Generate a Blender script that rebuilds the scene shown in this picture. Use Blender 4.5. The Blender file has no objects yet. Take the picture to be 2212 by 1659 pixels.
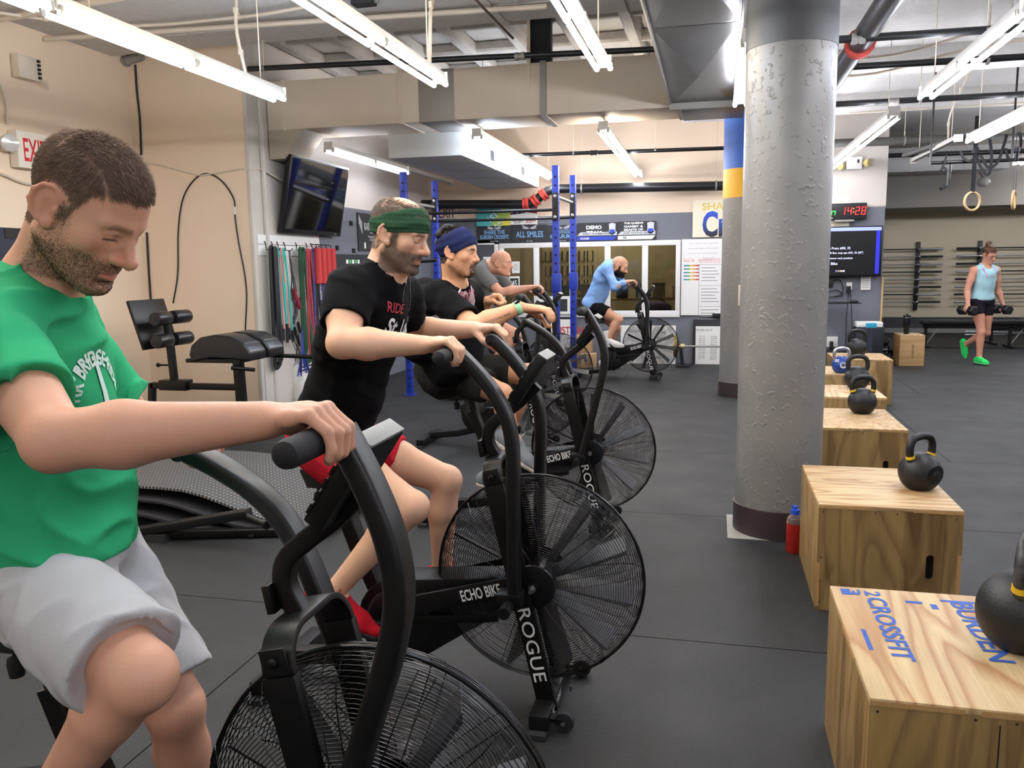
import bpy, bmesh, math, random
import numpy as np
from mathutils import Vector, Matrix
from mathutils.bvhtree import BVHTree
random.seed(7); RNG = np.random.default_rng(11)
C = bpy.context.scene.collection
sc = bpy.context.scene
rad = math.radians
# ------------------------------------------------ camera (calibrated from the room's vanishing points)
IMW, IMH, FPX, CAMH = 2212, 1659, 1789.57, 1.612
def _basis(yaw=0.23963293, pitch=0.14285206, roll=0.01468096):
    cz, sz = math.cos(yaw), math.sin(yaw)
    Rz = np.array([[cz, -sz, 0], [sz, cz, 0], [0, 0, 1]])
    fwd = np.array([0, math.cos(pitch), -math.sin(pitch)]); right = np.array([1, 0, 0.]); down = np.cross(fwd, right)
    c, s = math.cos(roll), math.sin(roll)
    return np.stack([Rz @ (c * right + s * down), Rz @ (-s * right + c * down), Rz @ fwd])
CB = _basis()
cd = bpy.data.cameras.new('camera'); cam = bpy.data.objects.new('camera', cd); C.objects.link(cam)
cd.sensor_width = 36; cd.lens = 36 * FPX / IMW; cd.clip_start = .05
cam.matrix_world = Matrix(((CB[0][0], -CB[1][0], -CB[2][0], 0), (CB[0][1], -CB[1][1], -CB[2][1], 0), (CB[0][2], -CB[1][2], -CB[2][2], CAMH), (0, 0, 0, 1)))
sc.camera = cam
# ------------------------------------------------ world and exposure
w = bpy.data.worlds.new('world'); sc.world = w; w.use_nodes = True
w.node_tree.nodes['Background'].inputs[0].default_value = (.8, .82, .85, 1)
w.node_tree.nodes['Background'].inputs[1].default_value = .05
vs = sc.view_settings; vs.view_transform = 'Standard'; vs.look = 'None'; vs.gamma = 1; vs.use_curve_mapping = False
vs.exposure = 0.0
TUBE_POWER = 60.0
try:
    sc.cycles.use_denoising = True; sc.cycles.max_bounces = 7; sc.cycles.diffuse_bounces = 4
    sc.cycles.glossy_bounces = 3; sc.cycles.transmission_bounces = 4; sc.cycles.sample_clamp_indirect = 6
    sc.cycles.caustics_reflective = False; sc.cycles.caustics_refractive = False
except Exception: pass
# ------------------------------------------------ where a sight line meets a plane of the room
def ray(px, py): return np.array([(px - IMW / 2) / FPX, (py - IMH / 2) / FPX, 1.]) @ CB
CO = np.array([0, 0, CAMH])
def onZ(px, py, z=0): d = ray(px, py); return CO + d * (z - CAMH) / d[2]
def onY(px, py, y): d = ray(px, py); return CO + d * y / d[1]
def onX(px, py, x): d = ray(px, py); return CO + d * x / d[0]
# ------------------------------------------------ materials
MATS = {}
def srgb(h):
    h = h.lstrip('#'); o = []
    for i in (0, 2, 4):
        v = int(h[i:i + 2], 16) / 255; o.append(v / 12.92 if v <= .04045 else ((v + .055) / 1.055) ** 2.4)
    return (*o, 1)
def sock(n, *names):
    for k in names:
        if k in n.inputs: return n.inputs[k]
def pm(name, col, rough=.5, metal=0., var=0., vs=8., bump=0., bs=60., spec=.5, col2=None, coat=0., emis=0., trans=0., ior=1.45, sss=0., attr=None, stretch=(1, 1, 1), sheen=0., detail=4., alpha=1.):
    if name in MATS: return MATS[name]
    m = bpy.data.materials.new(name); m.use_nodes = True; nt = m.node_tree; N = nt.nodes; L = nt.links
    b = N['Principled BSDF']; c = srgb(col) if isinstance(col, str) else (*col, 1)
    b.inputs['Base Color'].default_value = c; b.inputs['Roughness'].default_value = rough; b.inputs['Metallic'].default_value = metal
    s = sock(b, 'Specular IOR Level');  s.default_value = spec
    b.inputs['IOR'].default_value = ior
    if coat: b.inputs['Coat Weight'].default_value = coat; b.inputs['Coat Roughness'].default_value = .1
    if trans: b.inputs['Transmission Weight'].default_value = trans
    if sss: b.inputs['Subsurface Weight'].default_value = sss; b.inputs['Subsurface Radius'].default_value = (.012, .005, .003); b.inputs['Subsurface Scale'].default_value = 1.
    if sheen: b.inputs['Sheen Weight'].default_value = sheen
    if alpha < 1: b.inputs['Alpha'].default_value = alpha
    if emis: b.inputs['Emission Color'].default_value = c; b.inputs['Emission Strength'].default_value = emis
    tc = N.new('ShaderNodeTexCoord'); mp = N.new('ShaderNodeMapping'); L.new(tc.outputs['Object'], mp.inputs[0]); mp.inputs['Scale'].default_value = stretch
    csrc = None
    if attr:
        a = N.new('ShaderNodeAttribute'); a.attribute_name = attr; csrc = a.outputs['Color']
    if var or col2:
        nz = N.new('ShaderNodeTexNoise'); nz.inputs['Scale'].default_value = vs; nz.inputs['Detail'].default_value = detail; L.new(mp.outputs[0], nz.inputs['Vector'])
        mx = N.new('ShaderNodeMixRGB'); L.new(nz.outputs['Fac'], mx.inputs[0])
        c2 = srgb(col2) if col2 else None
        if csrc is not None:
            h1 = N.new('ShaderNodeMixRGB'); h1.blend_type = 'MULTIPLY'; h1.inputs[0].default_value = 1; L.new(csrc, h1.inputs[1]); h1.inputs[2].default_value = (1 - var, 1 - var, 1 - var, 1)
            L.new(h1.outputs[0], mx.inputs[1]); L.new(csrc, mx.inputs[2])
        else:
            mx.inputs[1].default_value = c2 if c2 else tuple(v * (1 - var) for v in c[:3]) + (1,)
            mx.inputs[2].default_value = c if c2 else tuple(min(1, v * (1 + var)) for v in c[:3]) + (1,)
            if c2:
                rp = N.new('ShaderNodeValToRGB'); rp.color_ramp.elements[0].position = .35; rp.color_ramp.elements[1].position = .65
                L.new(nz.outputs['Fac'], rp.inputs[0]); L.new(rp.outputs[0], mx.inputs[0])
        csrc = mx.outputs[0]
    if csrc is not None: L.new(csrc, b.inputs['Base Color'])
    if bump:
        n2 = N.new('ShaderNodeTexNoise'); n2.inputs['Scale'].default_value = bs; n2.inputs['Detail'].default_value = 3; L.new(mp.outputs[0], n2.inputs['Vector'])
        bp = N.new('ShaderNodeBump'); bp.inputs['Strength'].default_value = bump; bp.inputs['Distance'].default_value = .01
        L.new(n2.outputs['Fac'], bp.inputs['Height']); L.new(bp.outputs[0], b.inputs['Normal'])
    MATS[name] = m; return m
def plywood(name, light, dark, seed=0., axis=0, scale=1., stain=0.):
    if name in MATS: return MATS[name]
    m = bpy.data.materials.new(name); m.use_nodes = True; nt = m.node_tree; N = nt.nodes; L = nt.links; b = N['Principled BSDF']
    b.inputs['Roughness'].default_value = .55
    tc = N.new('ShaderNodeTexCoord'); mp = N.new('ShaderNodeMapping'); L.new(tc.outputs['Object'], mp.inputs[0])
    mp.inputs['Location'].default_value = (seed, seed * 1.7, seed * .6)
    st = [3.8 * scale] * 3; st[axis] = .55 * scale; mp.inputs['Scale'].default_value = st
    n1 = N.new('ShaderNodeTexNoise'); n1.inputs['Scale'].default_value = 1.3; n1.inputs['Detail'].default_value = 1.5; n1.inputs['Distortion'].default_value = .5; L.new(mp.outputs[0], n1.inputs['Vector'])
    mu = N.new('ShaderNodeMath'); mu.operation = 'MULTIPLY'; mu.inputs[1].default_value = 8.; L.new(n1.outputs['Fac'], mu.inputs[0])
    fr = N.new('ShaderNodeMath'); fr.operation = 'FRACT'; L.new(mu.outputs[0], fr.inputs[0])
    rp = N.new('ShaderNodeValToRGB'); e = rp.color_ramp.elements
    e[0].position = 0; e[0].color = srgb(dark); e[1].position = .5; e[1].color = srgb(light)
    k = e.new(.85); k.color = tuple(.75 * a + .25 * d for a, d in zip(srgb(light), srgb(dark))); k = e.new(1.); k.color = srgb(dark)
    L.new(fr.outputs[0], rp.inputs[0])
    n2 = N.new('ShaderNodeTexNoise'); n2.inputs['Scale'].default_value = 14; n2.inputs['Detail'].default_value = 5; L.new(mp.outputs[0], n2.inputs['Vector'])
    mp2 = N.new('ShaderNodeMapping'); L.new(tc.outputs['Object'], mp2.inputs[0]); s2 = [130.] * 3; s2[axis] = 6.; mp2.inputs['Scale'].default_value = s2
    n3 = N.new('ShaderNodeTexNoise'); n3.inputs['Scale'].default_value = 1.; n3.inputs['Detail'].default_value = 2; L.new(mp2.outputs[0], n3.inputs['Vector'])
    m1 = N.new('ShaderNodeMixRGB'); m1.blend_type = 'MULTIPLY'; m1.inputs[0].default_value = .35; L.new(rp.outputs[0], m1.inputs[1]); L.new(n3.outputs['Fac'], m1.inputs[2])
    r2 = N.new('ShaderNodeValToRGB'); r2.color_ramp.elements[0].position = .3; r2.color_ramp.elements[0].color = (.55, .5, .45, 1); r2.color_ramp.elements[1].position = .6; r2.color_ramp.elements[1].color = (1, 1, 1, 1)
    n4 = N.new('ShaderNodeTexNoise'); n4.inputs['Scale'].default_value = 2.2; n4.inputs['Detail'].default_value = 6; L.new(mp.outputs[0], n4.inputs['Vector']); L.new(n4.outputs['Fac'], r2.inputs[0])
    m2 = N.new('ShaderNodeMixRGB'); m2.blend_type = 'MULTIPLY'; m2.inputs[0].default_value = .45; L.new(m1.outputs[0], m2.inputs[1]); L.new(r2.outputs[0], m2.inputs[2])
    if stain:   # dirt drips running down the panel
        mp3 = N.new('ShaderNodeMapping'); L.new(tc.outputs['Object'], mp3.inputs[0]); mp3.inputs['Scale'].default_value = (9, 9, 1.6); mp3.inputs['Location'].default_value = (seed * 3, seed, 0)
        n6 = N.new('ShaderNodeTexNoise'); n6.inputs['Scale'].default_value = 1.; n6.inputs['Detail'].default_value = 5; n6.inputs['Distortion'].default_value = .6; L.new(mp3.outputs[0], n6.inputs['Vector'])
        r6 = N.new('ShaderNodeValToRGB'); r6.color_ramp.elements[0].position = .52; r6.color_ramp.elements[0].color = (1, 1, 1, 1); r6.color_ramp.elements[1].position = .64; r6.color_ramp.elements[1].color = (.5, .42, .33, 1); L.new(n6.outputs['Fac'], r6.inputs[0])
        m6 = N.new('ShaderNodeMixRGB'); m6.blend_type = 'MULTIPLY'; m6.inputs[0].default_value = stain; L.new(m2.outputs[0], m6.inputs[1]); L.new(r6.outputs[0], m6.inputs[2]); m2 = m6
    L.new(m2.outputs[0], b.inputs['Base Color'])
    bp = N.new('ShaderNodeBump'); bp.inputs['Strength'].default_value = .25; bp.inputs['Distance'].default_value = .004; L.new(n3.outputs['Fac'], bp.inputs['Height']); L.new(bp.outputs[0], b.inputs['Normal'])
    MATS[name] = m; return m
# ------------------------------------------------ mesh builder
def frame_from(t, up=(0, 0, 1)):
    t = Vector(t).normalized(); u = Vector(up)
    if abs(t.dot(u)) > .98: u = Vector((1, 0, 0)) if abs(t.x) < .9 else Vector((0, 1, 0))
    s = t.cross(u).normalized(); u = s.cross(t).normalized(); return t, s, u
class MB:
    def __init__(s): s.v = []; s.f = []
    def add(s, vs, fs):
        o = len(s.v); s.v.extend([tuple(map(float, p)) for p in vs]); s.f.extend([tuple(i + o for i in q) for q in fs]); return s
    def box(s, x0, x1, y0, y1, z0, z1):
        return s.add([(x0, y0, z0), (x1, y0, z0), (x1, y1, z0), (x0, y1, z0), (x0, y0, z1), (x1, y0, z1), (x1, y1, z1), (x0, y1, z1)],
                     [(0, 3, 2, 1), (4, 5, 6, 7), (0, 1, 5, 4), (1, 2, 6, 5), (2, 3, 7, 6), (3, 0, 4, 7)])
    def obox(s, c, size, ax=(1, 0, 0), up=(0, 0, 1)):
        t, sd, u = frame_from(ax, up); c = Vector(c); a, b, d = [q / 2 for q in size]
        vs = [c + t * x * a + sd * y * b + u * z * d for x, y, z in ((-1, 1, -1), (1, 1, -1), (1, -1, -1), (-1, -1, -1), (-1, 1, 1), (1, 1, 1), (1, -1, 1), (-1, -1, 1))]
        return s.add(vs, [(0, 3, 2, 1), (4, 5, 6, 7), (0, 1, 5, 4), (1, 2, 6, 5), (2, 3, 7, 6), (3, 0, 4, 7)])
    def sweep(s, path, prof, closed=False, up=None, scale=None, cap=True):
        """prof: 2-D points (side, up) swept along path with parallel-transport frames"""
        P = [Vector(p) for p in path]; n = len(P); m = len(prof); T = []
        for i in range(n):
            if closed: t = P[(i + 1) % n] - P[i - 1]
            else: t = P[min(i + 1, n - 1)] - P[max(i - 1, 0)]
            T.append(t.normalized())
        _, sd, u = frame_from(T[0], up or (0, 0, 1)); vs = []
        for i in range(n):
            if i:
                if up: _, sd, u = frame_from(T[i], up)
                else:
                    u = (u - T[i] * u.dot(T[i])).normalized(); sd = T[i].cross(u).normalized()
            k = 1 if scale is None else scale[i]
            vs += [P[i] + sd * a * k + u * b * k for a, b in prof]
        fs = []
        for i in range(n if closed else n - 1):
            j = (i + 1) % n
            fs += [(i * m + q, i * m + (q + 1) % m, j * m + (q + 1) % m, j * m + q) for q in range(m)]
        if cap and not closed: fs += [tuple(range(m))[::-1], tuple((n - 1) * m + q for q in range(m))]
        return s.add(vs, fs)
    def tube(s, path, r, n=8, closed=False, up=None, cap=True):
        sc_ = None
        if isinstance(r, (list, tuple)): sc_ = [q for q in r]; r = 1
        return s.sweep(path, [(r * math.cos(2 * math.pi * k / n), r * math.sin(2 * math.pi * k / n)) for k in range(n)], closed, up, sc_, cap)
    def cyl(s, a, b, r, r2=None, n=16):
        return s.tube([a, b], [r, r if r2 is None else r2], n)
    def lathe(s, prof, c=(0, 0, 0), ax=(0, 0, 1), n=24, cap=True):
        t, sd, u = frame_from(ax); c = Vector(c); vs = []; m = len(prof)
        for r, h in prof:
            vs += [c + t * h + (sd * math.cos(2 * math.pi * k / n) + u * math.sin(2 * math.pi * k / n)) * max(r, 1e-5) for k in range(n)]
        fs = [(i * n + k, i * n + (k + 1) % n, (i + 1) * n + (k + 1) % n, (i + 1) * n + k) for i in range(m - 1) for k in range(n)]
        if cap: fs += [tuple(range(n))[::-1], tuple((m - 1) * n + k for k in range(n))]
        return s.add(vs, fs)
    def prism(s, poly, o, ex, ey, ez, h):
        """poly in (ex, ey) coordinates about o, extruded by h along ez"""
        o, ex, ey, ez = map(Vector, (o, ex, ey, ez)); n = len(poly)
        vs = [o + ex * a + ey * b for a, b in poly] + [o + ex * a + ey * b + ez * h for a, b in poly]
        return s.add(vs, [tuple(range(n))[::-1], tuple(range(n, 2 * n))] + [(i, (i + 1) % n, n + (i + 1) % n, n + i) for i in range(n)])
    def ell(s, c, r, n=16, m=10, ax=None):
        vs = []; fs = []; c = Vector(c)
        if ax is None: t, sd, u = Vector((1, 0, 0)), Vector((0, 1, 0)), Vector((0, 0, 1))
        else: t, sd, u = frame_from(ax)
        for i in range(m + 1):
            a = math.pi * i / m
            for k in range(n):
                b = 2 * math.pi * k / n
                vs.append(c + t * r[0] * math.sin(a) * math.cos(b) + sd * r[1] * math.sin(a) * math.sin(b) + u * r[2] * math.cos(a))
        for i in range(m):
            for k in range(n): fs.append((i * n + k, (i + 1) * n + k, (i + 1) * n + (k + 1) % n, i * n + (k + 1) % n))
        return s.add(vs, fs)
    def mesh(s, name, bevel=0, seg=2, smooth=38, merge=True):
        me = bpy.data.meshes.new(name); me.from_pydata(s.v, [], s.f); me.update()
        bm = bmesh.new(); bm.from_mesh(me)
        if merge: bmesh.ops.remove_doubles(bm, verts=bm.verts, dist=1e-5)
        bmesh.ops.recalc_face_normals(bm, faces=bm.faces)
        if bevel:
            ed = [e for e in bm.edges if len(e.link_faces) == 2 and e.calc_face_angle(0) > rad(28)]
            bmesh.ops.bevel(bm, geom=ed, offset=bevel, segments=seg, affect='EDGES', profile=.6, clamp_overlap=True)
        bm.to_mesh(me); bm.free()
        if smooth:
            me.polygons.foreach_set('use_smooth', [True] * len(me.polygons))
            try: me.set_sharp_from_angle(angle=rad(smooth))
            except Exception: pass
        return me
    def build(s, name, m, parent=None, loc=(0, 0, 0), bevel=0, seg=2, smooth=38, **kw):
        me = s.mesh(name, bevel, seg, smooth); me.materials.append(m)
        return link(name, me, parent, loc, **kw)
def link(name, me, parent=None, loc=(0, 0, 0), label=None, cat=None, group=None, kind=None, rot=None):
    o = bpy.data.objects.new(name, me); C.objects.link(o); o.location = loc
    if rot: o.rotation_euler = rot
    if parent is not None: o.parent = parent
    if label: o['label'] = label
    if cat: o['category'] = cat
    if group: o['group'] = group
    if kind: o['kind'] = kind
    return o
def thing(name, label, cat, loc=(0, 0, 0), rz=0, group=None, kind=None):
    return link(name, None, None, loc, label, cat, group, kind, (0, 0, rz))
def copy_tree(o, parent=None):
    c = o.copy(); C.objects.link(c)
    if parent is not None: c.parent = parent
    for ch in list(o.children): copy_tree(ch, c)
    return c
def rrect(wd, ht, r, n=4):
    p = []
    for cx, cy, a0 in ((wd / 2 - r, ht / 2 - r, 0), (-wd / 2 + r, ht / 2 - r, 90), (-wd / 2 + r, -ht / 2 + r, 180), (wd / 2 - r, -ht / 2 + r, 270)):
        for k in range(n + 1):
            a = rad(a0 + 90 * k / n); p.append((cx + r * math.cos(a), cy + r * math.sin(a)))
    return p
def arc(c, r, a0, a1, n, ex=(1, 0, 0), ey=(0, 0, 1)):
    c, ex, ey = Vector(c), Vector(ex), Vector(ey)
    return [c + ex * r * math.cos(rad(a0 + (a1 - a0) * k / n)) + ey * r * math.sin(rad(a0 + (a1 - a0) * k / n)) for k in range(n + 1)]
def spline(pts, n=6):
    """Catmull-Rom through points"""
    P = [np.array(p, float) for p in pts]; P = [2 * P[0] - P[1]] + P + [2 * P[-1] - P[-2]]; out = []
    for i in range(1, len(P) - 2):
        for k in range(n):
            t = k / n; a, b, c_, d = P[i - 1], P[i], P[i + 1], P[i + 2]
            out.append(.5 * (2 * b + (c_ - a) * t + (2 * a - 5 * b + 4 * c_ - d) * t * t + (3 * b - a - 3 * c_ + d) * t ** 3))
    out.append(P[-2]); return [tuple(p) for p in out]
# ------------------------------------------------ lettering
def text_mesh(s, size=1., offset=0., extrude=0., align='CENTER', res=3, space=1., shear=0., lines=1.):
    cu = bpy.data.curves.new('t', 'FONT'); cu.body = s; cu.size = size; cu.offset = offset; cu.extrude = extrude; cu.align_x = align; cu.align_y = 'CENTER'
    cu.resolution_u = res; cu.space_character = space; cu.shear = shear; cu.space_line = lines
    ob = bpy.data.objects.new('t', cu); me = bpy.data.meshes.new_from_object(ob)
    bpy.data.objects.remove(ob); bpy.data.curves.remove(cu); return me
def letter(s, m, o, ex, ey, w=None, h=None, parent=None, offset=0., name='lettering', align='CENTER', lift=.0008, space=1., shear=0., thick=.0006, res=3, lines=1.):
    """flat lettering at o: ex reading direction, ey up; fitted to width w and/or height h"""
    me = text_mesh(s, 1., offset, 0, align, res, space, shear, lines); n = len(me.vertices); a = np.empty(n * 3); me.vertices.foreach_get('co', a); a = a.reshape(-1, 3)
    if not n: return None
    lo, hi = a.min(0), a.max(0); kx = ky = 1
    if w: kx = w / (hi[0] - lo[0])
    if h: ky = h / (hi[1] - lo[1])
    if not w: kx = ky
    if not h: ky = kx
    cx = (lo[0] + hi[0]) / 2 if align == 'CENTER' else (lo[0] if align == 'LEFT' else hi[0])
    cy = (lo[1] + hi[1]) / 2
    o, ex, ey = Vector(o), Vector(ex).normalized(), Vector(ey).normalized(); ez = ex.cross(ey)
    co = [o + ex * ((p[0] - cx) * kx) + ey * ((p[1] - cy) * ky) + ez * lift for p in a]
    me.vertices.foreach_set('co', [q for p in co for q in p]); me.name = name; me.materials.clear(); me.materials.append(m); me.update()
    return link(name, me, parent)
def merge_meshes(objs, name, parent=None, **kw):
    """joins several freshly made mesh objects that are one print into one"""
    bm = bmesh.new(); mats = []
    for o in objs:
        if o is None: continue
        k = len(bm.faces); bm.from_mesh(o.data); mt = o.data.materials[0]
        if mt not in mats: mats.append(mt)
        bm.faces.ensure_lookup_table()
        for f in bm.faces[k:]: f.material_index = mats.index(mt)
        bpy.data.objects.remove(o)
    me = bpy.data.meshes.new(name); bm.to_mesh(me); bm.free()
    for mt in mats: me.materials.append(mt)
    return link(name, me, parent, **kw)
# ================================================================== THE ROOM
M_cream = pm('cream_paint', '#e9d2b8', .75, var=.03, vs=1.5, bump=.06, bs=25)
M_white = pm('white_paint', '#cfc7be', .7, var=.03, vs=1.5, bump=.06, bs=25)
M_grey = pm('grey_paint', '#6b6e76', .65, var=.06, vs=1.2, bump=.05, bs=25)
M_far = pm('far_wall_paint', '#d6caae', .75, var=.05, vs=1.2, bump=.05, bs=20)
M_dirt = pm('chipped_paint', '#c9c3b8', .75, var=.12, vs=5, bump=.3, bs=30)
M_ceil = pm('popcorn_ceiling', '#cfccc8', .85, var=.1, vs=14, bump=.9, bs=90)
M_ceil2 = pm('coffer_ceiling', '#b5b0aa', .6, var=.15, vs=12, bump=.9, bs=70)
M_black = pm('black_metal', '#141416', .42, var=.15, vs=20, spec=.45)
M_blk2 = pm('black_pipe', '#1b1b1d', .38, var=.25, vs=6)
M_dark = pm('dark_rubber', '#232326', .7, var=.15, vs=30, bump=.2, bs=120)
M_galv = pm('galvanised_sheet', '#9a9690', .5, .35, var=.08, vs=4)
M_ductp = pm('painted_duct', '#e2d4c2', .55, var=.05, vs=3)
M_ductw = pm('white_duct', '#d9d9d6', .5, var=.04, vs=3)
M_ductb = pm('dark_duct', '#4a4a4c', .36, .55, var=.25, vs=5, bump=.15, bs=6)
M_trim = pm('white_trim', '#e8e6e2', .5, var=.03)
M_steel = pm('steel', '#a9a9ab', .3, .9)
M_red = pm('red_coupling', '#a3342a', .5, var=.2, vs=15)
M_cond = pm('painted_conduit', '#d8cbb9', .6, var=.06, vs=6)
# floor: dark slab with rubber mats laid on it
def rubber_mat():
    m = bpy.data.materials.new('rubber_mat'); m.use_nodes = True; nt = m.node_tree; N = nt.nodes; L = nt.links; b = N['Principled BSDF']
    tc = N.new('ShaderNodeTexCoord'); g = N.new('ShaderNodeNewGeometry')
    n1 = N.new('ShaderNodeTexNoise'); n1.inputs['Scale'].default_value = 1.1; n1.inputs['Detail'].default_value = 5; L.new(g.outputs['Position'], n1.inputs['Vector'])
    r = N.new('ShaderNodeValToRGB'); r.color_ramp.elements[0].position = .3; r.color_ramp.elements[0].color = (.0105, .0108, .0112, 1); r.color_ramp.elements[1].position = .7; r.color_ramp.elements[1].color = (.020, .0202, .0208, 1)
    L.new(n1.outputs['Fac'], r.inputs[0])
    v = N.new('ShaderNodeTexVoronoi'); v.inputs['Scale'].default_value = 9; L.new(g.outputs['Position'], v.inputs['Vector'])
    sp = N.new('ShaderNodeMath'); sp.operation = 'LESS_THAN'; sp.inputs[1].default_value = .022; L.new(v.outputs['Distance'], sp.inputs[0])
    n5 = N.new('ShaderNodeTexNoise'); n5.inputs['Scale'].default_value = 2.7; L.new(g.outputs['Position'], n5.inputs['Vector'])
    gt = N.new('ShaderNodeMath'); gt.operation = 'GREATER_THAN'; gt.inputs[1].default_value = .58; L.new(n5.outputs['Fac'], gt.inputs[0])
    mm = N.new('ShaderNodeMath'); mm.operation = 'MULTIPLY'; L.new(sp.outputs[0], mm.inputs[0]); L.new(gt.outputs[0], mm.inputs[1])
    mx = N.new('ShaderNodeMixRGB'); L.new(mm.outputs[0], mx.inputs[0]); L.new(r.outputs[0], mx.inputs[1]); mx.inputs[2].default_value = (.3, .3, .3, 1)
    L.new(mx.outputs[0], b.inputs['Base Color']); sock(b, 'Specular IOR Level').default_value = .4
    n2 = N.new('ShaderNodeTexNoise'); n2.inputs['Scale'].default_value = 3; n2.inputs['Detail'].default_value = 4; L.new(g.outputs['Position'], n2.inputs['Vector'])
    mr = N.new('ShaderNodeMapRange'); mr.inputs[3].default_value = .5; mr.inputs[4].default_value = .7; L.new(n2.outputs['Fac'], mr.inputs[0]); L.new(mr.outputs[0], b.inputs['Roughness'])
    wv = N.new('ShaderNodeTexNoise'); wv.inputs['Scale'].default_value = 75; wv.inputs['Detail'].default_value = 1; wv.inputs['Distortion'].default_value = 1.2; L.new(g.outputs['Position'], wv.inputs['Vector'])
    bp = N.new('ShaderNodeBump'); bp.inputs['Strength'].default_value = .4; bp.inputs['Distance'].default_value = .006; L.new(wv.outputs['Fac'], bp.inputs['Height']); L.new(bp.outputs[0], b.inputs['Normal'])
    return m
M_mat = rubber_mat()
fl = MB().box(-7, 11, -5.5, 20.2, -.2, -.004).build('floor', pm('slab', '#0c0c0d', .9), kind='structure')
yrows = [-5.4, -3.86, -2.03, -.2, 1.62, 3.45, 5.28, 7.11, 8.94, 10.77, 12.6, 14.43, 16.26, 18.1, 20.1]
off = [0, .9, 0, .6, -.05, -.05, .6, .01, .01, .58, .58, .01, .4, 0]
for j in range(len(yrows) - 1):
    x = -7 + (off[j] % 1.83) - 1.83 + .0
    xs = [-6.98] + [q for q in [-1.79 + off[j] - 3.66 + 3.65 * k for k in range(6)] if -6.9 < q < 10.9] + [10.98]
    for i in range(len(xs) - 1):
        MB().box(xs[i] + .003, xs[i + 1] - .003, yrows[j] + .003, yrows[j + 1] - .003, -.03, 0).build('floor_mat', M_mat, fl, smooth=0)
# walls
def wall(name, m, x0, x1, y0, y1, z0, z1): return MB().box(x0, x1, y0, y1, z0, z1).build(name, m, kind='structure', smooth=0)
ZC = 3.8
wall('wall_left', M_cream, -6.28, -6.08, -5.4, 8.0, 0, 4.2)
wall('wall_left_return', M_cream, -6.08, -4.75, 7.95, 8.15, 0, 4.2)
wl = wall('wall_left_rear', M_white, -4.9, -4.715, 8.15, 13.53, 0, 4.2)
MB().box(-4.715, -4.7, 9.45, 13.53, .0, 2.388).build('wall_panel', M_grey, wl, smooth=0)
MB().box(-4.75, -4.708, 7.94, 8.15, 0, 4.2).build('trim_left', M_dirt, kind='structure', bevel=.008)
tp = MB(); tp.tube([(-4.70, 8.19, 0), (-4.70, 8.19, 3.5)], .03, 8); tp.build('trim_pipe_chase', M_dirt, kind='structure')
wb = MB()   # back wall around the window opening, painted grey below and cream above
WX0, WX1, WZ0, WZ1, YB = -3.45, -.57, .79, 1.93, 13.53
wb.box(-4.9, WX0, YB, YB + .2, 0, 2.388).box(WX1, 2.45, YB, YB + .2, 0, 2.388).box(WX0, WX1, YB, YB + .2, 0, WZ0).box(WX0, WX1, YB, YB + .2, WZ1, 2.388)
wb = wb.build('wall_back', M_grey, kind='structure', smooth=0)
MB().box(-4.9, 2.45, YB, YB + .2, 2.388, 4.2).build('upper_wall', M_cream, wb, smooth=0)
MB().box(1.2, 2.455, YB - .012, YB, 2.40, 4.2).build('upper_panel', M_white, wb, smooth=0)
MB().box(2.45, 2.475, YB - .02, YB + .35, 0, 1.35).build('corner_board', pm('pine', '#c8a878', .6, var=.1), wb, smooth=0)
wall('wall_side_passage', M_grey, 2.25, 2.45, YB + .2, 19.9, 0, 4.2)
wall('wall_far', M_far, 2.2, 11, 19.9, 20.1, 0, 4.2)
wall('wall_right', M_white, 10.8, 11, -5.4, 20.1, 0, 4.2)
wall('wall_near', M_white, -6.28, 11, -5.6, -5.4, 0, 4.2)
MB().box(2.45, 10.8, 19.86, 19.9, .1, .34).build('baseboard_far', pm('dark_base', '#3b3b40', .5), kind='structure', smooth=0)
MB().box(2.45, 10.8, 19.84, 19.9, 0, .1).build('trim_far', pm('concrete_strip', '#8f8d88', .8, var=.1), kind='structure', smooth=0)
MB().box(-.3, 2.45, YB - .015, YB, 0, .25).build('baseboard_back', pm('dark_base', '#3b3b40', .5), kind='structure', smooth=0)
# the storage room seen through the back window
st = wall('wall_store', pm('store_paint', '#a89d78', .8, var=.1), -4.9, .6, 16.2, 16.4, 0, 3)
wall('wall_store_left', MATS['store_paint'], -4.9, -4.7, YB + .2, 16.2, 0, 3)
wall('wall_store_right', MATS['store_paint'], .4, .6, YB + .2, 16.2, 0, 3)
wall('ceiling_store', MATS['store_paint'], -4.9, .6, YB + .2, 16.4, 2.9, 3.0)
# ceiling: textured slab, coffers over the back left
ce = wall('ceiling', M_ceil, -6.28, 11, -5.6, 7.7, ZC, 4.3)
wall('ceiling_right', M_ceil, -.55, 11, 7.7, 20.1, ZC, 4.3)
cc = wall('ceiling_coffered', M_ceil2, -6.28, -.55, 7.7, 13.8, 4.12, 4.3)
for k in range(9): MB().box(-5.3 + k * .62, -5.15 + k * .62, 7.7, 13.6, 3.98, 4.13).build('rib', M_ceil2, cc, bevel=.03, seg=1)
for k in range(6): MB().box(-6.2, -.55, 8.5 + k * .95, 8.62 + k * .95, 4.0, 4.13).build('rib', M_ceil2, cc, bevel=.03, seg=1)
for k in range(4): MB().box(-6.0, -.6, 1.5 + k * 1.9, 1.52 + k * 1.9, ZC - .012, ZC + .01).build('seam', M_ceil, ce, smooth=0)
for k in range(5): MB().box(-1.9 + k * 1.1, -1.88 + k * 1.1, 5.2, 7.7, ZC - .01, ZC + .01).build('seam', M_ceil, ce, smooth=0)
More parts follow.
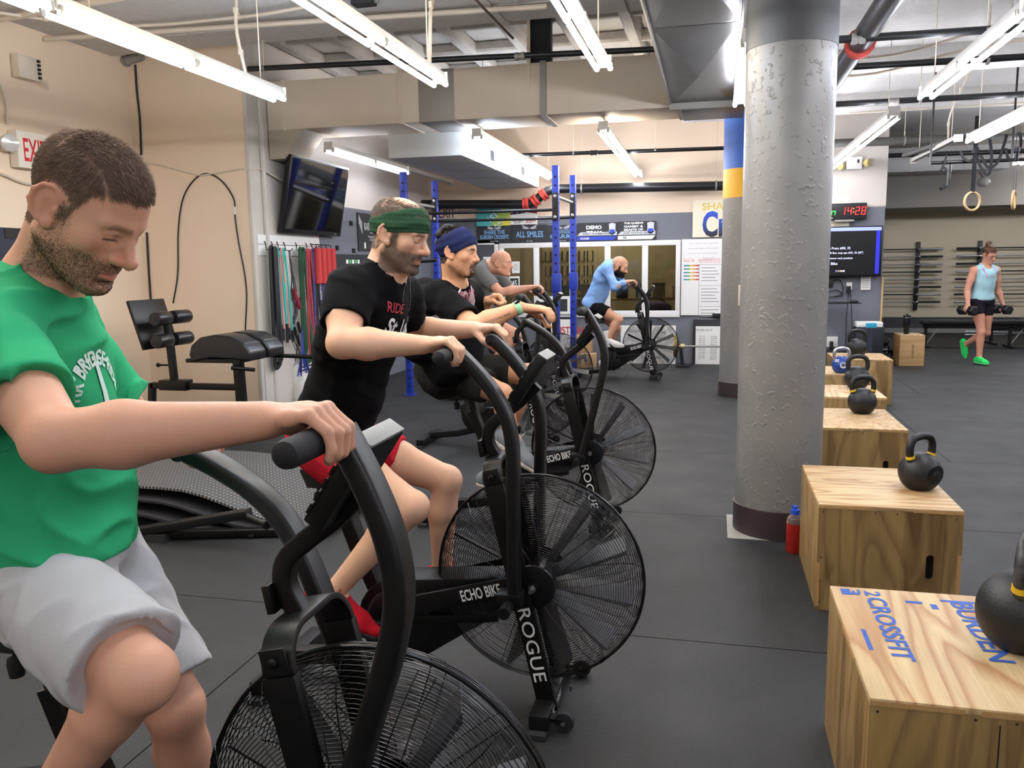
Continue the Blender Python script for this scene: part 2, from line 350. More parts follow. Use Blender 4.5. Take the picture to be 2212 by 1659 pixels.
# beams and soffits of the far room
MB().box(2.45, 10.8, 16.0, 16.5, 2.5, ZC).build('trim_beam_far', pm('beam_paint', '#a49d93', .7, var=.04), kind='structure', smooth=0)
MB().box(2.45, 10.8, 18.2, 19.9, 2.62, 2.9).build('trim_soffit_far', pm('soffit_paint', '#8f8a7e', .7, var=.04), kind='structure', smooth=0)
for k, (y, z) in enumerate(((9.7, 3.62), (12.2, 3.62))):
    MB().box(-.5, 10.8, y, y + .55, z, ZC + .02).build('trim_beam_%d' % (k + 1), M_ceil, kind='structure', bevel=.01)
# ------------------------------------------------ columns
def column_mat():
    m = bpy.data.materials.new('column_paint'); m.use_nodes = True; nt = m.node_tree; N = nt.nodes; L = nt.links; b = N['Principled BSDF']
    tc = N.new('ShaderNodeTexCoord'); n = N.new('ShaderNodeTexNoise'); n.inputs['Scale'].default_value = 3; n.inputs['Detail'].default_value = 5; L.new(tc.outputs['Object'], n.inputs['Vector'])
    r = N.new('ShaderNodeValToRGB'); r.color_ramp.elements[0].position = .3; r.color_ramp.elements[0].color = srgb('#75726f'); r.color_ramp.elements[1].position = .7; r.color_ramp.elements[1].color = srgb('#85817d'); L.new(n.outputs['Fac'], r.inputs[0])
    L.new(r.outputs[0], b.inputs['Base Color']); b.inputs['Roughness'].default_value = .38
    v = N.new('ShaderNodeTexNoise'); v.inputs['Scale'].default_value = 26; v.inputs['Detail'].default_value = 4; v.inputs['Distortion'].default_value = .15; L.new(tc.outputs['Object'], v.inputs['Vector'])
    rr = N.new('ShaderNodeValToRGB'); rr.color_ramp.elements[0].position = .58; rr.color_ramp.elements[1].position = .66; L.new(v.outputs['Fac'], rr.inputs[0])
    n3 = N.new('ShaderNodeTexNoise'); n3.inputs['Scale'].default_value = 2.5; L.new(tc.outputs['Object'], n3.inputs['Vector'])
    r3 = N.new('ShaderNodeValToRGB'); r3.color_ramp.elements[0].position = .25; r3.color_ramp.elements[1].position = .5; L.new(n3.outputs['Fac'], r3.inputs[0])
    mu = N.new('ShaderNodeMath'); mu.operation = 'MULTIPLY'; L.new(rr.outputs[0], mu.inputs[0]); L.new(r3.outputs[0], mu.inputs[1])
    bp = N.new('ShaderNodeBump'); bp.inputs['Strength'].default_value = .5; bp.inputs['Distance'].default_value = .007; L.new(mu.outputs[0], bp.inputs['Height']); L.new(bp.outputs[0], b.inputs['Normal'])
    return m
M_col = column_mat(); M_coldk = pm('column_dark_band', '#4d4d50', .45, var=.08, vs=5, bump=.1, bs=12)
def column(x, y, r, label, bands):
    t = thing('concrete_column', label, 'column', (x, y, 0), 0, None); t['kind'] = 'structure'
    zs = [.0] + [b[0] for b in bands] + [ZC]
    MB().lathe([(r + .002, .15), (r, .3), (r, bands[0][0])], n=48, cap=False).build('shaft', M_col, t)
    for i, (z, m) in enumerate(bands):
        z1 = bands[i + 1][0] if i + 1 < len(bands) else ZC
        MB().lathe([(r + .003, z), (r + .003, z1)], n=48, cap=False).build('painted_band', m, t)
    MB().lathe([(r + .005, 0), (r + .012, .002), (r + .012, .17), (r + .004, .172)], n=48, cap=False).build('base_band', pm('brown_vinyl', '#3a2f30', .4), t)
    return t
M_blue = pm('blue_paint', '#2f5fb8', .5, var=.05); M_yel = pm('yellow_paint', '#d9a52a', .5, var=.05)
c1 = column(.395, 5.11, .245, 'thick grey painted concrete column with a dark top and brown base beside the plywood boxes', [(2.78, M_coldk)])
MB().box(-.27, .27, -.27, .2, 0, .004).build('floor_plate', pm('bare_concrete', '#9a968f', .8, var=.1), c1, loc=(-.02, .02, 0))
c2 = column(.335, 10.38, .255, 'grey column with blue and yellow painted bands behind the nearest column', [(2.35, M_yel), (2.68, M_blue)])
MB().box(-.02, .02, -.07, .07, -.12, .12).build('outlet_box', pm('beige_plastic', '#d8cdb8', .5), c2, loc=(-.04, -.262, 1.22), bevel=.006)
# ------------------------------------------------ strip lights
M_house = pm('fixture_enamel', '#e4e0d8', .45, var=.02)
M_warm = pm('tube_warm', '#fff0d8', emis=TUBE_POWER); M_cool = pm('tube_cool', '#dcebff', emis=TUBE_POWER); M_neut = pm('tube_neutral', '#f3f5ff', emis=TUBE_POWER)
M_clip = pm('tube_cap', '#b8b4a8', .4, .3)
def strip_light(x, y0, y1, z, near, far, label, rods=True, slant=0.):
    """two pairs of tubes in line under a white channel; y0 near end, y1 far end"""
    t = thing('strip_light', label, 'light', (x, y0, z), slant, 'fluorescent strip lights'); Ln = y1 - y0
    p = [(-.04, .0), (-.024, .055), (.024, .055), (.04, .0), (.034, -.004), (.014, .01), (-.014, .01), (-.034, -.004)]
    MB().prism(p, (0, 0, .02), (1, 0, 0), (0, 0, 1), (0, 1, 0), Ln).build('housing', M_house, t, smooth=0)
    for yy in (-.006, Ln): MB().box(-.05, .05, yy, yy + .006, -.01, .075).build('end_plate', M_house, t, smooth=0)
    h = Ln / 2
    for half, m in ((0, near), (1, far)):
        if m is None: continue
        for sx in (-.047, .047):
            a = half * h + .03; b_ = half * h + h - .03
            o = MB(); o.tube([(sx, a, -.024), (sx, b_, -.024)], .018, 8); tb = o.build('tube', m, t)
            for yy in (a - .022, b_ - .0): MB().box(sx - .013, sx + .013, yy, yy + .022, -.036, .014).build('lamp_holder', M_clip, tb, smooth=0)
    if rods:
        for yy in (.3, Ln - .3): MB().cyl((0, yy, .07), (0, yy, ZC - z), .005, n=6).build('hanger_rod', M_cond, t)
    return t
W_, C_, N_ = M_warm, M_cool, M_neut
strip_light(-3.41, 3.88, 6.33, 2.98, W_, C_, 'far left strip light, its front tubes warm and its back tubes bluish', slant=.012)
strip_light(-3.37, 1.38, 3.84, 2.98, W_, C_, 'strip light cut by the top left corner of the view', slant=.012)
strip_light(-2.03, 3.75, 6.20, 2.98, W_, C_, 'second strip light from the left, warm tubes in front and bluish tubes behind')
strip_light(-2.0, 1.2, 3.7, 2.98, W_, C_, 'strip light above the camera in line with the second row from the left')
strip_light(-.78, 3.6, 6.05, 2.98, C_, W_, 'strip light left of the dark duct, its back tubes warm and front tubes bluish')
strip_light(-.75, 1.1, 3.55, 2.98, C_, W_, 'strip light over the camera in the third row')
strip_light(1.67, 5.4, 7.85, 2.97, C_, N_, 'bright strip light on the right in front of the black sprinkler pipes', slant=-.008)
strip_light(1.7, 2.9, 5.35, 2.97, N_, N_, 'strip light right of the camera in line with the bright right one')
strip_light(.19, 5.6, 7.7, 2.97, N_, N_, 'strip light mostly hidden behind the thick grey column')
strip_light(1.63, 8.78, 13.3, 2.97, N_, N_, 'long strip light between the column and the clock wall', slant=.003)
strip_light(2.86, 8.9, 10.9, 2.97, N_, N_, 'strip light above the gymnastic rings with bright tubes')
strip_light(2.74, 10.95, 13.2, 2.97, None, None, 'unlit white strip light channel over the drop from the ring straps')
strip_light(4.22, 11.2, 13.7, 2.97, N_, N_, 'strip light cut by the right edge of the view')
M_dimt = pm('tube_dim', '#f3f5ff', emis=TUBE_POWER * .3)
strip_light(-4.2, 8.75, 11.2, 2.92, M_dimt, M_dimt, 'strip light by the left rear wall above the blue rack', slant=.01)
strip_light(-4.22, 11.25, 13.3, 2.92, None, None, 'unlit strip light channel running back along the left rear wall')
strip_light(-2.47, 8.7, 13.2, 2.97, C_, N_, 'long bluish strip light beside the white duct with vents', slant=.012)
strip_light(-1.13, 8.7, 13.3, 2.97, W_, N_, 'long strip light in front of the back wall, warm at its near end', slant=.01)
for i, (x0, x1, y) in enumerate(((3.0, 4.3, 17.2), (3.0, 3.7, 17.7), (5.1, 7.5, 17.2), (5.8, 7.5, 16.9))):
    t = thing('strip_light', ['upper left light streak in the far room', 'lower left light streak in the far room', 'lower right light streak in the far room', 'upper right light streak in the far room'][i] + ' above the barbell rack', 'light', (x0, y, 2.72), 0, 'far room strip lights')
    MB().box(0, x1 - x0, -.05, .05, .02, .09).build('housing', M_house, t, smooth=0); MB().cyl(((x1 - x0) / 2, 0, .08), ((x1 - x0) / 2, 0, ZC - 2.72), .006, n=6).build('hanger_rod', M_cond, t)
    o = MB(); o.tube([(.02, 0, 0), (x1 - x0 - .02, 0, 0)], .018, 8); o.build('tube', N_, t)
# the same rows behind and beside the camera
for x in (-3.3, -.75, 1.7, 4.4, 7.0):
    for y in (-3.2,):
        strip_light(x, y, y + 2.45, 2.98, W_ if x < 0 else N_, C_ if x < 0 else N_, 'strip light behind the camera, row %s' % {-3.3: 'far left', -.75: 'centre left', 1.7: 'centre right', 4.4: 'right', 7.0: 'far right'}[x])
for x, y in ((4.4, 2.5), (4.6, 6.4), (7.0, 5.0), (7.0, 10.5), (5.8, 14.)):
    strip_light(x, y, y + 2.45, 2.98, N_, N_, 'strip light out of view on the right, %s' % {2.5: 'nearest', 6.4: 'second', 5.0: 'outer near', 10.5: 'outer far', 14.: 'far room'}[y])
strip_light(-2.2, 14.4, 16.0, 2.70, W_, W_, 'strip light inside the storage room')
# ------------------------------------------------ ducts
t = thing('air_duct', 'long beige painted duct crossing the ceiling from the left wall', 'duct', (-4.7, 8.35, 3.08))
MB().box(0, 1.72, 0, .68, 0, .5).build('duct_section', M_ductp, t, bevel=.004)
MB().box(1.9, 1.75 + 1.24, 0.0, .68, 0, .5).build('duct_section', M_ductp, t, bevel=.004)
MB().box(1.72, 1.9 + .2, -.006, .686, -.006, .506).build('duct_joint', M_galv, t, bevel=.004, label='bare grey metal sleeve')
MB().box(2.99, 3.05, -.012, .69, -.012, .512).build('duct_flange', M_galv, t)
MB().box(3.05, 4.32, 0, .68, 0, .5).build('duct_section', M_ductp, t, bevel=.004)
MB().box(4.32, 4.36, -.012, .69, -.012, .512).build('duct_flange', M_galv, t)
MB().box(4.36, 4.95, 0, .7, -.02, .5).build('duct_end', M_ductb, t, bevel=.004)
q = MB().box(.18, .22, -.006, .69, -.008, .52); q.build('strap', M_ductp, t)
q = MB().box(1.5, 1.54, -.006, .69, -.008, .75); q.build('strap', M_ductp, t)
q = MB().box(2.86, 2.89, -.006, .0, .2, .75); q.build('strap', M_ductp, t)
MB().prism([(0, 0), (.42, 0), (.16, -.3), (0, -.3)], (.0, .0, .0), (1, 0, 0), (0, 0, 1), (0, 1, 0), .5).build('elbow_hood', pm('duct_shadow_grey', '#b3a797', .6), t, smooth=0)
t = thing('air_duct', 'dark unpainted duct with crossed folds coming overhead to meet the beige duct', 'duct', (-.43, 8.3, 3.1))
MB().box(0, .56, -6.4, .0, .0, .62).build('duct_section', M_ductb, t, bevel=.004)
yb = -.05
for k in range(3):
    y1 = yb - 2.6
    pr_ = MB().add([(0.01, yb, -.002), (.55, yb, -.002), (.55, y1, -.002), (.01, y1, -.002), (.28, (yb + y1) / 2, -.045)], [(0, 1, 4), (1, 2, 4), (2, 3, 4), (3, 0, 4)])
    pr_.build('creased_panel', M_ductb, t, smooth=0); yb = y1 - .03
MB().box(-.015, .575, -.05, -.0, -.06, .63).build('duct_flange', M_galv, t)
for x in (-.012, .56): MB().box(x, x + .012, -6.4, 0, -.012, .04).build('edge_seam', M_galv, t, smooth=0)
t = thing('air_duct', 'white duct with slotted vents running back along the ceiling behind the beige duct', 'duct', (-3.6, 9.03, 2.82))
MB().box(0, .86, 0, 4.2, 0, .36).build('duct_section', M_ductw, t, bevel=.004)
for yy in (.55, 1.45, 2.4, 3.2, 3.9): MB().box(-.006, .868, yy, yy + .04, -.006, .366).build('duct_flange', M_ductw, t)
for yy in (1.15, 2.85):
    g_ = MB().box(.86, .875, yy, yy + .22, .05, .31).build('vent', M_trim, t)
    for k in range(5): MB().box(.872, .88, yy + .03 + k * .035, yy + .05 + k * .035, .08, .28).build('slat', M_dark, g_, smooth=0)
t = thing('air_duct', 'short white duct hanging under the ceiling of the far room', 'duct', (2.47, 15.0, 3.02))
MB().box(0, 2.05, 0, .5, 0, .38).build('duct_section', M_ductw, t, bevel=.004)
for x in (.6, 1.4): MB().box(x, x + .03, -.006, .506, -.006, .386).build('duct_flange', M_ductw, t)
# ------------------------------------------------ pipes and conduits
def pipe(path, r, m, label, name='pipe', n=12, fit=(), hang=(), mf=None, straps=None):
    t = thing(name, label, 'pipe', path[0]); o = Vector(path[0])
    MB().tube([Vector(p) - o for p in path], r, n).build('run', m, t)
    for p, ax, col in fit:
        p = Vector(p) - o; ax = Vector(ax).normalized()
        MB().lathe([(r * 1.02, -.05), (r * 1.35, -.045), (r * 1.35, -.015), (r * 1.18, -.012), (r * 1.18, .012), (r * 1.35, .015), (r * 1.35, .045), (r * 1.02, .05)], p, ax, 14).build('coupling', col, t)
    for p in hang:
        p = Vector(p) - o
        MB().cyl(p, (p.x, p.y, ZC - o.z), .006, n=6).build('hanger_rod', M_cond, t); MB().lathe([(r * 1.05, -.012), (r * 1.15, -.012), (r * 1.15, .012), (r * 1.05, .012)], p, Vector(path[-1]) - Vector(path[0]), 12).build('hanger_ring', M_galv, t)
    return t
pipe([(-4.47, 7.62, 3.545), (-.3, 7.66, 3.45)], .026, M_blk2, 'thin black sprinkler pipe crossing in front of the beige duct', fit=[((-1.75, 7.65, 3.48), (1, 0, 0), M_galv)], hang=[(-4.3, 7.62, 3.54), (-2.6, 7.64, 3.5)])
pipe([(.75, 9.5, 3.22), (8, 9.5, 3.2)], .03, M_blk2, 'black pipe running right from behind the thick column', hang=[(2.0, 9.5, 3.2), (3.2, 9.5, 3.2)], fit=[((1.75, 9.5, 3.21), (1, 0, 0), M_galv)])
pipe([(.65, 7., 3.27), (8, 7., 3.2)], .03, M_blk2, 'black pipe high on the right, nearest of those crossing', hang=[(1.9, 7., 3.25)], fit=[((1.02, 7., 3.265), (1, 0, 0), M_galv)])
pipe([(.3, 8.4, 3.36), (8, 8.4, 3.3)], .03, M_blk2, 'black pipe behind the bright right strip light', hang=[(2.3, 8.4, 3.33)])
pipe([(-3.2, 11.5, 3.12), (.15, 11.5, 3.08)], .026, M_blk2, 'thin black pipe in front of the cream back wall', hang=[(-1.9, 11.5, 3.1), (-.8, 11.5, 3.1)], fit=[((-1.62, 11.5, 3.1), (1, 0, 0), M_blk2)])
pipe([(-2.42, 13.2, 2.79), (.1, 13.2, 2.745)], .072, M_blk2, 'thick black drain pipe along the back wall', hang=[(-2.05, 13.2, 2.78), (0.0, 13.2, 2.75)])
t = pipe([(-4.7, 13.2, 2.62), (-2.98, 13.2, 2.565)], .072, M_blk2, 'thick black drain pipe, lower run behind the rack')
t = pipe([(-2.98, 13.2, 2.565), (-2.86, 13.2, 2.575), (-2.6, 13.2, 2.76), (-2.42, 13.2, 2.79)], .074, M_blk2, 'offset elbow with red couplings joining the drain pipes', 'pipe_elbow', fit=[((-2.95, 13.2, 2.568), (1, 0, 0), M_red), ((-2.8, 13.2, 2.62), (1, 0, .7), M_red), ((-2.66, 13.2, 2.71), (1, 0, .7), M_red), ((-2.46, 13.2, 2.785), (1, 0, .1), M_red)])
pipe([(1.13, 1.5, 3.33), (1.08, 9.3, 3.33)], .085, M_blk2, 'fat black pipe with a red clamp overhead beside the thick column', n=20, fit=[((1.1, 7.45, 3.33), (0, 1, 0), M_red)])
pipe([(1.0, 13.2, 3.3), (3.45, 13.2, 3.28)], .06, pm('grey_pipe', '#55534f', .5, var=.2), 'grey pipe above the cream part of the clock wall', hang=[(2.6, 13.2, 3.29)])
pipe([(3.32, 13.2, 3.28), (8, 13.2, 3.25)], .045, MATS['grey_pipe'], 'thin grey pipe over the rings, right of the clock wall')
pipe([(3.05, 10.2, 3.06), (2.55, 12.9, 3.05)], .035, MATS['grey_pipe'], 'grey pipe slanting beside the unlit channel')
pipe([(2.5, 14.2, 3.2), (8, 14.2, 3.16)], .035, M_blk2, 'black pipe under the white duct of the far room')
pipe([(-2.55, 1.3, 3.7), (-1.9, 4.6, 3.68), (-1.85, 7.8, 3.68)], .012, pm('rust_pipe', '#6b5a4c', .6, var=.3, vs=30), 'thin rusty line running back under the flat ceiling')
def conduit(path, label, r=.014, m=None):
    t = thing('conduit', label, 'pipe', path[0], group='painted conduits'); o = Vector(path[0]); pts = [Vector(p) - o for p in path]
    MB().tube(spline(pts, 5) if len(pts) > 2 else pts, r, 8).build('run', m or M_cond, t)
    a, b_ = pts[0], pts[-1]
    for f in (.25, .7):
        p = a.lerp(b_, f) if len(pts) == 2 else Vector(spline(pts, 5)[int(f * (len(pts) - 1) * 5)])
        MB().box(p.x - .012, p.x + .012, p.y - .02, p.y + .02, p.z - r - .003, p.z + .03).build('clip', m or M_cond, t)
    return t
conduit([(-6.06, 6.8, 3.74), (-4, 6.95, 3.74), (-1.4, 7.15, 3.74)], 'painted conduit under the ceiling edge, furthest from the left light', .022)
conduit([(-6.06, 6.2, 3.74), (-4.0, 5.9, 3.74), (-1.9, 5.7, 3.74)], 'thick painted conduit above the first two strip lights', .028)
conduit([(-6.06, 5.6, 3.72), (-5.2, 6.6, 3.74), (-4.0, 6.7, 3.74), (-3.3, 6.6, 3.74)], 'painted conduit bending toward the junction box')
conduit([(-3.8, 6.35, 3.76), (-3.78, 6.3, 3.5), (-3.7, 6.3, 3.06)], 'painted conduit dropping to the far left strip light')
conduit([(-2.6, 6.6, 3.76), (-2.15, 6.5, 3.72), (-2.06, 6.1, 3.5), (-2.05, 6.0, 3.06)], 'painted conduit dropping to the second strip light')
conduit([(-1.2, 7.0, 3.76), (-.72, 6.9, 3.74), (-.5, 7.2, 3.7), (-.45, 8.2, 3.6)], 'painted conduit curving beside the dark duct')
conduit([(.7, 8.6, 3.5), (1.6, 8.7, 3.5), (2.4, 8.0, 3.56), (3.2, 7.9, 3.6)], 'painted conduit wandering right of the fat black pipe, upper')
conduit([(.7, 9.0, 3.42), (1.5, 9.1, 3.42), (2.3, 8.5, 3.48), (3.6, 8.3, 3.5)], 'painted conduit wandering right of the fat black pipe, lower')
conduit([(1.7, 12.2, 3.55), (4.5, 12.1, 3.55)], 'thin conduit above the rings', .012)
conduit([(2.9, 11.3, 3.8), (2.75, 11.4, 3.35), (2.74, 11.4, 3.06)], 'conduit dropping to the unlit channel', .012)
conduit([(1.0, 11.9, 3.3), (1.35, 12.1, 3.2), (1.5, 12.1, 3.05)], 'conduit hooking down beside the long strip light', .016)
t = thing('junction_box', 'black junction box on the conduits between the two left strip lights', 'box', (-2.78, 6.55, 3.72)); MB().box(-.09, .09, -.06, .06, -.03, .04).build('body', M_dark, t, bevel=.008); MB().box(.09, .13, -.015, .015, -.02, .01).build('lug', M_steel, t)
# coffer bracket and black hanger above the duct
t = thing('duct_hanger', 'dark steel channel standing on the beige duct below the coffers', 'bracket', (-1.72, 8.5, 3.58)); MB().box(-.1, .1, -.05, .05, 0, .5).build('post', M_dark, t); MB().box(-.13, -.1, -.09, .0, -.3, .45).build('strap', M_ductp, t)
# ------------------------------------------------ back window with white trim
t = thing('window_1', None, None, (0, YB, 0), kind='structure')
fr = MB(); fr.box(-3.5, -.525, -.03, .0, 1.93, 2.03 - .06); fr = MB()
def trimbar(x0, x1, z0, z1): return MB().box(x0, x1, -.03, .03, z0, z1).build('frame_bar', M_trim, t, bevel=.004)
trimbar(-3.5, -.525, 1.885, 1.965); trimbar(-3.5, -.525, .745, .85)
xs = [-3.5, -2.905, -2.305, -1.73, -1.13]
for x in xs: trimbar(x, x + .095, .85, 1.885)
trimbar(-.6, -.525, .85, 1.885)
M_glass = pm('window_glass', '#e8ece8', .03, trans=1., ior=1.45, spec=.5)
for i, x in enumerate(xs):
    x1 = xs[i + 1] if i < 4 else -.6
    MB().box(x + .095, x1, .002, .006, .85, 1.885).build('pane', M_glass, t, smooth=0)
# door at the left of the back wall, half hidden by the riders
t = thing('door_1', None, None, (-4.28, YB, 0), kind='structure')
MB().box(.0, .09, -.03, .0, 0, 2.0).build('door_trim', M_trim, t, bevel=.004); MB().box(.71, .8, -.03, .0, 0, 2.0).build('door_trim', M_trim, t, bevel=.004); MB().box(0, .8, -.03, .0, 1.95, 2.03).build('door_trim', M_trim, t, bevel=.004)
MB().box(.09, .71, -.012, .0, 0, 1.95).build('door_leaf', pm('door_grey', '#4b4d52', .5), t)
# ================================================================== BOXES, KETTLEBELLS AND OTHER GEAR
M_blk = pm('powder_black', '#101012', .5, var=.12, vs=25, bump=.05, bs=200)
M_iron = pm('black_iron', '#121214', .48, var=.25, vs=14, bump=.12, bs=90)
M_worn = pm('worn_iron', '#1a1a1b', .42, .2, var=0, col2='#4a4848', vs=26, bump=.15, bs=80)
M_yband = pm('yellow_band', '#d8ae1e', .5)
M_print_w = pm('white_print', '#e6e6e4', .6)
M_print_b = pm('blue_stencil', '#3558a8', .7, var=.25, vs=30)
M_hole = pm('box_inside', '#0c0a08', .9)
PLY = [plywood('ply_a', '#e3c796', '#bb8c5c', 3.1, 1, 1.1), plywood('ply_b', '#dcc090', '#b5895a', 8.4, 0, 1.2), plywood('ply_c', '#d6b684', '#b08759', 5.9, 2, 1.3)]
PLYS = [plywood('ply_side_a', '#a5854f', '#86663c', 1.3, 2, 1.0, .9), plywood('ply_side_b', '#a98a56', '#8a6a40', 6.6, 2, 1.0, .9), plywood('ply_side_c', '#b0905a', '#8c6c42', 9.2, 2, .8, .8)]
M_plyedge = pm('ply_edge', '#b48d5a', .7, var=.25, vs=40)
M_screw = pm('screw_head', '#4a3a2c', .4, .6)
def plyo_box(x0, x1, y0, y1, h, label, k, hole=True, joints=True):
    t = thing('plyo_box', label, 'box', (x0, y0, 0), 0, 'plywood jump boxes'); W, D, T = x1 - x0, y1 - y0, .018
    MB().box(0, W, 0, D, h - T, h).build('top_panel', PLY[k % 3], t, bevel=.003)
    # front panel with an oval hand hole
    fm = PLYS[k % 3]; hx, hz, hw, hh = W * .79, h * .47, .017, .058
    if hole:
        ring = [(hx + hw * math.cos(a), hz + (hh - hw) * (1 if math.sin(a) > 0 else -1) + hw * math.sin(a)) for a in [rad(q * 18 + 9) for q in range(20)]]
        outer = [(W, h - T), (0, h - T), (0, .0), (W, 0)]
        bm = MB(); n = len(ring); vs = [(x, 0, z) for x, z in ring] + [(x, 0, z) for x, z in outer]
        # bridge the ring to the rectangle
        def near(a): return 0 if (math.cos(a) >= 0 and math.sin(a) >= 0) else 1 if math.sin(a) >= 0 else 2 if math.cos(a) < 0 else 3
        idx = [n + near(rad(q * 18 + 9)) for q in range(20)]; fs = []
        for q in range(n):
            r = (q + 1) % n; fs.append((q, r, idx[q]))
            if idx[q] != idx[r]: fs.append((r, idx[r], idx[q]))
        v2 = vs + [(x, T, z) for x, _, z in vs]; m = len(vs)
        f2 = fs + [tuple(i + m for i in f[::-1]) for f in fs] + [(q, (q + 1) % n, (q + 1) % n + m, q + m) for q in range(n)]
        f2 += [(n + a, n + (a + 1) % 4, n + (a + 1) % 4 + m, n + a + m) for a in range(4)]
        bm.add(v2, f2); fp = bm.build('front_panel', fm, t, smooth=0)
        MB().box(hx - .05, hx + .05, T + .005, T + .05, hz - .09, hz + .09).build('hand_hole', M_hole, t, label='dark oval hand hole', smooth=0)
    else: fp = MB().box(0, W, 0, T, 0, h - T).build('front_panel', fm, t, bevel=.002)
    MB().box(0, W, D - T, D, 0, h - T).build('back_panel', fm, t, bevel=.002)
    MB().box(0, T, T, D - T, 0, h - T).build('side_panel', PLYS[(k + 1) % 3], t, bevel=.002); MB().box(W - T, W, T, D - T, 0, h - T).build('side_panel', PLYS[(k + 1) % 3], t, bevel=.002)
    MB().box(T, W - T, T, D - T, .0, .012).build('bottom_panel', PLYS[k % 3], t, smooth=0)
    if joints:
        MB().box(.0, W * .36, -.0015, .0, h - T - .001, h - .006).build('finger_joint', M_plyedge, t, smooth=0); MB().box(W * .66, W, -.0015, 0, h - T - .001, h - .006).build('finger_joint', M_plyedge, t, smooth=0)
        MB().box(W - .016, W + .0, -.0015, 0, .0, h * .6).build('finger_joint', M_plyedge, t, smooth=0); MB().box(-.0015, 0, D * .3, D * .62, h - T - .001, h - .006).build('finger_joint', M_plyedge, t, smooth=0)
        MB().box(0, .014, -.0015, 0, .02, h * .45).build('finger_joint', M_plyedge, t, smooth=0)
        for i, (x, z) in enumerate(((.02, h - .035), (W * .4, h - .03), (W * .55, h - .03), (W - .03, h - .04), (.016, h * .5), (.016, h * .28), (W - .015, h * .2), (.02, .04))):
            MB().lathe([(.0001, .0), (.0035, .0006), (.004, 0)], (x, -.0005, z), (0, -1, 0), 8, cap=False).build('screw', M_screw, t)
    return t
b1 = plyo_box(.405, 1.02, 2.128, 2.89, .508, 'nearest plywood jump box with blue stencilled words on its top', 0, hole=False)
b2_ = plyo_box(.486, 1.092, 3.90, 4.665, .508, 'plywood jump box beside the red bottle, second from the camera', 1)
b3_ = plyo_box(.64, 1.25, 5.76, 6.55, .508, 'plywood jump box behind the thick column, third from the camera', 2)
b4_ = plyo_box(.76, 1.372, 7.11, 7.8, .508, 'fourth plywood jump box, swirly grain on top, behind the black and yellow kettlebell', 0, hole=False)
b5_ = plyo_box(.86, 1.47, 8.53, 9.2, .508, 'fifth plywood jump box with the blue kettlebell on it', 1, hole=False, joints=False)
b6_ = plyo_box(1.338, 1.945, 9.86, 10.56, .508, 'farthest plywood jump box of the row, set out to the right', 2, hole=False, joints=False)
# seam and words on the nearest box
MB().box(.3, .303, -.001, .0005, .0, .47).build('panel_seam', M_hole, b1, smooth=0)
MB().box(.26, .615, -.0022, 0, .4885, .504).build('edge_repair', M_plyedge, b1, smooth=0)
lt = []
def stencil(s, x, y, length, hgt): lt.append(letter(s, M_print_b, (x, y, .5085), (0, -1, 0), (1, 0, 0), w=length, h=hgt, offset=.024))
stencil('CROSSFIT', .13, .455, .45, .060); stencil('BURDEN', .388, .485, .42, .066); stencil('3', .068, .715, .05, .045); stencil('2', .128, .712, .04, .05)
bl = MB().box(.03, .06, .69, .74, .5081, .5086).box(.045, .058, .28, .42, .5081, .5086).box(.22, .27, .655, .675, .5081, .5086).box(.29, .31, .62, .66, .5081, .5086).box(.33, .50, .690, .705, .5081, .5086).box(.47, .49, .1, .19, .5081, .5086)
q = bl.build('overspray', M_print_b, None, smooth=0); lt.append(q)
for o in lt:
    if o is not None:
        o.parent = b1; o.name = 'stencil_lettering'
q['kind'] = 'stuff'; q.name = 'overspray'
def kettlebell(loc, r, rz, label, body, handle, band=None, num=None, hm=None):
    """r: radius of the ball; the base is flat"""
    t = thing('kettlebell', label, 'kettlebell', loc, rz, 'kettlebells on the jump boxes')
    prof = []
    for k in range(19):
        a = rad(-58 + k * (148) / 18); prof.append((r * math.cos(a), r * (math.sin(a) + .848)))
    prof = [(0.0001, 0), (prof[0][0] - .004, 0)] + prof + [(.0001, prof[-1][1])]
    MB().lathe(prof, n=28, cap=False).build('body', body, t)
    z0 = r * 1.35; hw = r * .66; top = r * 2.62; rh = r * .185
    pts = spline([(-r * .62, 0, z0), (-r * .75, 0, r * 1.75), (-r * .76, 0, r * 2.2), (-r * .58, 0, r * 2.52), (-r * .3, 0, top), (0, 0, top + .003), (r * .3, 0, top), (r * .58, 0, r * 2.52), (r * .76, 0, r * 2.2), (r * .75, 0, r * 1.75), (r * .62, 0, z0)], 4)
    MB().tube(pts, rh, 12, up=(0, 1, 0)).build('handle', hm or handle, t)
    if band:
        for s in (-1, 1):
            a, b_ = Vector((s * r * .70, 0, r * 1.60)), Vector((s * r * .738, 0, r * 1.74)); MB().cyl(a, b_, rh * 1.16, rh * 1.1, 16).build('colour_band', band, t, label='%s band' % ('yellow' if band is M_yband else 'coloured'))
    if num: 
        d = MB(); d.lathe([(r * .45, -.002), (r * .5, .0), (r * .45, .001)], (0, -r * .93, r * .86), (0, -1, -.1), 20); d.build('number_disc', body, t)
        letter(num, pm('faint_number', '#3b3b3c', .5), (0, -r * .955, r * .85), (1, 0, 0), (0, -.1, 1), h=r * .4, parent=t, offset=.02, name='number')
    return t
kettlebell((.874, 2.52, .508), .122, rad(66), 'large worn black kettlebell with a yellow band on the nearest box', M_iron, M_iron, M_yband, hm=M_worn)
kettlebell((.985, 4.262, .508), .098, rad(38), 'black kettlebell with two yellow bands on the box by the red bottle', M_iron, M_iron, M_yband, '53')
kettlebell((1.06, 6.36, .508), .100, rad(12), 'black and yellow banded kettlebell on the third box', M_iron, M_iron, M_yband)
kettlebell((1.22, 7.62, .508), .105, rad(5), 'plain black kettlebell on the fourth box', M_iron, M_iron)
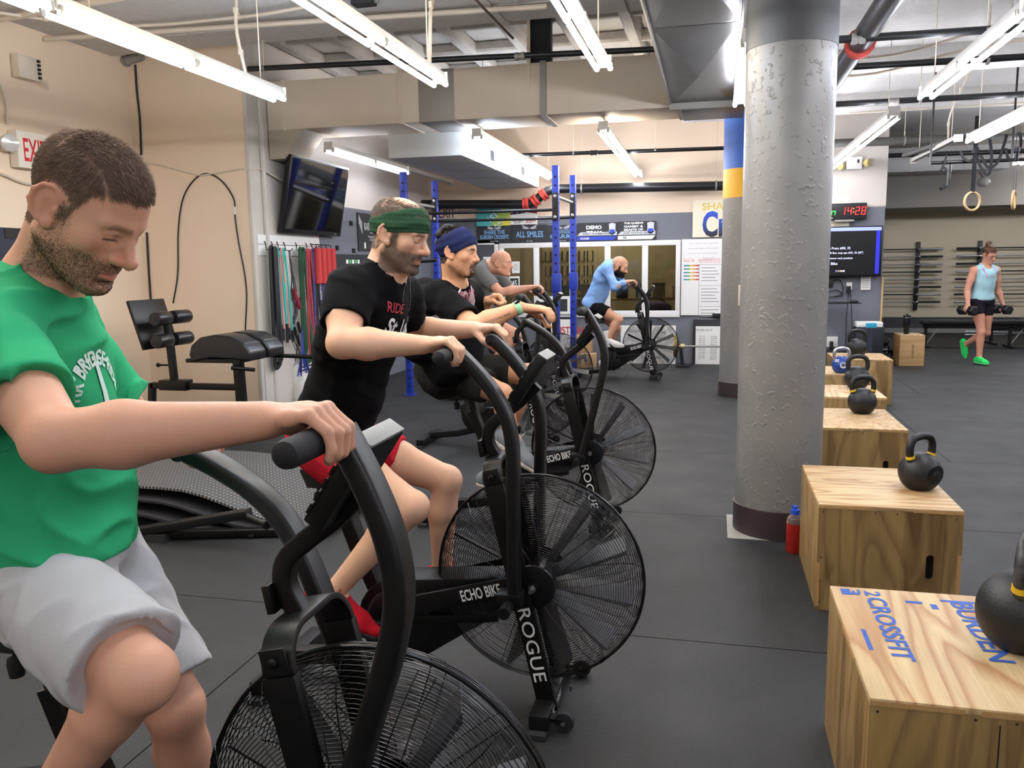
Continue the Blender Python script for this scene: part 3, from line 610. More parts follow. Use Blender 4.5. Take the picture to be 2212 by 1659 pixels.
M_bkb = pm('blue_vinyl', '#1c3d8c', .35, var=.1); M_chrome = pm('brushed_handle', '#b9b9bb', .3, .85)
k5 = kettlebell((1.235, 8.66, .508), .092, rad(4), 'blue kettlebell with a bare steel handle', M_bkb, M_chrome)
MB().lathe([(.001, .0), (.03, .001), (.03, 0)], (0, -.088, .085), (0, -1, .1), 16, cap=False).build('badge', M_print_w, k5)
MB().lathe([(.001, .0), (.018, .001), (.018, 0)], (0, -.0895, .085), (0, -1, .1), 16, cap=False).build('badge_centre', pm('badge_gold', '#b89b52', .4, .5), k5)
letter('35', M_print_w, (-.055, -.066, .128), (1, -.5, 0), (.3, .35, 1), h=.03, parent=k5, offset=.03, name='number'); letter('LB', M_print_w, (.055, -.066, .128), (1, .5, 0), (-.3, .35, 1), h=.026, parent=k5, offset=.03, name='number')
kettlebell((1.615, 10.2, .508), .112, rad(3), 'plain black kettlebell on the farthest box', M_iron, M_iron)
# red bottle beside the column
M_juice = pm('red_drink', '#9c1812', .12, coat=.5, var=.25, vs=6); M_clear = pm('clear_plastic', '#f2d8d0', .08, trans=.9, ior=1.3)
t = thing('sports_bottle', 'clear bottle of red drink with a blue cap beside the column', 'bottle', (.463, 4.70, 0))
MB().lathe([(.001, .0), (.043, 0), (.0468, .007), (.0468, .166), (.0005, .167)], n=28, cap=False).build('drink', M_juice, t)
MB().lathe([(.044, .1675), (.0465, .168), (.0465, .178), (.043, .196), (.03, .212), (.02, .217), (.02, .222)], n=28, cap=False).build('bottle_shoulder', M_clear, t)
MB().lathe([(.021, .216), (.0235, .217), (.0235, .243), (.012, .246), (.012, .262), (.008, .265), (.001, .265)], n=20, cap=False).build('cap', pm('blue_cap', '#2d52c8', .4), t)
MB().box(-.018, -.008, -.006, .006, .238, .268).build('flip_lid', MATS['blue_cap'], t, bevel=.002)
# small box with a name burnt in, tall mug on it
t = thing('plyo_box', 'small plywood box with an upright burnt-in word in the far doorway', 'box', (2.765, 13.6, 0), rad(1), 'plywood jump boxes')
M_syn = plywood('ply_pale', '#d0aa76', '#c09761', 2.2, 0, .8)
MB().box(0, .35, 0, .016, .0, .455).build('front_panel', M_syn, t, bevel=.003); MB().box(0, .35, .42, .436, 0, .455).build('back_panel', M_syn, t, bevel=.003)
MB().box(0, .016, .016, .42, 0, .455).build('side_panel', M_syn, t); MB().box(.334, .35, .016, .42, 0, .455).build('side_panel', M_syn, t)
MB().box(0.0, .35, .0, .436, .455, .471).build('top_panel', PLY[0], t, bevel=.003)
letter('SYNERGEE', pm('burnt_print', '#6b4a28', .7), (.185, -.001, .22), (0, 0, 1), (-1, 0, 0), w=.22, h=.03, parent=t, offset=.01)
t = thing('travel_mug', 'black travel mug with a side handle on the small plywood box', 'mug', (2.885, 13.8, .471))
M_mug = pm('mug_black', '#0f1116', .35)
MB().lathe([(.03, 0), (.036, .004), (.038, .11), (.05, .13), (.052, .27), (.05, .275)], n=24).build('body', M_mug, t)
MB().lathe([(.053, .272), (.054, .29), (.02, .295), (.018, .31), (.001, .31)], n=24, cap=False).build('lid', M_mug, t)
MB().tube(spline([(.048, 0, .245), (.085, 0, .25), (.1, 0, .22), (.1, 0, .16), (.085, 0, .135), (.05, 0, .14)], 4), .009, 8, up=(0, 1, 0)).build('handle', M_mug, t)
MB().lathe([(.0535, .25), (.054, .254), (.0535, .258)], n=24, cap=False).build('steel_ring', M_steel, t)
# ================================================================== AIR BIKES (local frame: x ahead, z up, origin under the fan hub)
HZ, FR = .478, .383
M_pow = pm('bike_black', '#060607', .38, var=.08, vs=30, bump=.04, bs=260, spec=.42)
M_pow2 = pm('bike_grey_black', '#0a0a0b', .4, var=.06, vs=30, bump=.04, bs=260)
M_foam = pm('foam_grip', '#131315', .75, bump=.1, bs=300)
M_wire = pm('cage_wire', '#0e0e10', .35, spec=.6)
M_blade = pm('fan_blade', '#26262a', .4, var=.05)
M_endlit = pm('console_end_lit', '#8c8c88', .5)  # ceiling lamp light on the console's upper end, put into its colour
M_seat = pm('saddle_vinyl', '#131315', .45)
def tubeprof(w, h, r=.006): return rrect(w, h, r, 3)
def cage_mesh():
    """rings of wire on both domed faces plus the looped radial supports"""
    def dome(r): # half thickness at radius r
        q = [(.075, .108), (.2, .104), (.29, .095), (.335, .08), (.362, .055), (.378, .03), (.383, .012)]
        return float(np.interp(r, [a for a, _ in q], [b for _, b in q]))
    m = MB(); rs = list(np.linspace(.084, .36, 34)) + [.367, .373, .378, .381]
    n = 72
    for s in (-1, 1):
        for r in rs:
            m.tube([(r * math.cos(2 * math.pi * k / n), s * dome(r), HZ + r * math.sin(2 * math.pi * k / n)) for k in range(n)], .0013, 3, closed=True, up=(0, 1, 0))
        for k in range(12):
            a0 = 2 * math.pi * (k + .25) / 12
            pts = []
            for i in range(9):
                r = .08 + (.378 - .08) * i / 8; a = a0 + (-.12 if True else 0) * (1 - i / 8) ** 2; pts.append((r * math.cos(a), s * (dome(r) + .002), HZ + r * math.sin(a)))
            for i in range(8, -1, -1):
                r = .08 + (.378 - .08) * i / 8; a = a0 + .1 + .1 * (1 - i / 8) ** 2 * (1 if i < 8 else 0); pts.append((r * math.cos(a), s * (dome(r) + .002), HZ + r * math.sin(a)))
            m.tube(pts, .0017, 3, up=(0, 1, 0))
    return m.mesh('fan_cage', merge=False, smooth=60)
def arm_profile():
    """centre line of a handle arm in x, z (pivot at the hub height)"""
    return spline([(-.045, .44), (-.045, .62), (-.045, .82), (-.044, .98), (-.058, 1.09), (-.1, 1.18), (-.16, 1.255), (-.215, 1.31), (-.235, 1.328)], 5)
def make_bike(label):
    t = thing('air_bike', label, 'exercise bike', (0, 0, 0), 0, 'air bikes in a row')
    cg = cage_mesh(); cg.materials.append(M_wire); link('fan_cage', cg, t)
    MB().tube([(FR * math.cos(2 * math.pi * k / 72), 0, HZ + FR * math.sin(2 * math.pi * k / 72)) for k in range(72)], .0055, 6, closed=True, up=(0, 1, 0)).build('cage_rim', M_wire, t)
    rot = MB().cyl((0, -.09, HZ), (0, .09, HZ), .05, n=20).build('fan_rotor', M_pow, t)
    bl = MB(); 
    bl.add([(.05, -.045, -.012), (.34, -.05, -.02), (.35, -.045, -.01), (.34, .05, .02), (.05, .045, .012), (.05, -.045, -.010), (.34, -.05, -.018), (.35, -.045, -.008), (.34, .05, .022), (.05, .045, .014)], [(0, 1, 2, 3, 4), (9, 8, 7, 6, 5)] + [(i, (i + 1) % 5, (i + 1) % 5 + 5, i + 5) for i in range(5)])
    bme = bl.mesh('fan_blade', smooth=0); bme.materials.append(M_blade)
    for k in range(11): link('fan_blade', bme, rot, (0, 0, HZ), rot=(0, 2 * math.pi * k / 11 + .15, 0))
    for s in (-1, 1):
        MB().lathe([(.001, .004), (.06, .003), (.078, -.001), (.08, -.008)], (0, s * .108, HZ), (0, s, 0), 28, cap=False).build('hub_cover', M_pow2, t)
        MB().lathe([(.014, 0), (.014, .02), (.008, .02), (.008, .045), (.001, .045)], (0, s * .11, HZ), (0, s, 0), 12, cap=False).build('axle_bolt', M_steel if s < 0 else M_pow, t)
        MB().obox((-.025, s * .122, HZ + .0), (.11, .006, .03), (1, 0, .12)).build('axle_bracket', M_pow, t, bevel=.002)
    # fork: an inverted U leaning back over the fan
    L0, L1 = Vector((.058, 0, .03)), Vector((-.147, 0, .925)); ld = (L1 - L0).normalized(); nx = Vector((ld.z, 0, -ld.x))
    fy = .128; Ln = (L1 - L0).length; R_ = .075
    for s in (-1, 1):
        pth = [L0 + Vector((0, s * fy, 0)) + ld * (Ln - R_) * k / 6 for k in range(7)]
        MB().sweep(pth, [(-.034, -.012), (.034, -.012), (.034, .012), (-.034, .012)], up=(0, 1, 0)).build('fork_leg', M_pow, t, bevel=.002)
    ap = [L0 + ld * (Ln - R_) + Vector((0, -fy, 0))]
    for k in range(1, 9):
        a = rad(180 - 90 * k / 8); ap.append(L0 + ld * (Ln - R_ + R_ * math.sin(a)) + Vector((0, -fy + R_ + R_ * math.cos(a), 0)))
    for k in range(0, 9):
        a = rad(90 - 90 * k / 8); ap.append(L0 + ld * (Ln - R_ + R_ * math.sin(a)) + Vector((0, fy - R_ + R_ * math.cos(a), 0)))
    vs = []; 
    for i, p in enumerate(ap):
        tg = (ap[min(i + 1, len(ap) - 1)] - ap[max(i - 1, 0)]).normalized(); nn = tg.cross(nx).normalized()
        for a, b_ in ((-.034, -.007), (.034, -.007), (.034, .007), (-.034, .007)): vs.append(p + nx * a + nn * b_)
    m = len(ap); fs = [(i * 4 + q, i * 4 + (q + 1) % 4, i * 4 + 4 + (q + 1) % 4, i * 4 + 4 + q) for i in range(m - 1) for q in range(4)] + [(0, 1, 2, 3), tuple((m - 1) * 4 + q for q in range(4))]
    MB().add(vs, fs).build('fork_arch', M_pow2, t, bevel=.0015)
    pl = L0 + ld * (Ln - .02) + Vector((0, -fy - .006, 0))
    br = MB().obox(L0 + ld * (Ln - .045) + Vector((0, -fy - .009, 0)), (.055, .005, .052), nx, ld).build('post_bracket', M_pow2, t, bevel=.002)
    MB().lathe([(.011, 0), (.011, .006), (.006, .009), (.001, .009)], L0 + ld * (Ln - .045) + Vector((0, -fy - .0115, 0)), (0, -1, 0), 12, cap=False).build('bolt', M_pow, t)
    # post and console
    pp = spline([(-.15, 0, .91), (-.182, 0, .975), (-.176, 0, 1.03), (-.13, 0, 1.075), (-.065, 0, 1.125), (.0, 0, 1.19)], 4)
    MB().sweep(pp, tubeprof(.042, .036), up=(0, 1, 0)).build('console_post', M_pow, t)
    MB().obox((-.205, 0, .955), (.018, .07, .06), (1, 0, .2), (0, 0, 1)).build('bottle_bracket', M_pow, t, bevel=.003)
    cd_ = Vector((.1, 0, .15)).normalized(); cn = Vector((.15, 0, -.1)).normalized()
    cs = MB().obox((-.02, 0, 1.215), (.2, .17, .042), cd_, -cn).build('console', M_pow, t, bevel=.006)
    MB().obox(Vector((-.02, 0, 1.215)) - cn * .0225, (.15, .13, .004), cd_, -cn).build('screen', pm('lcd', '#5a6258', .25), cs, bevel=.001)
    MB().obox(Vector((-.02, 0, 1.215)) + cd_ * .1015, (.004, .166, .038), cd_, -cn).build('lit_end', M_endlit, cs, bevel=.002, label='end face painted pale for lamp light')  # upper end painted pale to stand for lamp light falling on it
    for k in range(5): MB().obox(Vector((-.02, -.0862, 1.215)) + cd_ * (-.07 + .03 * k) - cn * .02, (.022, .002, .006), cd_, -cn).build('edge_slot', M_pow2, cs, smooth=0)
    # beam with the name, lower stay, crank housing
    for s in (-1, 1):
        a, b_ = Vector((-.46, s * .118, .376)), Vector((-.03, s * .13, .496)); bm_ = MB().obox((a + b_) / 2, ((b_ - a).length, .018, .07), b_ - a).build('beam', M_pow, t, bevel=.004)
        if s < 0:
            ex = (b_ - a).normalized(); letter('ECHO BIKE', M_print_w, Vector((-.186, s * .126 - .0105, .4545)), ex, (-ex.z, 0, ex.x), w=.155, h=.043, parent=t, offset=.022)
            dn = -ld; rg = letter('ROGUE', M_print_w, L0 + ld * (Ln * .275) + Vector((0, -fy - .0128, 0)), dn, nx, w=.275, h=.047, parent=t, offset=.008, space=1.05)
        else:
            ex = (a - b_).normalized(); letter('ECHO BIKE', M_print_w, Vector((-.186, s * .126 + .0105, .4545)), ex, (ex.z, 0, -ex.x), w=.165, h=.043, parent=t, offset=.022)
    MB().obox((-.30, -.1, .33), (.34, .014, .03), (1, 0, .12)).build('lower_stay', M_pow, t, bevel=.003)
    def tear(cx, cz, r0, tx, tz, r1, n=14):
        d = Vector((tx - cx, tz - cz)); L_ = d.length; a = math.atan2(d.y, d.x); b_ = math.acos((r0 - r1) / L_); o = []
        for k in range(n + 1):
            q = a + b_ + (2 * math.pi - 2 * b_) * k / n; o.append((cx + r0 * math.cos(q), cz + r0 * math.sin(q)))
        for k in range(n // 2 + 1):
            q = a - b_ + 2 * b_ * k / (n // 2); o.append((tx + r1 * math.cos(q), tz + r1 * math.sin(q)))
        return o
    MB().prism(tear(-.53, .285, .165, -.09, .44, .05), (0, -.07, 0), (1, 0, 0), (0, 0, 1), (0, 1, 0), .14).build('chain_housing', M_pow, t, bevel=.01)
    MB().lathe([(.001, .012), (.11, .01), (.125, .004), (.13, 0)], (-.53, -.07, .285), (0, -1, 0), 28, cap=False).build('crank_disc', M_pow2, t)
    # rear frame, seat, slider
    MB().sweep([(-.5, 0, .16), (-.75, 0, .1), (-1.02, 0, .07)], tubeprof(.06, .06)).build('rear_frame', M_pow, t)
    MB().sweep([(-.6, 0, .3), (-.7, 0, .52), (-.765, 0, .70)], tubeprof(.055, .07), up=(0, 1, 0)).build('seat_tube', M_pow, t)
    MB().sweep([(-.74, 0, .64), (-.775, 0, .79)], tubeprof(.045, .055), up=(0, 1, 0)).build('seat_post', M_pow2, t)
    sl = MB().prism([(-.93, .845), (-.66, .845), (-.635, .775), (-.90, .775)], (0, -.034, 0), (1, 0, 0), (0, 0, 1), (0, 1, 0), .068).build('seat_slider', pm('slider_metal', '#3c3b38', .4, .5, var=.2, vs=20), t, bevel=.003)
    letter('6 5 4 3 2 1', M_print_w, (-.775, -.0355, .80), (1, 0, 0), (0, 0, 1), h=.011, parent=t, offset=.0, name='scale_numbers')
    MB().lathe([(.006, .05), (.006, .02), (.017, .015), (.02, 0), (.016, -.03), (.001, -.034)], (-.87, -.0, .735), (0, 0, 1), 14, cap=False).build('slider_knob', M_foam, t)
    st = MB(); st.ell((-.88, 0, .905), (.125, .115, .045), 24, 10); st2 = MB(); 
    se = MB().sweep([(-.99, 0, .905), (-.94, 0, .91), (-.86, 0, .905), (-.76, 0, .9), (-.68, 0, .89), (-.64, 0, .88)], [(math.cos(rad(a)), .32 * math.sin(rad(a))) for a in range(0, 360, 20)], scale=[.05, .105, .105, .06, .036, .02])
    se.build('saddle', M_seat, t, smooth=70); MB().cyl((-.83, 0, .84), (-.83, 0, .885), .025).build('saddle_clamp', M_pow, t)
    for x, yl in ((.045, .255), (-1.03, .25)):
        MB().box(x - .035, x + .035, -yl, yl, .022, .075).build('stabiliser', M_pow2 if x > 0 else M_pow, t, bevel=.006)
        for s in (-1, 1): MB().box(x - .03, x + .03, s * yl - .03, s * yl + .03, 0, .022).build('foot_pad', M_dark, t, bevel=.004)
    for s in (-1, 1):
        MB().lathe([(.012, -.014), (.034, -.014), (.037, -.008), (.037, .008), (.034, .014), (.012, .014)], (.125, s * .2, .037), (0, 1, 0), 20).build('transport_wheel', M_dark, t)
        MB().obox((.09, s * .2, .045), (.08, .04, .012), (1, 0, -.1)).build('wheel_arm', M_pow, t); MB().cyl((.125, s * .2 - .022, .037), (.125, s * .2 + .022, .037), .008, n=10).build('wheel_bolt', M_steel, t)
        MB().cyl((-.06, s * .13, .455), (-.06, s * .30, .455), .021, n=16).build('foot_peg', M_pow2, t)
        MB().obox((-.06, s * .2, .47), (.09, .07, .05)).build('pivot_block', M_pow, t, bevel=.006)
    MB().obox((.115, 0, .05), (.004, .01, .02)).build('label_plate', M_pow2, t)
    letter('ECHO BIKE', M_print_w, (.0812, -.1, .05), (0, 1, 0), (0, 0, 1), w=.16, h=.03, parent=t, offset=.015)
    return t
def arms_for(t, near, far):
    """handle arms swing about the hub; each has its foam grip"""
    for s, ang in ((-1, near), (1, far)):
        p = [(x + .045, 0, z - .44) for x, z in arm_profile()]
        a = MB().sweep(p, rrect(.042, .066, .012, 3), up=(0, 1, 0)).build('handle_arm', M_pow2, t, (-.045, s * .2, .44), smooth=50); a.rotation_euler = (0, rad(ang), 0)
        e = Vector(p[-1]); MB().lathe([(.0215, -.025), (.0235, .0), (.0235, .165), (.021, .178), (.012, .184), (.001, .185)], e + Vector((-.004, 0, -.004)), (0, s, 0), 18, cap=True).build('grip', M_foam, a)
def cranks_for(t, ang):
    ax = Vector((-.53, 0, .285))
    for s, a in ((-1, ang), (1, ang + 180)):
        d = Vector((math.cos(rad(a)), 0, math.sin(rad(a)))); e = ax + d * .17 + Vector((0, s * .115, 0))
        c_ = MB().sweep([ax + Vector((0, s * .095, 0)), e], tubeprof(.012, .03), up=(0, 1, 0)).build('crank_arm', M_pow2, t)
        MB().obox(e + Vector((0, s * .06, 0)), (.1, .095, .022)).build('pedal', M_pow, c_, bevel=.005); MB().cyl(e, e + Vector((0, s * .05, 0)), .009, n=8).build('pedal_axle', M_steel, c_)
proto = make_bike('air bike nearest the camera, ridden by the man in the green shirt')
BIKES = dict(b1=(-.65, 1.45), b2=(-.604, 2.85), b3=(-.71, 4.98), b4=(-1.5, 7.1), b6=(-1.66, 8.95), b5=(-.85, 11.65))
BL = dict(b2='air bike ridden by the man with the green headband', b3='air bike ridden by the man with the navy headband', b4='riderless air bike in the middle of the row', b6='air bike ridden by the bald man in the grey shirt', b5='air bike by the back window, ridden by the man in the pale blue sweater')
BT = {'b1': proto}; proto.location = (BIKES['b1'][0], BIKES['b1'][1], 0)
for k in ('b2', 'b3', 'b4', 'b6', 'b5'):
    o = copy_tree(proto); o.location = (BIKES[k][0], BIKES[k][1], 0); o['label'] = BL[k]; BT[k] = o
ARM = dict(b1=(18, -21), b2=(0, 1.5), b3=(14, -15), b4=(10, -12), b6=(6, -4), b5=(2, -3))
CRK = dict(b1=(112), b2=(178), b3=(62), b4=30, b6=150, b5=80)
for k in BT: arms_for(BT[k], *ARM[k]); cranks_for(BT[k], CRK[k])
# ================================================================== PEOPLE: smooth blended bodies meshed by surface nets
def axis_pts(lo, hi, h, fine=()):
    """grid coordinates from lo to hi with step h, finer inside the given (a, b, step) spans"""
    out = [lo]; x = lo
    while x < hi:
        st = h
        for a, b, f in fine:
            if a - h * .5 <= x <= b: st = min(st, f)
            elif x < a and x + st > a: st = max(min(st, a - x), min(f, h))
        x += st; out.append(x)
    return np.array(out, np.float32)
class SDF:
    def __init__(s, lo, hi, h, fine=()):
        s.ax = [axis_pts(lo[i], hi[i], h, [(f[0][i], f[1][i], f[2]) for f in fine]) for i in range(3)]
        s.D = np.full([len(a) for a in s.ax], .5, np.float32)
    def win(s, lo, hi):
        sl = []; co = []
        for i in range(3):
            a = np.searchsorted(s.ax[i], lo[i]); b = np.searchsorted(s.ax[i], hi[i])
            sl.append(slice(max(a - 1, 0), min(b + 1, len(s.ax[i])))); q = s.ax[i][sl[-1]]
            co.append(q.reshape([-1 if j == i else 1 for j in range(3)]))
        return tuple(sl), co
    def put(s, sl, d, k, mode='u'):
        A = s.D[sl]
        if mode == 'u':
            if k > 0: h = np.maximum(k - np.abs(A - d), 0) / k; s.D[sl] = np.minimum(A, d) - h * h * (k / 4)
            else: s.D[sl] = np.minimum(A, d)
        else:
            d = -d
            if k > 0: h = np.maximum(k - np.abs(A - d), 0) / k; s.D[sl] = np.maximum(A, d) + h * h * (k / 4)
            else: s.D[sl] = np.maximum(A, d)
    def rc(s, a, b, ra, rb, k=.02, flat=None, mode='u'):
        """tapered limb from a to b; flat=(direction, factor>1) squeezes it along a direction"""
        a = np.array(a, float); b = np.array(b, float); m = max(ra, rb) + k + .012
        sl, (X, Y, Z) = s.win(np.minimum(a, b) - m, np.maximum(a, b) + m)
        if any(q.stop <= q.start for q in sl): return
        px, py, pz = X - a[0], Y - a[1], Z - a[2]; v = b - a
        if flat is not None:
            f = np.array(flat[0], float); f /= np.linalg.norm(f); q = (px * f[0] + py * f[1] + pz * f[2]) * (flat[1] - 1)
            px, py, pz = px + q * f[0], py + q * f[1], pz + q * f[2]; v = v + f * (v @ f) * (flat[1] - 1)
        L2 = max(float(v @ v), 1e-9); t = np.clip((px * v[0] + py * v[1] + pz * v[2]) / L2, 0, 1)
        d = np.sqrt((px - t * v[0]) ** 2 + (py - t * v[1]) ** 2 + (pz - t * v[2]) ** 2) - (ra + (rb - ra) * t)
        s.put(sl, d.astype(np.float32), k, mode)
    def ell(s, c, r, R=None, k=.02, mode='u'):
        c = np.array(c, float); m = max(r) + k + .012; sl, (X, Y, Z) = s.win(c - m, c + m)
        if any(q.stop <= q.start for q in sl): return
        px, py, pz = X - c[0], Y - c[1], Z - c[2]
        if R is not None:
            R = np.array(R, float); px, py, pz = [px * R[i][0] + py * R[i][1] + pz * R[i][2] for i in range(3)]
        s.put(sl, ell_d(px, py, pz, (0, 0, 0), r).astype(np.float32), k, mode)
    def cut(s, p, n):
        """remove everything on the +n side of the plane through p"""
        p = np.array(p, float); n = np.array(n, float); n /= np.linalg.norm(n); X, Y, Z = [q.reshape([-1 if j == i else 1 for j in range(3)]) for i, q in enumerate(s.ax)]
        s.D = np.maximum(s.D, ((X - p[0]) * n[0] + (Y - p[1]) * n[1] + (Z - p[2]) * n[2]).astype(np.float32))
    def local_field(s, c, R, m, fn, k, mode='u'):
        c = np.array(c, float); sl, (X, Y, Z) = s.win(c - m, c + m); px, py, pz = X - c[0], Y - c[1], Z - c[2]
        q = [px * R[i][0] + py * R[i][1] + pz * R[i][2] for i in range(3)]; s.put(sl, fn(*q).astype(np.float32), k, mode)
    def mesh(s, near=None):
        D = s.D; I = D < 0; n = D.shape
        any_ = np.zeros([q - 1 for q in n], bool); all_ = np.ones([q - 1 for q in n], bool)
        offs = [(i, j, k) for i in (0, 1) for j in (0, 1) for k in (0, 1)]
        for i, j, k in offs:
            v = I[i:n[0] - 1 + i, j:n[1] - 1 + j, k:n[2] - 1 + k]; any_ |= v; all_ &= v
        cells = np.argwhere(any_ & ~all_); m = len(cells); idx = np.full(any_.shape, -1, np.int32); idx[tuple(cells.T)] = np.arange(m)
        vals = np.stack([D[cells[:, 0] + i, cells[:, 1] + j, cells[:, 2] + k] for i, j, k in offs], 1)
        P = np.zeros((m, 3)); cnt = np.zeros(m)
        for a in range(8):
            for b in range(a + 1, 8):
                oa, ob = np.array(offs[a]), np.array(offs[b])
                if np.abs(oa - ob).sum() != 1: continue
                va, vb = vals[:, a], vals[:, b]; cr = (va < 0) != (vb < 0)
                t = np.where(cr, va / np.where(cr, va - vb, 1), 0)
                P[cr] += oa + (ob - oa) * t[cr][:, None]; cnt += cr
        P /= cnt[:, None]
        V = np.empty((m, 3))
        for i in range(3): st = s.ax[i]; V[:, i] = st[cells[:, i]] + P[:, i] * (st[cells[:, i] + 1] - st[cells[:, i]])
        F = []
        for ax in range(3):
            u, w = (ax + 1) % 3, (ax + 2) % 3
            s0 = [slice(None)] * 3; s1 = [slice(None)] * 3; s0[ax] = slice(0, n[ax] - 1); s1[ax] = slice(1, n[ax])
            E = np.argwhere(I[tuple(s0)] != I[tuple(s1)]); E = E[(E[:, u] > 0) & (E[:, w] > 0) & (E[:, u] < n[u] - 1) & (E[:, w] < n[w] - 1)]
            if not len(E): continue
            q = []
            for du, dw in ((1, 1), (0, 1), (0, 0), (1, 0)):
                c = E.copy(); c[:, u] -= du; c[:, w] -= dw; q.append(idx[tuple(c.T)])
            q = np.stack(q, 1); ins = I[tuple(E.T)]; q[~ins] = q[~ins][:, ::-1]; F.append(q)
        return V, np.concatenate(F)
def ell_d(x, y, z, c, r):
    a, b, d = (x - c[0]), (y - c[1]), (z - c[2])
    k0 = np.sqrt((a / r[0]) ** 2 + (b / r[1]) ** 2 + (d / r[2]) ** 2); k1 = np.sqrt((a / r[0] ** 2) ** 2 + (b / r[1] ** 2) ** 2 + (d / r[2] ** 2) ** 2)
    return k0 * (k0 - 1) / np.maximum(k1, 1e-6)
def cap_d(x, y, z, a, b, ra, rb):
    v = np.array(b, float) - np.array(a, float); px, py, pz = x - a[0], y - a[1], z - a[2]
    t = np.clip((px * v[0] + py * v[1] + pz * v[2]) / (v @ v), 0, 1)
    return np.sqrt((px - t * v[0]) ** 2 + (py - t * v[1]) ** 2 + (pz - t * v[2]) ** 2) - (ra + (rb - ra) * t)
def smin(a, b, k): h = np.maximum(k - np.abs(a - b), 0) / k; return np.minimum(a, b) - h * h * (k / 4)
def smax(a, b, k): h = np.maximum(k - np.abs(a - b), 0) / k; return np.maximum(a, b) + h * h * (k / 4)
def sstep(a, b, x): t = np.clip((x - a) / (b - a), 0, 1); return t * t * (3 - 2 * t)
def wav(P, freq, seed, n=4):
    """smooth wandering waves in -1..1"""
    r = np.random.default_rng(seed); o = 0
    for i in range(n):
        k = r.normal(size=3); k *= freq * (.6 + .8 * r.random()) / np.linalg.norm(k); q = r.normal(size=3); q *= freq * .6 / np.linalg.norm(q)
        o = o + np.sin(P[0] * k[0] + P[1] * k[1] + P[2] * k[2] + r.random() * 6 + 1.4 * np.sin(P[0] * q[0] + P[1] * q[1] + P[2] * q[2] + r.random() * 6))
    return o / n
def cranium_d(x, y, z): return ell_d(x, y, z, (-.008, 0, .038), (.101, .077, .087))
def head_d(x, y, z, o):
    """head in its own axes: x ahead, y left, z up, about the middle of the skull; o: options"""
    ay = np.abs(y); w = o.get('wide', 1.); jw = o.get('jaw', 1.)
    d = cranium_d(x, y, z)
    d = smin(d, ell_d(x, y, z, (.026, 0, -.03), (.066, .062 * w, .088)), .03)
    d = smin(d, cap_d(x, ay, z, (-.012, .05 * jw, -.052), (.066, .016, -.1), .021, .02), .028)
    d = smin(d, ell_d(x, y, z, (.077, 0, -.1), (.021, .024, .018)), .02)
    d = smin(d, ell_d(x, y, z, (.066, 0, -.062), (.03, .031, .028)), .02)
    d = smin(d, cap_d(x, ay, z, (.085, .012, .021), (.069, .046, .022), .0115, .009), .014)
    d = smin(d, ell_d(x, ay, z, (.053, .047 * w, -.02), (.02, .018, .018)), .022)
    d = smax(d, -ell_d(x, ay, z, (.096, .031, .002), (.0185, .0185, .0125)), .013)
    d = smin(d, ell_d(x, ay, z, (.0718, .031, -.0005), (.0125, .0145, .0115)), .004)
    for a_, b_ in (((.0855, .019, .0065), (.084, .030, .0098)), ((.084, .030, .0098), (.0775, .044, .006))): d = smin(d, cap_d(x, ay, z, a_, b_, .0032, .0030), .003)
    d = smin(d, cap_d(x, ay, z, (.083, .024, -.0115), (.079, .040, -.0105), .0026, .0022), .004)
    nl = o.get('nose', 1.)
    d = smin(d, cap_d(x, y, z, (.087, 0, .012), (.087 + .023 * nl, 0, -.028), .0078, .0108), .012)
    d = smin(d, ell_d(x, y, z, (.087 + .023 * nl, 0, -.031), (.0135, .0128, .0118)), .008)
    d = smin(d, ell_d(x, ay, z, (.0985, .0135, -.036), (.012, .0085, .009)), .008)
    d = smax(d, -ell_d(x, ay, z, (.104, .0065, -.046), (.007, .0035, .004)), .004)
    op = o.get('mouth', 0.)
    d = smin(d, cap_d(x, ay, z, (.0935, 0, -.062 + op * .003), (.080, .023, -.0675), .0062, .003), .005)
    d = smin(d, cap_d(x, ay, z, (.0930, 0, -.076 - op * .012), (.080, .022, -.071 - op * .004), .0082, .0035), .005)
    d = smax(d, -cap_d(x, ay, z, (.103, 0, -.0685 - op * .005), (.086, .025, -.0695 - op * .002), .0016 + .007 * op, .001 + .002 * op), .003)
    d = smax(d, -cap_d(x, ay, z, (.098, 0, -.0875 - op * .012), (.09, .02, -.088 - op * .01), .004, .003), .01)
    # ears
    ca, sa = math.cos(.22), math.sin(.22); ex, ez = (x + .012) * ca + (z + .004) * sa, -(x + .012) * sa + (z + .004) * ca; ey = ay - .0775 * (.5 + .5 * w) + ex * .35
    e = ell_d(ex, ey, ez, (-.001, -.001, .001), (.0215, .0055, .0315)); e = smin(e, ell_d(ex, ey, ez, (.005, .001, -.028), (.0095, .006, .0105)), .006)
    e = smax(e, -ell_d(ex, ey, ez, (.004, .008, -.003), (.0105, .0075, .0165)), .004)
    rim = [(.012, .0, .012), (.0175, .002, .024), (.007, .003, .0335), (-.009, .0035, .032), (-.0205, .004, .02), (-.0235, .004, .003), (-.0185, .003, -.014), (-.008, .002, -.026)]
    for a_, b_ in zip(rim[:-1], rim[1:]): e = smin(e, cap_d(ex, ey, ez, a_, b_, .0042, .0042), .003)
    e = smin(e, ell_d(ex, ey, ez, (.0135, .001, -.004), (.005, .006, .008)), .004); d = smin(d, e, .006)
    return d
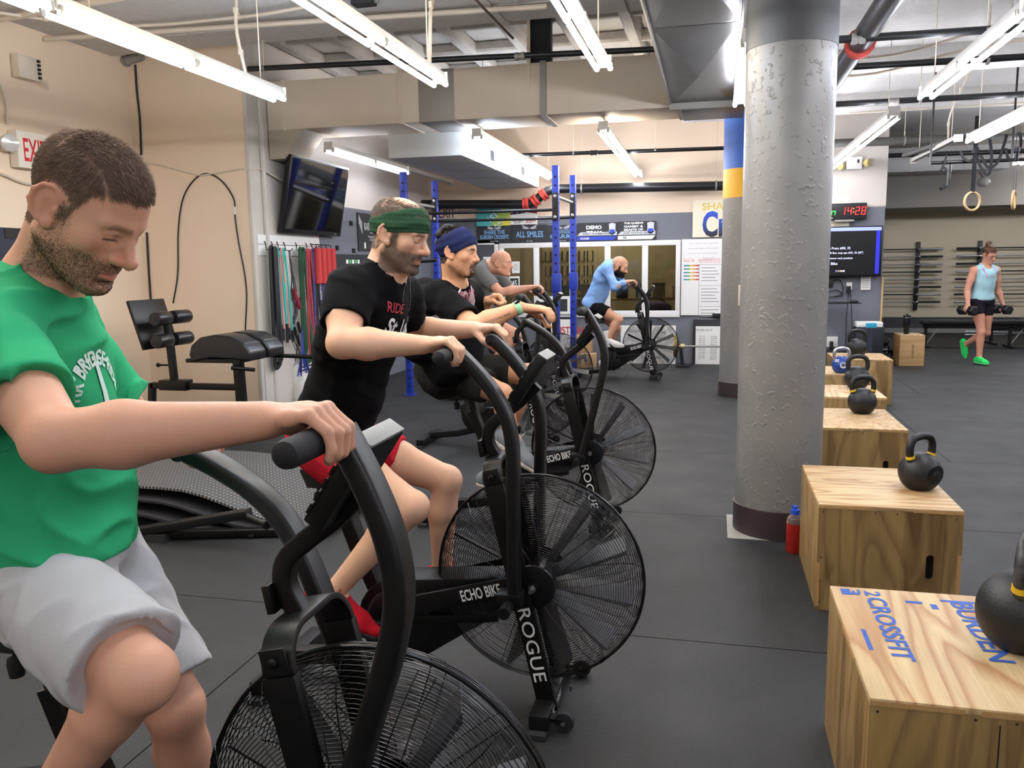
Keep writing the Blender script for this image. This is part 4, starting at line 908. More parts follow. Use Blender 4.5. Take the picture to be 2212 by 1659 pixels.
def beard_mask(x, y, z, o):
    ay = np.abs(y); k = o.get('kind', 'full')
    low = sstep(-.03, -.055, z + .25 * np.clip(.055 - x, 0, .08))   # rises toward the ears
    side = sstep(.045, .06, ay) * sstep(.034, .015, np.abs(x - .014)) * sstep(.03, -.005, z)
    m = np.maximum(low, side * o.get('side', 1.)) * sstep(-.034, -.018, x) * sstep(-.12, -.111, z + .3 * np.clip(.06 - x, 0, .1))
    must = sstep(.033, .025, ay) * sstep(.075, .085, x) * sstep(-.049, -.054, z)
    lips = sstep(.026, .02, ay) * sstep(.076, .082, x) * sstep(.0095, .006, np.abs(z + .069 + .006 * o.get('open', 0)))
    if k == 'goatee': m = sstep(.036, .026, ay) * sstep(.05, .06, x) * sstep(-.05, -.055, z) + .13 * m; m = np.clip(m, 0, 1)
    m = np.maximum(m, must * o.get('must', 1.)) * (1 - lips)
    cheek = sstep(-.045, -.03, z) * sstep(.02, .035, x) * (1 - must); ear = sstep(.072, .077, ay) * (z > -.05); return np.clip(m * (1 - .9 * cheek) * (1 - ear), 0, 1)
def scalp_mask(x, y, z, o):
    """1 where hair grows: above a hairline that drops behind the ears"""
    ay = np.abs(y); fh = o.get('front', .082); line = np.interp(x, [-.12, -.05, -.03, -.008, .006, .02, .032, .045, .06, .08, .1], [-.075, -.06, -.045, .012, -.018, -.014, .022, .056, .064, fh - .012, fh])
    m = sstep(-.004, .006, z - line + .004 * np.sin(ay * 160))
    m = m * (1 - sstep(.071, .076, ay) * (np.hypot(x + .01, z) < .04))
    if 'bald' in o: m = m * (1 - sstep(o['bald'], o['bald'] + .02, z))
    return m
def unit(v): v = np.array(v, float); return v / np.linalg.norm(v)
def head_axes(f, u):
    f = unit(f); u = np.array(u, float); u = unit(u - f * (u @ f)); l = np.cross(u, f); return np.stack([f, l, u])
def hand_sdf(S, wrist, G, A, U, Fd, gr=.024, s=1., curl=1., thumb=True, tight=True):
    """a hand closed on a bar at G: A runs from little finger to index, U is up off the bar, Fd the way the fingers go over"""
    wrist, G, A, U, Fd = [np.array(q, float) for q in (wrist, G, A, U, Fd)]; A, U = unit(A), unit(U); Fd = unit(Fd)
    fr = [.0095, .0108, .0112, .0105]; offs = [-.034, -.0115, .0115, .033]; ln = [.82, .97, 1., .93]
    def onbar(o, ang, r): return G + A * o * s + (U * math.cos(rad(ang)) + Fd * math.sin(rad(ang))) * r
    kn = []
    for i in range(4):
        r = gr + fr[i] * s; L_ = ln[i] * curl
        k0 = onbar(offs[i] * .95, -38, r + .016 * s); k1 = onbar(offs[i], 5 * L_, r + .010 * s); k2 = onbar(offs[i] * 1.0, 72 * L_, r + .003); k3 = onbar(offs[i], 128 * L_, r); k4 = onbar(offs[i], 165 * L_, r); kn.append((k0, k1))
        S.rc(k0, k1, fr[i] * s * 1.1, fr[i] * s * 1.12, .008); S.rc(k1, k2, fr[i] * s * 1.1, fr[i] * s * 1., .004); S.rc(k2, k3, fr[i] * s, fr[i] * s * .93, .004); S.rc(k3, k4, fr[i] * s * .93, fr[i] * s * .82, .003)
        S.ell(k1, [fr[i] * s * 1.2] * 3, None, .004)
    pal = sum(k for k, _ in kn) / 4; d = unit(wrist - pal)
    for i in range(4): S.rc(kn[i][0], wrist + A * offs[i] * s * .45 - d * .012, fr[i] * s * 1.25, .015 * s, .016)
    S.rc(pal - U * .006, wrist, .020 * s, .024 * s, .02, flat=(U, 1.15))
    if thumb:
        t0 = wrist + A * .022 * s + (pal - wrist) * .2 - U * .01; t1 = G + A * .052 * s - Fd * (gr + .012) - U * .006; t2 = G + A * .050 * s - U * (gr + .012) + Fd * .004; t3 = G + A * .044 * s - U * (gr + .008) + Fd * .028
        S.rc(t0, t1, .016 * s, .0135 * s, .012); S.rc(t1, t2, .0125 * s, .0115 * s, .005); S.rc(t2, t3, .0112 * s, .0095 * s, .004)
def mesh_obj(name, S, m, parent=None, org=(0, 0, 0), smooth_it=1):
    V, F = S.mesh()
    for _ in range(smooth_it):   # light smoothing
        acc = np.zeros_like(V); c = np.zeros(len(V))
        for a in range(4): np.add.at(acc, F[:, a], V[F[:, (a + 1) % 4]]); np.add.at(c, F[:, a], 1); np.add.at(acc, F[:, a], V[F[:, a - 1]]); np.add.at(c, F[:, a], 1)
        V = V * .5 + .5 * acc / np.maximum(c, 1)[:, None]
    me = bpy.data.meshes.new(name); me.vertices.add(len(V)); me.vertices.foreach_set('co', (V - np.array(org)).ravel().astype(np.float32))
    me.loops.add(F.size); me.loops.foreach_set('vertex_index', F.ravel().astype(np.int32)); me.polygons.add(len(F)); me.polygons.foreach_set('loop_start', np.arange(0, F.size, 4, dtype=np.int32))
    me.polygons.foreach_set('use_smooth', np.ones(len(F), bool)); me.update(calc_edges=True); me.materials.append(m)
    return link(name, me, parent), V, F
def set_col(me, col):
    a = me.color_attributes.new('Col', 'FLOAT_COLOR', 'POINT'); c = np.ones((len(col), 4), np.float32); c[:, :3] = col; a.data.foreach_set('color', c.ravel())
def vnormals(V, F):
    n = np.cross(V[F[:, 2]] - V[F[:, 0]], V[F[:, 3]] - V[F[:, 1]]); N = np.zeros_like(V)
    for a in range(4): np.add.at(N, F[:, a], n)
    return N / np.maximum(np.linalg.norm(N, axis=1), 1e-9)[:, None]
def strands(name, V, F, w, count, length, comb, mat, parent, org, R, seed=1, wid=.0007, lift=.6, lf=None, jit=.35):
    """short hairs grown from the skin where the weight w allows"""
    r = np.random.default_rng(seed); fw = w[F].mean(1) * np.linalg.norm(np.cross(V[F[:, 2]] - V[F[:, 0]], V[F[:, 3]] - V[F[:, 1]]), axis=1)
    if fw.sum() <= 0: return None
    pick = r.choice(len(F), count, p=fw / fw.sum()); b = r.random((count, 4)) ** 1.5; b /= b.sum(1, keepdims=True)
    P = (V[F[pick]] * b[:, :, None]).sum(1); N = vnormals(V, F)[F[pick, 0]]
    c = comb(P) if callable(comb) else np.tile(np.array(comb, float), (count, 1)); c = c - N * (c * N).sum(1, keepdims=True); c /= np.maximum(np.linalg.norm(c, axis=1, keepdims=True), 1e-6)
    dr = N * lift + c * (1 - lift) + r.normal(size=(count, 3)) * jit * .5; dr /= np.linalg.norm(dr, axis=1, keepdims=True)
    L_ = length * (.6 + .6 * r.random(count))
    if lf is not None: L_ = L_ * lf(P)
    sd = np.cross(dr, r.normal(size=(count, 3))); sd /= np.linalg.norm(sd, axis=1, keepdims=True); s2 = np.cross(dr, sd)
    mid = P + dr * L_[:, None] * .55 + c * L_[:, None] * .08; tip = P + dr * L_[:, None] + c * L_[:, None] * .3; P0 = P - N * .001
    vs = np.stack([P0 + sd * wid, P0 - sd * wid * .5 + s2 * wid * .87, P0 - sd * wid * .5 - s2 * wid * .87, mid + sd * wid * .8, mid - sd * wid * .4 + s2 * wid * .7, mid - sd * wid * .4 - s2 * wid * .7, tip], 1).reshape(-1, 3) - np.array(org)
    base = np.arange(count)[:, None] * 7; q = []
    for a in range(3): q += [base + np.array([[a, (a + 1) % 3, 3 + (a + 1) % 3]]), base + np.array([[a, 3 + (a + 1) % 3, 3 + a]]), base + np.array([[3 + a, 3 + (a + 1) % 3, 6]])]
    T = np.concatenate(q); me = bpy.data.meshes.new(name); me.vertices.add(len(vs)); me.vertices.foreach_set('co', vs.ravel().astype(np.float32))
    me.loops.add(T.size); me.loops.foreach_set('vertex_index', T.ravel().astype(np.int32)); me.polygons.add(len(T)); me.polygons.foreach_set('loop_start', np.arange(0, T.size, 3, dtype=np.int32)); me.update(calc_edges=True)
    me.materials.append(mat); o = link(name, me, parent); o['kind'] = 'stuff'; return o
M_skin = pm('skin', '#d9a184', .52, attr='Col', var=.06, vs=30, bump=.06, bs=220, sss=.12, spec=.4, detail=5)
def cloth(name, col, var=.06, rough=.9, bump=.12): return pm(name, col, rough, var=var, vs=9, bump=bump, bs=260, spec=.12)
def skin_colors(V, hc, R, hs, o, J):
    """pigment only: flush, lips, brows, lashes, beard shadow, hair roots"""
    base = np.array(srgb(o['skin'])[:3]); n = len(V); col = np.tile(base, (n, 1))
    L_ = (V - hc) @ R.T / hs; x, y, z = L_.T; ay = np.abs(y); inh = (np.abs(x) < .16) & (ay < .12) & (z > -.17) & (z < .15)
    def mix(m, c): nonlocal col; m = (m * inh)[:, None]; col = col * (1 - m) + np.array(srgb(c)[:3]) * m
    red = o.get('flush', '#c8785e')
    mix(.45 * sstep(.03, .0, np.hypot(ay - .047, z + .022)) * (x > .03), red); mix(.5 * sstep(.02, .005, np.hypot(x - .108, z + .03)), red); mix(.28 * sstep(.066, .074, ay) * (np.abs(z) < .04) * (x < .012), red)
    mix(.75 * sstep(.024, .019, ay) * sstep(.078, .084, x) * sstep(.0105, .006, np.abs(z + .0695 + .006 * o.get('mouth', 0))), o.get('lip', '#b56a5e'))
    if o.get('mouth', 0) > .3: mix(sstep(.015, .01, ay) * sstep(.094, .086, x) * (x > .06) * sstep(.009, .005, np.abs(z + .073)), '#3a1512')
    hc_ = o.get('hair', '#3a2a1e')
    mix(o.get('browt', .75) * sstep(.05, .044, ay) * sstep(.008, .014, ay) * (x > .05) * sstep(.007, .002, np.abs(z - .021 - .06 * (ay - .01) + .9 * np.clip(ay - .04, 0, 1))), o.get('brow', hc_))
    mix(.9 * sstep(.016, .012, np.abs(ay - .031)) * (x > .068) * sstep(.0027, .0012, np.abs(z + .004 + .12 * np.abs(ay - .031))), '#2a1a12')
    if o.get('eyes'): mix(sstep(.007, .0055, np.hypot(ay - .031, (z + .0005) * 1.6)) * (x > .075), '#e6ded6'); mix(sstep(.0042, .0034, np.hypot(ay - .031, z + .0005)) * (x > .075), '#31221a')
    if 'beard' in o: mix(o['beard'].get('tint', .7) * beard_mask(x, y, z, o['beard']), o['beard']['col'])
    if 'scalp' in o: mix(o['scalp'].get('tint', .8) * scalp_mask(x, y, z, o['scalp']), hc_)
    for p in J.get('flush_at', []): m = (.35 * sstep(.06, .02, np.linalg.norm(V - np.array(p), axis=1)))[:, None]; col = col * (1 - m) + np.array(srgb(red)[:3]) * m
    return np.clip(col, 0, 1), (x, y, z)
def torso(S, J, g=0., k=.05):
    """pelvis-belly-chest-shoulder mass; g inflates it"""
    T = J['T']; sp = unit(np.array(J['chest']) - np.array(J['pelvis'])); lat = unit(np.array(J['shL']) - np.array(J['shR'])); f = unit(np.cross(lat, sp)); f = f if f[0] * J['face'][0] + f[1] * J['face'][1] > 0 else -f
    pe, ch = np.array(J['pelvis'], float), np.array(J['chest'], float); be = pe * .55 + ch * .45 + f * T.get('belly', .0)
    def slab(c, hw, hd, hh, kk):
        S.ell(c, (hd + g, hw + g, hh + g), np.stack([f, lat, sp]), kk)
    slab(pe, T['hip'], T['hipd'], .12, k); slab(be, T['waist'], T['waistd'], .17, .07); slab(ch, T['chest'], T['chestd'], .17, .07)
    up = ch + sp * .11
    S.rc(np.array(J['shR']) * .86 + up * .14, np.array(J['shL']) * .86 + up * .14, .062 + g, .062 + g, .06)
    S.rc(np.array(J['neck']) - sp * .01, ch + sp * .1 + f * .035, .062 + g * .8, .08 + g, .05)
    S.rc(np.array(J['neck']), np.array(J['shR']) * .9 + np.array(J['neck']) * .1, .05 + g * .6, .048 + g, .05); S.rc(np.array(J['neck']), np.array(J['shL']) * .9 + np.array(J['neck']) * .1, .05 + g * .6, .048 + g, .05)
    return f, lat, sp
def arm(S, sh, el, wr, big=1., g=0., part=1.):
    sh, el, wr = [np.array(q, float) for q in (sh, el, wr)]
    m = sh * .5 + el * .5
    S.rc(sh, m, .058 * big + g, .054 * big + g, .04); S.rc(m, el, .054 * big + g, .042 * big + g, .02)
    if part >= 1:
        q = el * .68 + wr * .32; S.rc(el, q, .042 * big, .047 * big, .02); S.rc(q, wr, .047 * big, .029 * (.4 + .6 * big), .02); S.ell(el, [.041 * big] * 3, None, .015)
def leg(S, hip, kn, an, big=1., g=0.):
    hip, kn, an = [np.array(q, float) for q in (hip, kn, an)]; m = hip * .5 + kn * .5
    S.rc(hip, m, .092 * big + g, .08 * big + g, .03); S.rc(m, kn, .08 * big + g, .056 * big + g, .025); S.ell(kn, [.057 * big + g] * 3, None, .02)
    if g == 0:
        ax = unit(an - kn); fw = unit(kn - hip); back = unit(fw * -1 - ax * (fw * -1 @ ax)); back = -back if back @ fw > 0 else back
        q = kn * .66 + an * .34 + back * .014 * big; S.rc(kn, q, .052 * big, .056 * big, .02); S.rc(q, an, .056 * big, .034 * big, .02); S.rc(kn, an, .046 * big, .032 * big, .02)
def shoe(parent, an, toe, up, mats, org, name='shoe', s=1., laces=None, sock=None, h=.006, stripes=None):
    """shoe along the ankle-toe direction with its own sole; mats = (upper, sole)"""
    an = np.array(an, float); d = unit(toe); u = np.array(up, float); u = unit(u - d * (u @ d)); l = np.cross(u, d)
    base = an - u * .085 * s; heel = base - d * .06 * s; ball = base + d * .13 * s; tip = base + d * .2 * s
    lo = np.minimum(np.minimum(heel, tip), an) - .12; hi = np.maximum(np.maximum(heel, tip), an) + .12
    S = SDF(lo, hi, h); S.rc(heel + u * .036 * s, ball + u * .03 * s, .036 * s, .044 * s, .02, flat=(u, 1.15)); S.rc(ball + u * .03 * s, tip + u * .026 * s, .045 * s, .028 * s, .02, flat=(u, 1.35)); S.rc(heel + u * .05 * s, an + u * .005, .037 * s, .044 * s, .03); S.rc(an, ball + u * .03 * s, .040 * s, .034 * s, .03)
    S.cut(base + u * .012 * s, -u); S.cut(an + u * .016 * s, u); S.rc(an + u * .08, an - u * .01, .035 * s, .033 * s, .006, mode='s')
    o, _, _ = mesh_obj(name, S, mats[0], parent, org)
    S2 = SDF(lo, hi, h); S2.rc(heel + u * .02 * s, ball + u * .02 * s, .039 * s, .047 * s, .01); S2.rc(ball + u * .02 * s, tip + u * .02 * s, .047 * s, .03 * s, .01); S2.cut(base + u * .017 * s, u); S2.cut(base - u * .012 * s, -u)
    mesh_obj('sole', S2, mats[1], o, org)
    if laces:
        for i in range(4):
            c = an + (ball - an) * (.3 + .17 * i) + u * (.043 - .003 * i) * s; MB().tube(spline([c - l * .026 * s - u * .012, c + u * .006, c + l * .026 * s - u * .012], 3), .003 * s, 6).build('lace', laces, o, loc=-Vector(org))
        c = an + (ball - an) * .25 + u * .05 * s
        for sg in (-1, 1): MB().tube(spline([c, c + l * sg * .03 * s + u * .02 * s, c + l * sg * .045 * s, c + l * sg * .02 * s - u * .006], 4), .0025 * s, 6).build('lace', laces, o, loc=-Vector(org))
    if stripes:
        for i in range(3):
            for sg in (-1, 1):
                c = an + (ball - an) * (.42 + .2 * i) - u * .03 * s + l * sg * .043 * s; MB().obox(c, (.055 * s, .012, .013 * s), unit(u * 1. - d * .6)).build('stripe', stripes, o, loc=-Vector(org))
    if sock is not None:
        S3 = SDF(an - .16, an + .16, h); S3.rc(an - u * .02, an + np.array(sock[1]), .037 * s, .043 * s, .0); S3.cut(an + np.array(sock[1]), np.array(sock[1])); mesh_obj('sock', S3, sock[0], parent, org)
    return o
def sleeve(S, a, b, ra, rb, k, n=None, hollow=None, flat=None):
    """tube of cloth that ends flat at b"""
    a, b = np.array(a, float), np.array(b, float); d = unit(b - a); n = d if n is None else unit(n); e = b + d * .1; m = max(ra, rb) + .06
    sl, (X, Y, Z) = S.win(np.minimum(a, e) - m, np.maximum(a, e) + m); L_ = np.linalg.norm(b - a)
    q = cap_d(X, Y, Z, a, e, ra, ra + (rb - ra) * (L_ + .1) / L_); pl = (X - b[0]) * n[0] + (Y - b[1]) * n[1] + (Z - b[2]) * n[2]
    S.put(sl, smax(q, pl + 0 * q, .006).astype(np.float32), k)
    if hollow:
        t1 = unit(np.cross(n, [.3, .5, .8])); S.ell(b, (.022, hollow, hollow), np.stack([n, t1, np.cross(n, t1)]), .004, 's')
def folds(S, fr, org, amp, sc_, seed, mode='w'):
    X, Y, Z = [q.reshape([-1 if j == i else 1 for j in range(3)]) - org[i] for i, q in enumerate(S.ax)]
    B = [X * v[0] + Y * v[1] + Z * v[2] for v in fr]; P = [B[i] * sc_[i] for i in range(3)]
    w1 = wav(P, 1., seed, 3); w2 = wav(P, 1.7, seed + 5, 3); r = np.exp(-(w1 / .16) ** 2)
    S.D += (amp * (.5 * w2 - .9 * r + .3)).astype(np.float32)
def make_person(label, J, o, org, group=None):
    hc = np.array(J['hc'], float); R = head_axes(J['hf'], J['hu']); hs = o.get('hs', 1.); f_, l_, u_ = R; big = o.get('big', 1.); lb = o.get('legs', 1.)
    H_, HF, HH = o.get('h', .009), o.get('hface', .0032), o.get('hhand', .0042)
    J['face'] = J['hf'] if 'face' not in J else J['face']
    pts = [np.array(J[k], float) for k in ('pelvis', 'chest', 'neck', 'shL', 'shR', 'elL', 'elR', 'wrL', 'wrR', 'hipL', 'hipR', 'knL', 'knR', 'anL', 'anR')] + [hc]
    lo = np.min(pts, 0) - .2; hi = np.max(pts, 0) + .2
    if 'zmin' in o: lo[2] = max(lo[2], o['zmin'])
    fine = [(hc - .15 * hs, hc + .16 * hs, HF)] + [(np.array(h['G']) - .085, np.array(h['G']) + .085, HH) for h in J['hands'].values()]
    S = SDF(lo, hi, H_, fine)
    f, lat, sp = torso(S, J)
    for s in 'LR':
        arm(S, J['sh' + s], J['el' + s], J['wr' + s], big); leg(S, J['hip' + s], J['kn' + s], J['an' + s], lb)
        an = np.array(J['an' + s], float); S.rc(an, an + unit(J['toe' + s]) * .09 - unit(J['footup' + s]) * .03, .034 * lb, .03, .02)
    S.rc(hc - f_ * .03 * hs - u_ * .05 * hs, J['neck'], .054 * o.get('neck', 1.), .064 * o.get('neck', 1.), .04)
    S.rc(hc + f_ * .0 - u_ * .075 * hs, np.array(J['neck']) + f * .02, .032 * o.get('neck', 1.), .040 * o.get('neck', 1.), .03)
    for s, h in J['hands'].items(): hand_sdf(S, J['wr' + s], h['G'], h['A'], h['U'], h['F'], h.get('r', .0235), h.get('s', 1.), h.get('curl', 1.), h.get('thumb', True))
    S.local_field(hc, R, .17 * hs, lambda x, y, z: head_d(x / hs, y / hs, z / hs, o.get('face', {})) * hs, .022)
    body, V, F = mesh_obj('person', S, M_skin, None, org)
    J['flush_at'] = [J['elL'], J['elR'], J['knL'], J['knR']]
    col, (x, y, z) = skin_colors(V, hc, R, hs, o, J); set_col(body.data, col)
    body.location = org; body['label'] = label; body['category'] = 'person'
    if group: body['group'] = group
    inh = (np.abs(x) < .16) & (np.abs(y) < .12) & (z > -.17) & (z < .15)
    if 'scalp' in o and o['scalp'].get('n'):
        q = o['scalp']; w_ = scalp_mask(x, y, z, q) * inh * (z > -.08)
        cb = lambda P: np.tile(f_ * .8 - u_ * .2, (len(P), 1)) + 0 * P if True else None
        def comb(P):
            L_ = (P - hc) @ R.T / hs; side = np.abs(L_[:, 1:2]) > .055; back = L_[:, 0:1] < -.06
            return np.where(side, f_ * .1 - u_ * .95, np.where(back, -u_, f_ * .9 - l_ * .25))
        lf = lambda P: np.interp(((P - hc) @ R.T / hs)[:, 2], [-.05, .02, .06, .10], [.28, .4, .65, 1.])
        strands('hair', V, F, w_, q['n'], q['len'], comb, pm('hair_' + o['hair'], o['hair'], .5, var=.35, vs=60, spec=.3), body, org, R, 3, q.get('wid', .0007), q.get('lift', .45), lf, q.get('jit', .35))
    if 'beard' in o and o['beard'].get('n'):
        q = o['beard']; w_ = beard_mask(x, y, z, q) * inh
        strands('beard', V, F, w_, q['n'], q['len'], lambda P: np.tile(-u_ + f_ * .2, (len(P), 1)), pm('beard_' + q['col'], q.get('hcol', q['col']), .6, var=.4, vs=90, spec=.25), body, org, R, 4, q.get('wid', .0006), q.get('lift', .5), None)
    if 'band' in o:   # wide cloth headband wrapped over the skull
        q = o['band']; S2 = SDF(hc - .17 * hs, hc + .17 * hs, o.get('hband', .004))
        X, Y, Z = [v.reshape([-1 if j == i else 1 for j in range(3)]) - hc[i] for i, v in enumerate(S2.ax)]; L_ = [(X * r[0] + Y * r[1] + Z * r[2]) / hs for r in R]
        d = np.minimum(cranium_d(*L_), ell_d(L_[0], L_[1], L_[2], (.026, 0, -.03), (.066, .062, .088)))
        t = q['tilt']; pz = L_[2] * math.cos(t) + L_[0] * math.sin(t) - q['mid']; hw = q['half'] + q.get('flare', .0) * L_[0]
        fold_ = .0016 * np.sin((pz / .006) + 7 * L_[0] * 4 + 2 * np.sin(L_[1] * 40)) + .0008 * np.sin(pz / .0023 + L_[0] * 60)
        S2.D = (np.maximum(smax(d - q.get('thick', .007) + fold_, -(d - .001), .002), np.abs(pz) - hw) * hs).astype(np.float32)
        mesh_obj('headband', S2, q['mat'], body, org)
    # shirt
    sh = o['shirt']; g = sh.get('g', .014); HS = sh.get('h', .008); ch, pe = np.array(J['chest'], float), np.array(J['pelvis'], float)
    ps = [pe, ch, np.array(J['neck']), np.array(J['shL']), np.array(J['shR'])]; ends = {}
    for s in 'LR':
        a, b = np.array(J['sh' + s], float), np.array(J['el' + s], float); ends[s] = a + (b - a) * sh.get('sleeve', .75); ps.append(ends[s])
        if sh.get('long'): ps += [b, np.array(J['wr' + s])]
    S = SDF(np.min(ps, 0) - .28, np.max(ps, 0) + .2, HS)
    torso(S, J, g)
    for b_ in sh.get('extra', []): S.ell(pe * (1 - b_[0]) + ch * b_[0] + f * b_[1], [b_[2]] * 3, None, .08)
    hang = np.array([0, 0, -1.])
    for s in 'LR':
        a, b = np.array(J['sh' + s], float), np.array(J['el' + s], float); sgn = 1 if s == 'L' else -1
        if sh.get('long'):
            wq = np.array(J['wr' + s], float); S.rc(a, b, .068 * big, .058 * big, .03); sleeve(S, b, wq - unit(wq - b) * .01, .058 * big, .043 * big, .03)
        elif sh.get('sleeve', .75) > .05:
            S.rc(a, a * .55 + ends[s] * .45, .069 * big, .069 * big, .04); sleeve(S, a * .6 + ends[s] * .4 + hang * .006, ends[s] + hang * .008, .068 * big, sh.get('cuff', .072) * big, .03, hollow=sh.get('cuff', .072) * big - .012)
        else: S.rc(np.array(J['sh' + s]) + unit(np.array(J['sh' + s]) - ch) * .06, np.array(J['el' + s]), .09, .09, .01, mode='s')
    fr = (f, lat, sp); folds(S, fr, pe, sh.get('amp', .006), sh.get('fs', (26, 18, 52)), sh.get('seed', 2))
    nk = np.array(J['neck'], float); nd = unit(hc - u_ * .08 - nk)
    nr = .062 * o.get('neck', 1.) + .003; S.rc(nk + nd * .012 + f * .006, nk + nd * .14 + f * .006, nr, nr + .006, .008, mode='s') 
    if 'scoop' in sh: S.ell(nk + f * sh['scoop'] + nd * .025, [nr] * 3, None, .008, 's')
    hm = pe - sp * sh.get('hem', .06); S.cut(hm, -sp + f * sh.get('hemtilt', .0))
    shirt, SV, SF = mesh_obj('t_shirt' if not sh.get('name') else sh['name'], S, sh['mat'], body, org, 5)
    # shorts
    st = o['shorts']; gs = st.get('g', .02); ps = [pe]
    for s in 'LR': ps += [np.array(J['hip' + s]), np.array(J['kn' + s])]
    S = SDF(np.min(ps, 0) - .22, np.max(ps, 0) + .22, st.get('h', .008))
    T = J['T']; S.ell(pe, (T['hipd'] + .006, T['hip'] + .004, .13), np.stack([f, lat, sp]), .03); S.ell(pe + sp * .07, (T['waistd'] + .002, T['waist'] + .002, .1), np.stack([f, lat, sp]), .05)
    for s in 'LR':
        a, b = np.array(J['hip' + s], float), np.array(J['kn' + s], float); e = a + (b - a) * st.get('len', .7); n = b - a
        sleeve(S, a, e, .098 * lb + gs * .4, st.get('rad', .085) * lb + gs, .04, n=st.get('cutn', n), hollow=st.get('rad', .085) * lb + gs - .018)
    S.cut(pe + sp * .13, sp)
    folds(S, (unit(np.array(J['knR']) - np.array(J['hipR'])), lat, sp), pe, st.get('amp', .006), st.get('fs', (60, 22, 26)), st.get('seed', 4))
    shorts, HV, HFc = mesh_obj('shorts', S, st['mat'], body, org, 5)
    for s in 'LR':
        q = o['shoes']; shoe(body, J['an' + s], J['toe' + s], J['footup' + s], q['mats'], org, 'shoe', q.get('s', 1.), q.get('laces'), q.get('sock'), q.get('h', .006), q.get('stripes'))
    return dict(body=body, shirt=shirt, SV=SV, SF=SF, shorts=shorts, f=f, lat=lat, sp=sp, org=np.array(org, float), V=V, F=F, R=R, hc=hc)
def wrap_print(P, meshes, c, ex, ey, dr, name='shirt_print', lift=.003, on='shirt'):
    """lay flat prints (already at 2-D positions about 0) onto the cloth: shot along dr from in front of it"""
    V, F = (P['SV'], P['SF']) if on == 'shirt' else (P['V'], P['F'])
    bv = BVHTree.FromPolygons([tuple(v) for v in V], [tuple(int(i) for i in f) for f in F]); c, ex, ey, dr = [np.array(q, float) for q in (c, ex, ey, dr)]; ex, ey, dr = unit(ex), unit(ey), unit(dr)
    for o in meshes:
        if o is None: continue
        bm = bmesh.new(); bm.from_mesh(o.data); bmesh.ops.triangulate(bm, faces=bm.faces)
        for _ in range(2):
            lg = [e for e in bm.edges if e.calc_length() > .012]
            if lg: bmesh.ops.subdivide_edges(bm, edges=lg, cuts=1)
            bmesh.ops.triangulate(bm, faces=[q for q in bm.faces if len(q.verts) > 4])
        for v in bm.verts:
            p = c + ex * v.co.x + ey * v.co.y; h = bv.ray_cast(Vector(p - dr * .3), Vector(dr), .8)
            if h[0] is None: h = bv.find_nearest(Vector(p))
            v.co = Vector(np.array(h[0]) - dr * lift - P['org'])
        bm.to_mesh(o.data); bm.free(); o.parent = P['body'] if on != 'shirt' else P['shirt']; o.name = name; o.location = (0, 0, 0)
def flat_text(s, m, x, y, w=None, h=None, offset=.02, rot=0, shear=0., arcr=0., space=1.):
    """text laid at x, y in the print's plane; arcr bends it over an arch"""
    o = letter(s, m, (0, 0, 0), (1, 0, 0), (0, 1, 0), w, h, None, offset, space=space, shear=shear, lift=0)
    for v in o.data.vertices:
        if arcr: a = v.co.x / arcr; r_ = arcr + v.co.y; px, py = r_ * math.sin(a), r_ * math.cos(a) - arcr
        else: px, py = v.co.x, v.co.y
        v.co = (x + px * math.cos(rot) - py * math.sin(rot), y + px * math.sin(rot) + py * math.cos(rot), 0)
    return o
def flat_poly(pts, m):
    me = bpy.data.meshes.new('p'); me.from_pydata([(a, b, 0) for a, b in pts], [], [tuple(range(len(pts)))]); me.materials.append(m); return link('p', me)
# ------------------------------------------------ the man in green on the nearest bike
def grip_at(k, s):
    """world position of a bike grip's middle: s -1 near side, +1 far side"""
    t = BT[k]; ang = ARM[k][0 if s < 0 else 1]; x, z = arm_profile()[-1][0] + .041, arm_profile()[-1][1] - .444; a = rad(ang)
    px, pz = x * math.cos(a) + z * math.sin(a), -x * math.sin(a) + z * math.cos(a)
    return np.array([t.location.x - .045 + px, t.location.y + s * .29, .44 + pz])
def pedal_at(k, s):
    a = rad(CRK[k] + (0 if s < 0 else 180)); t = BT[k]; return np.array([t.location.x - .53 + math.cos(a) * .17, t.location.y + s * .175, .285 + math.sin(a) * .17])
def ankle_over(p, toe, up, s=1.): return np.array(p) + unit(up) * (.105 * s) - unit(toe) * .09 * s
def riders_hands(k, curl=(1, 1), shift=(0, 0), su=((0, 0, 1), (0, 0, 1))):
    h = {}
    for s, key, c, sf, U in ((-1, 'R', curl[0], shift[0], su[0]), (1, 'L', curl[1], shift[1], su[1])):
        G = grip_at(k, s) + np.array([0, s * sf, 0]); h[key] = dict(G=G, A=(0, -s, 0), U=U, F=(1, 0, 0), r=.0245, curl=c)
    return h
hd = riders_hands('b1', shift=(-.03, -.02), su=((-.15, 0, 1), (-.2, 0, 1)))
pR, pL = pedal_at('b1', -1), pedal_at('b1', 1)
tR, uR = (1, 0, -.5), (.5, 0, 1); tL, uL = (1, 0, -.1), (.1, 0, 1)
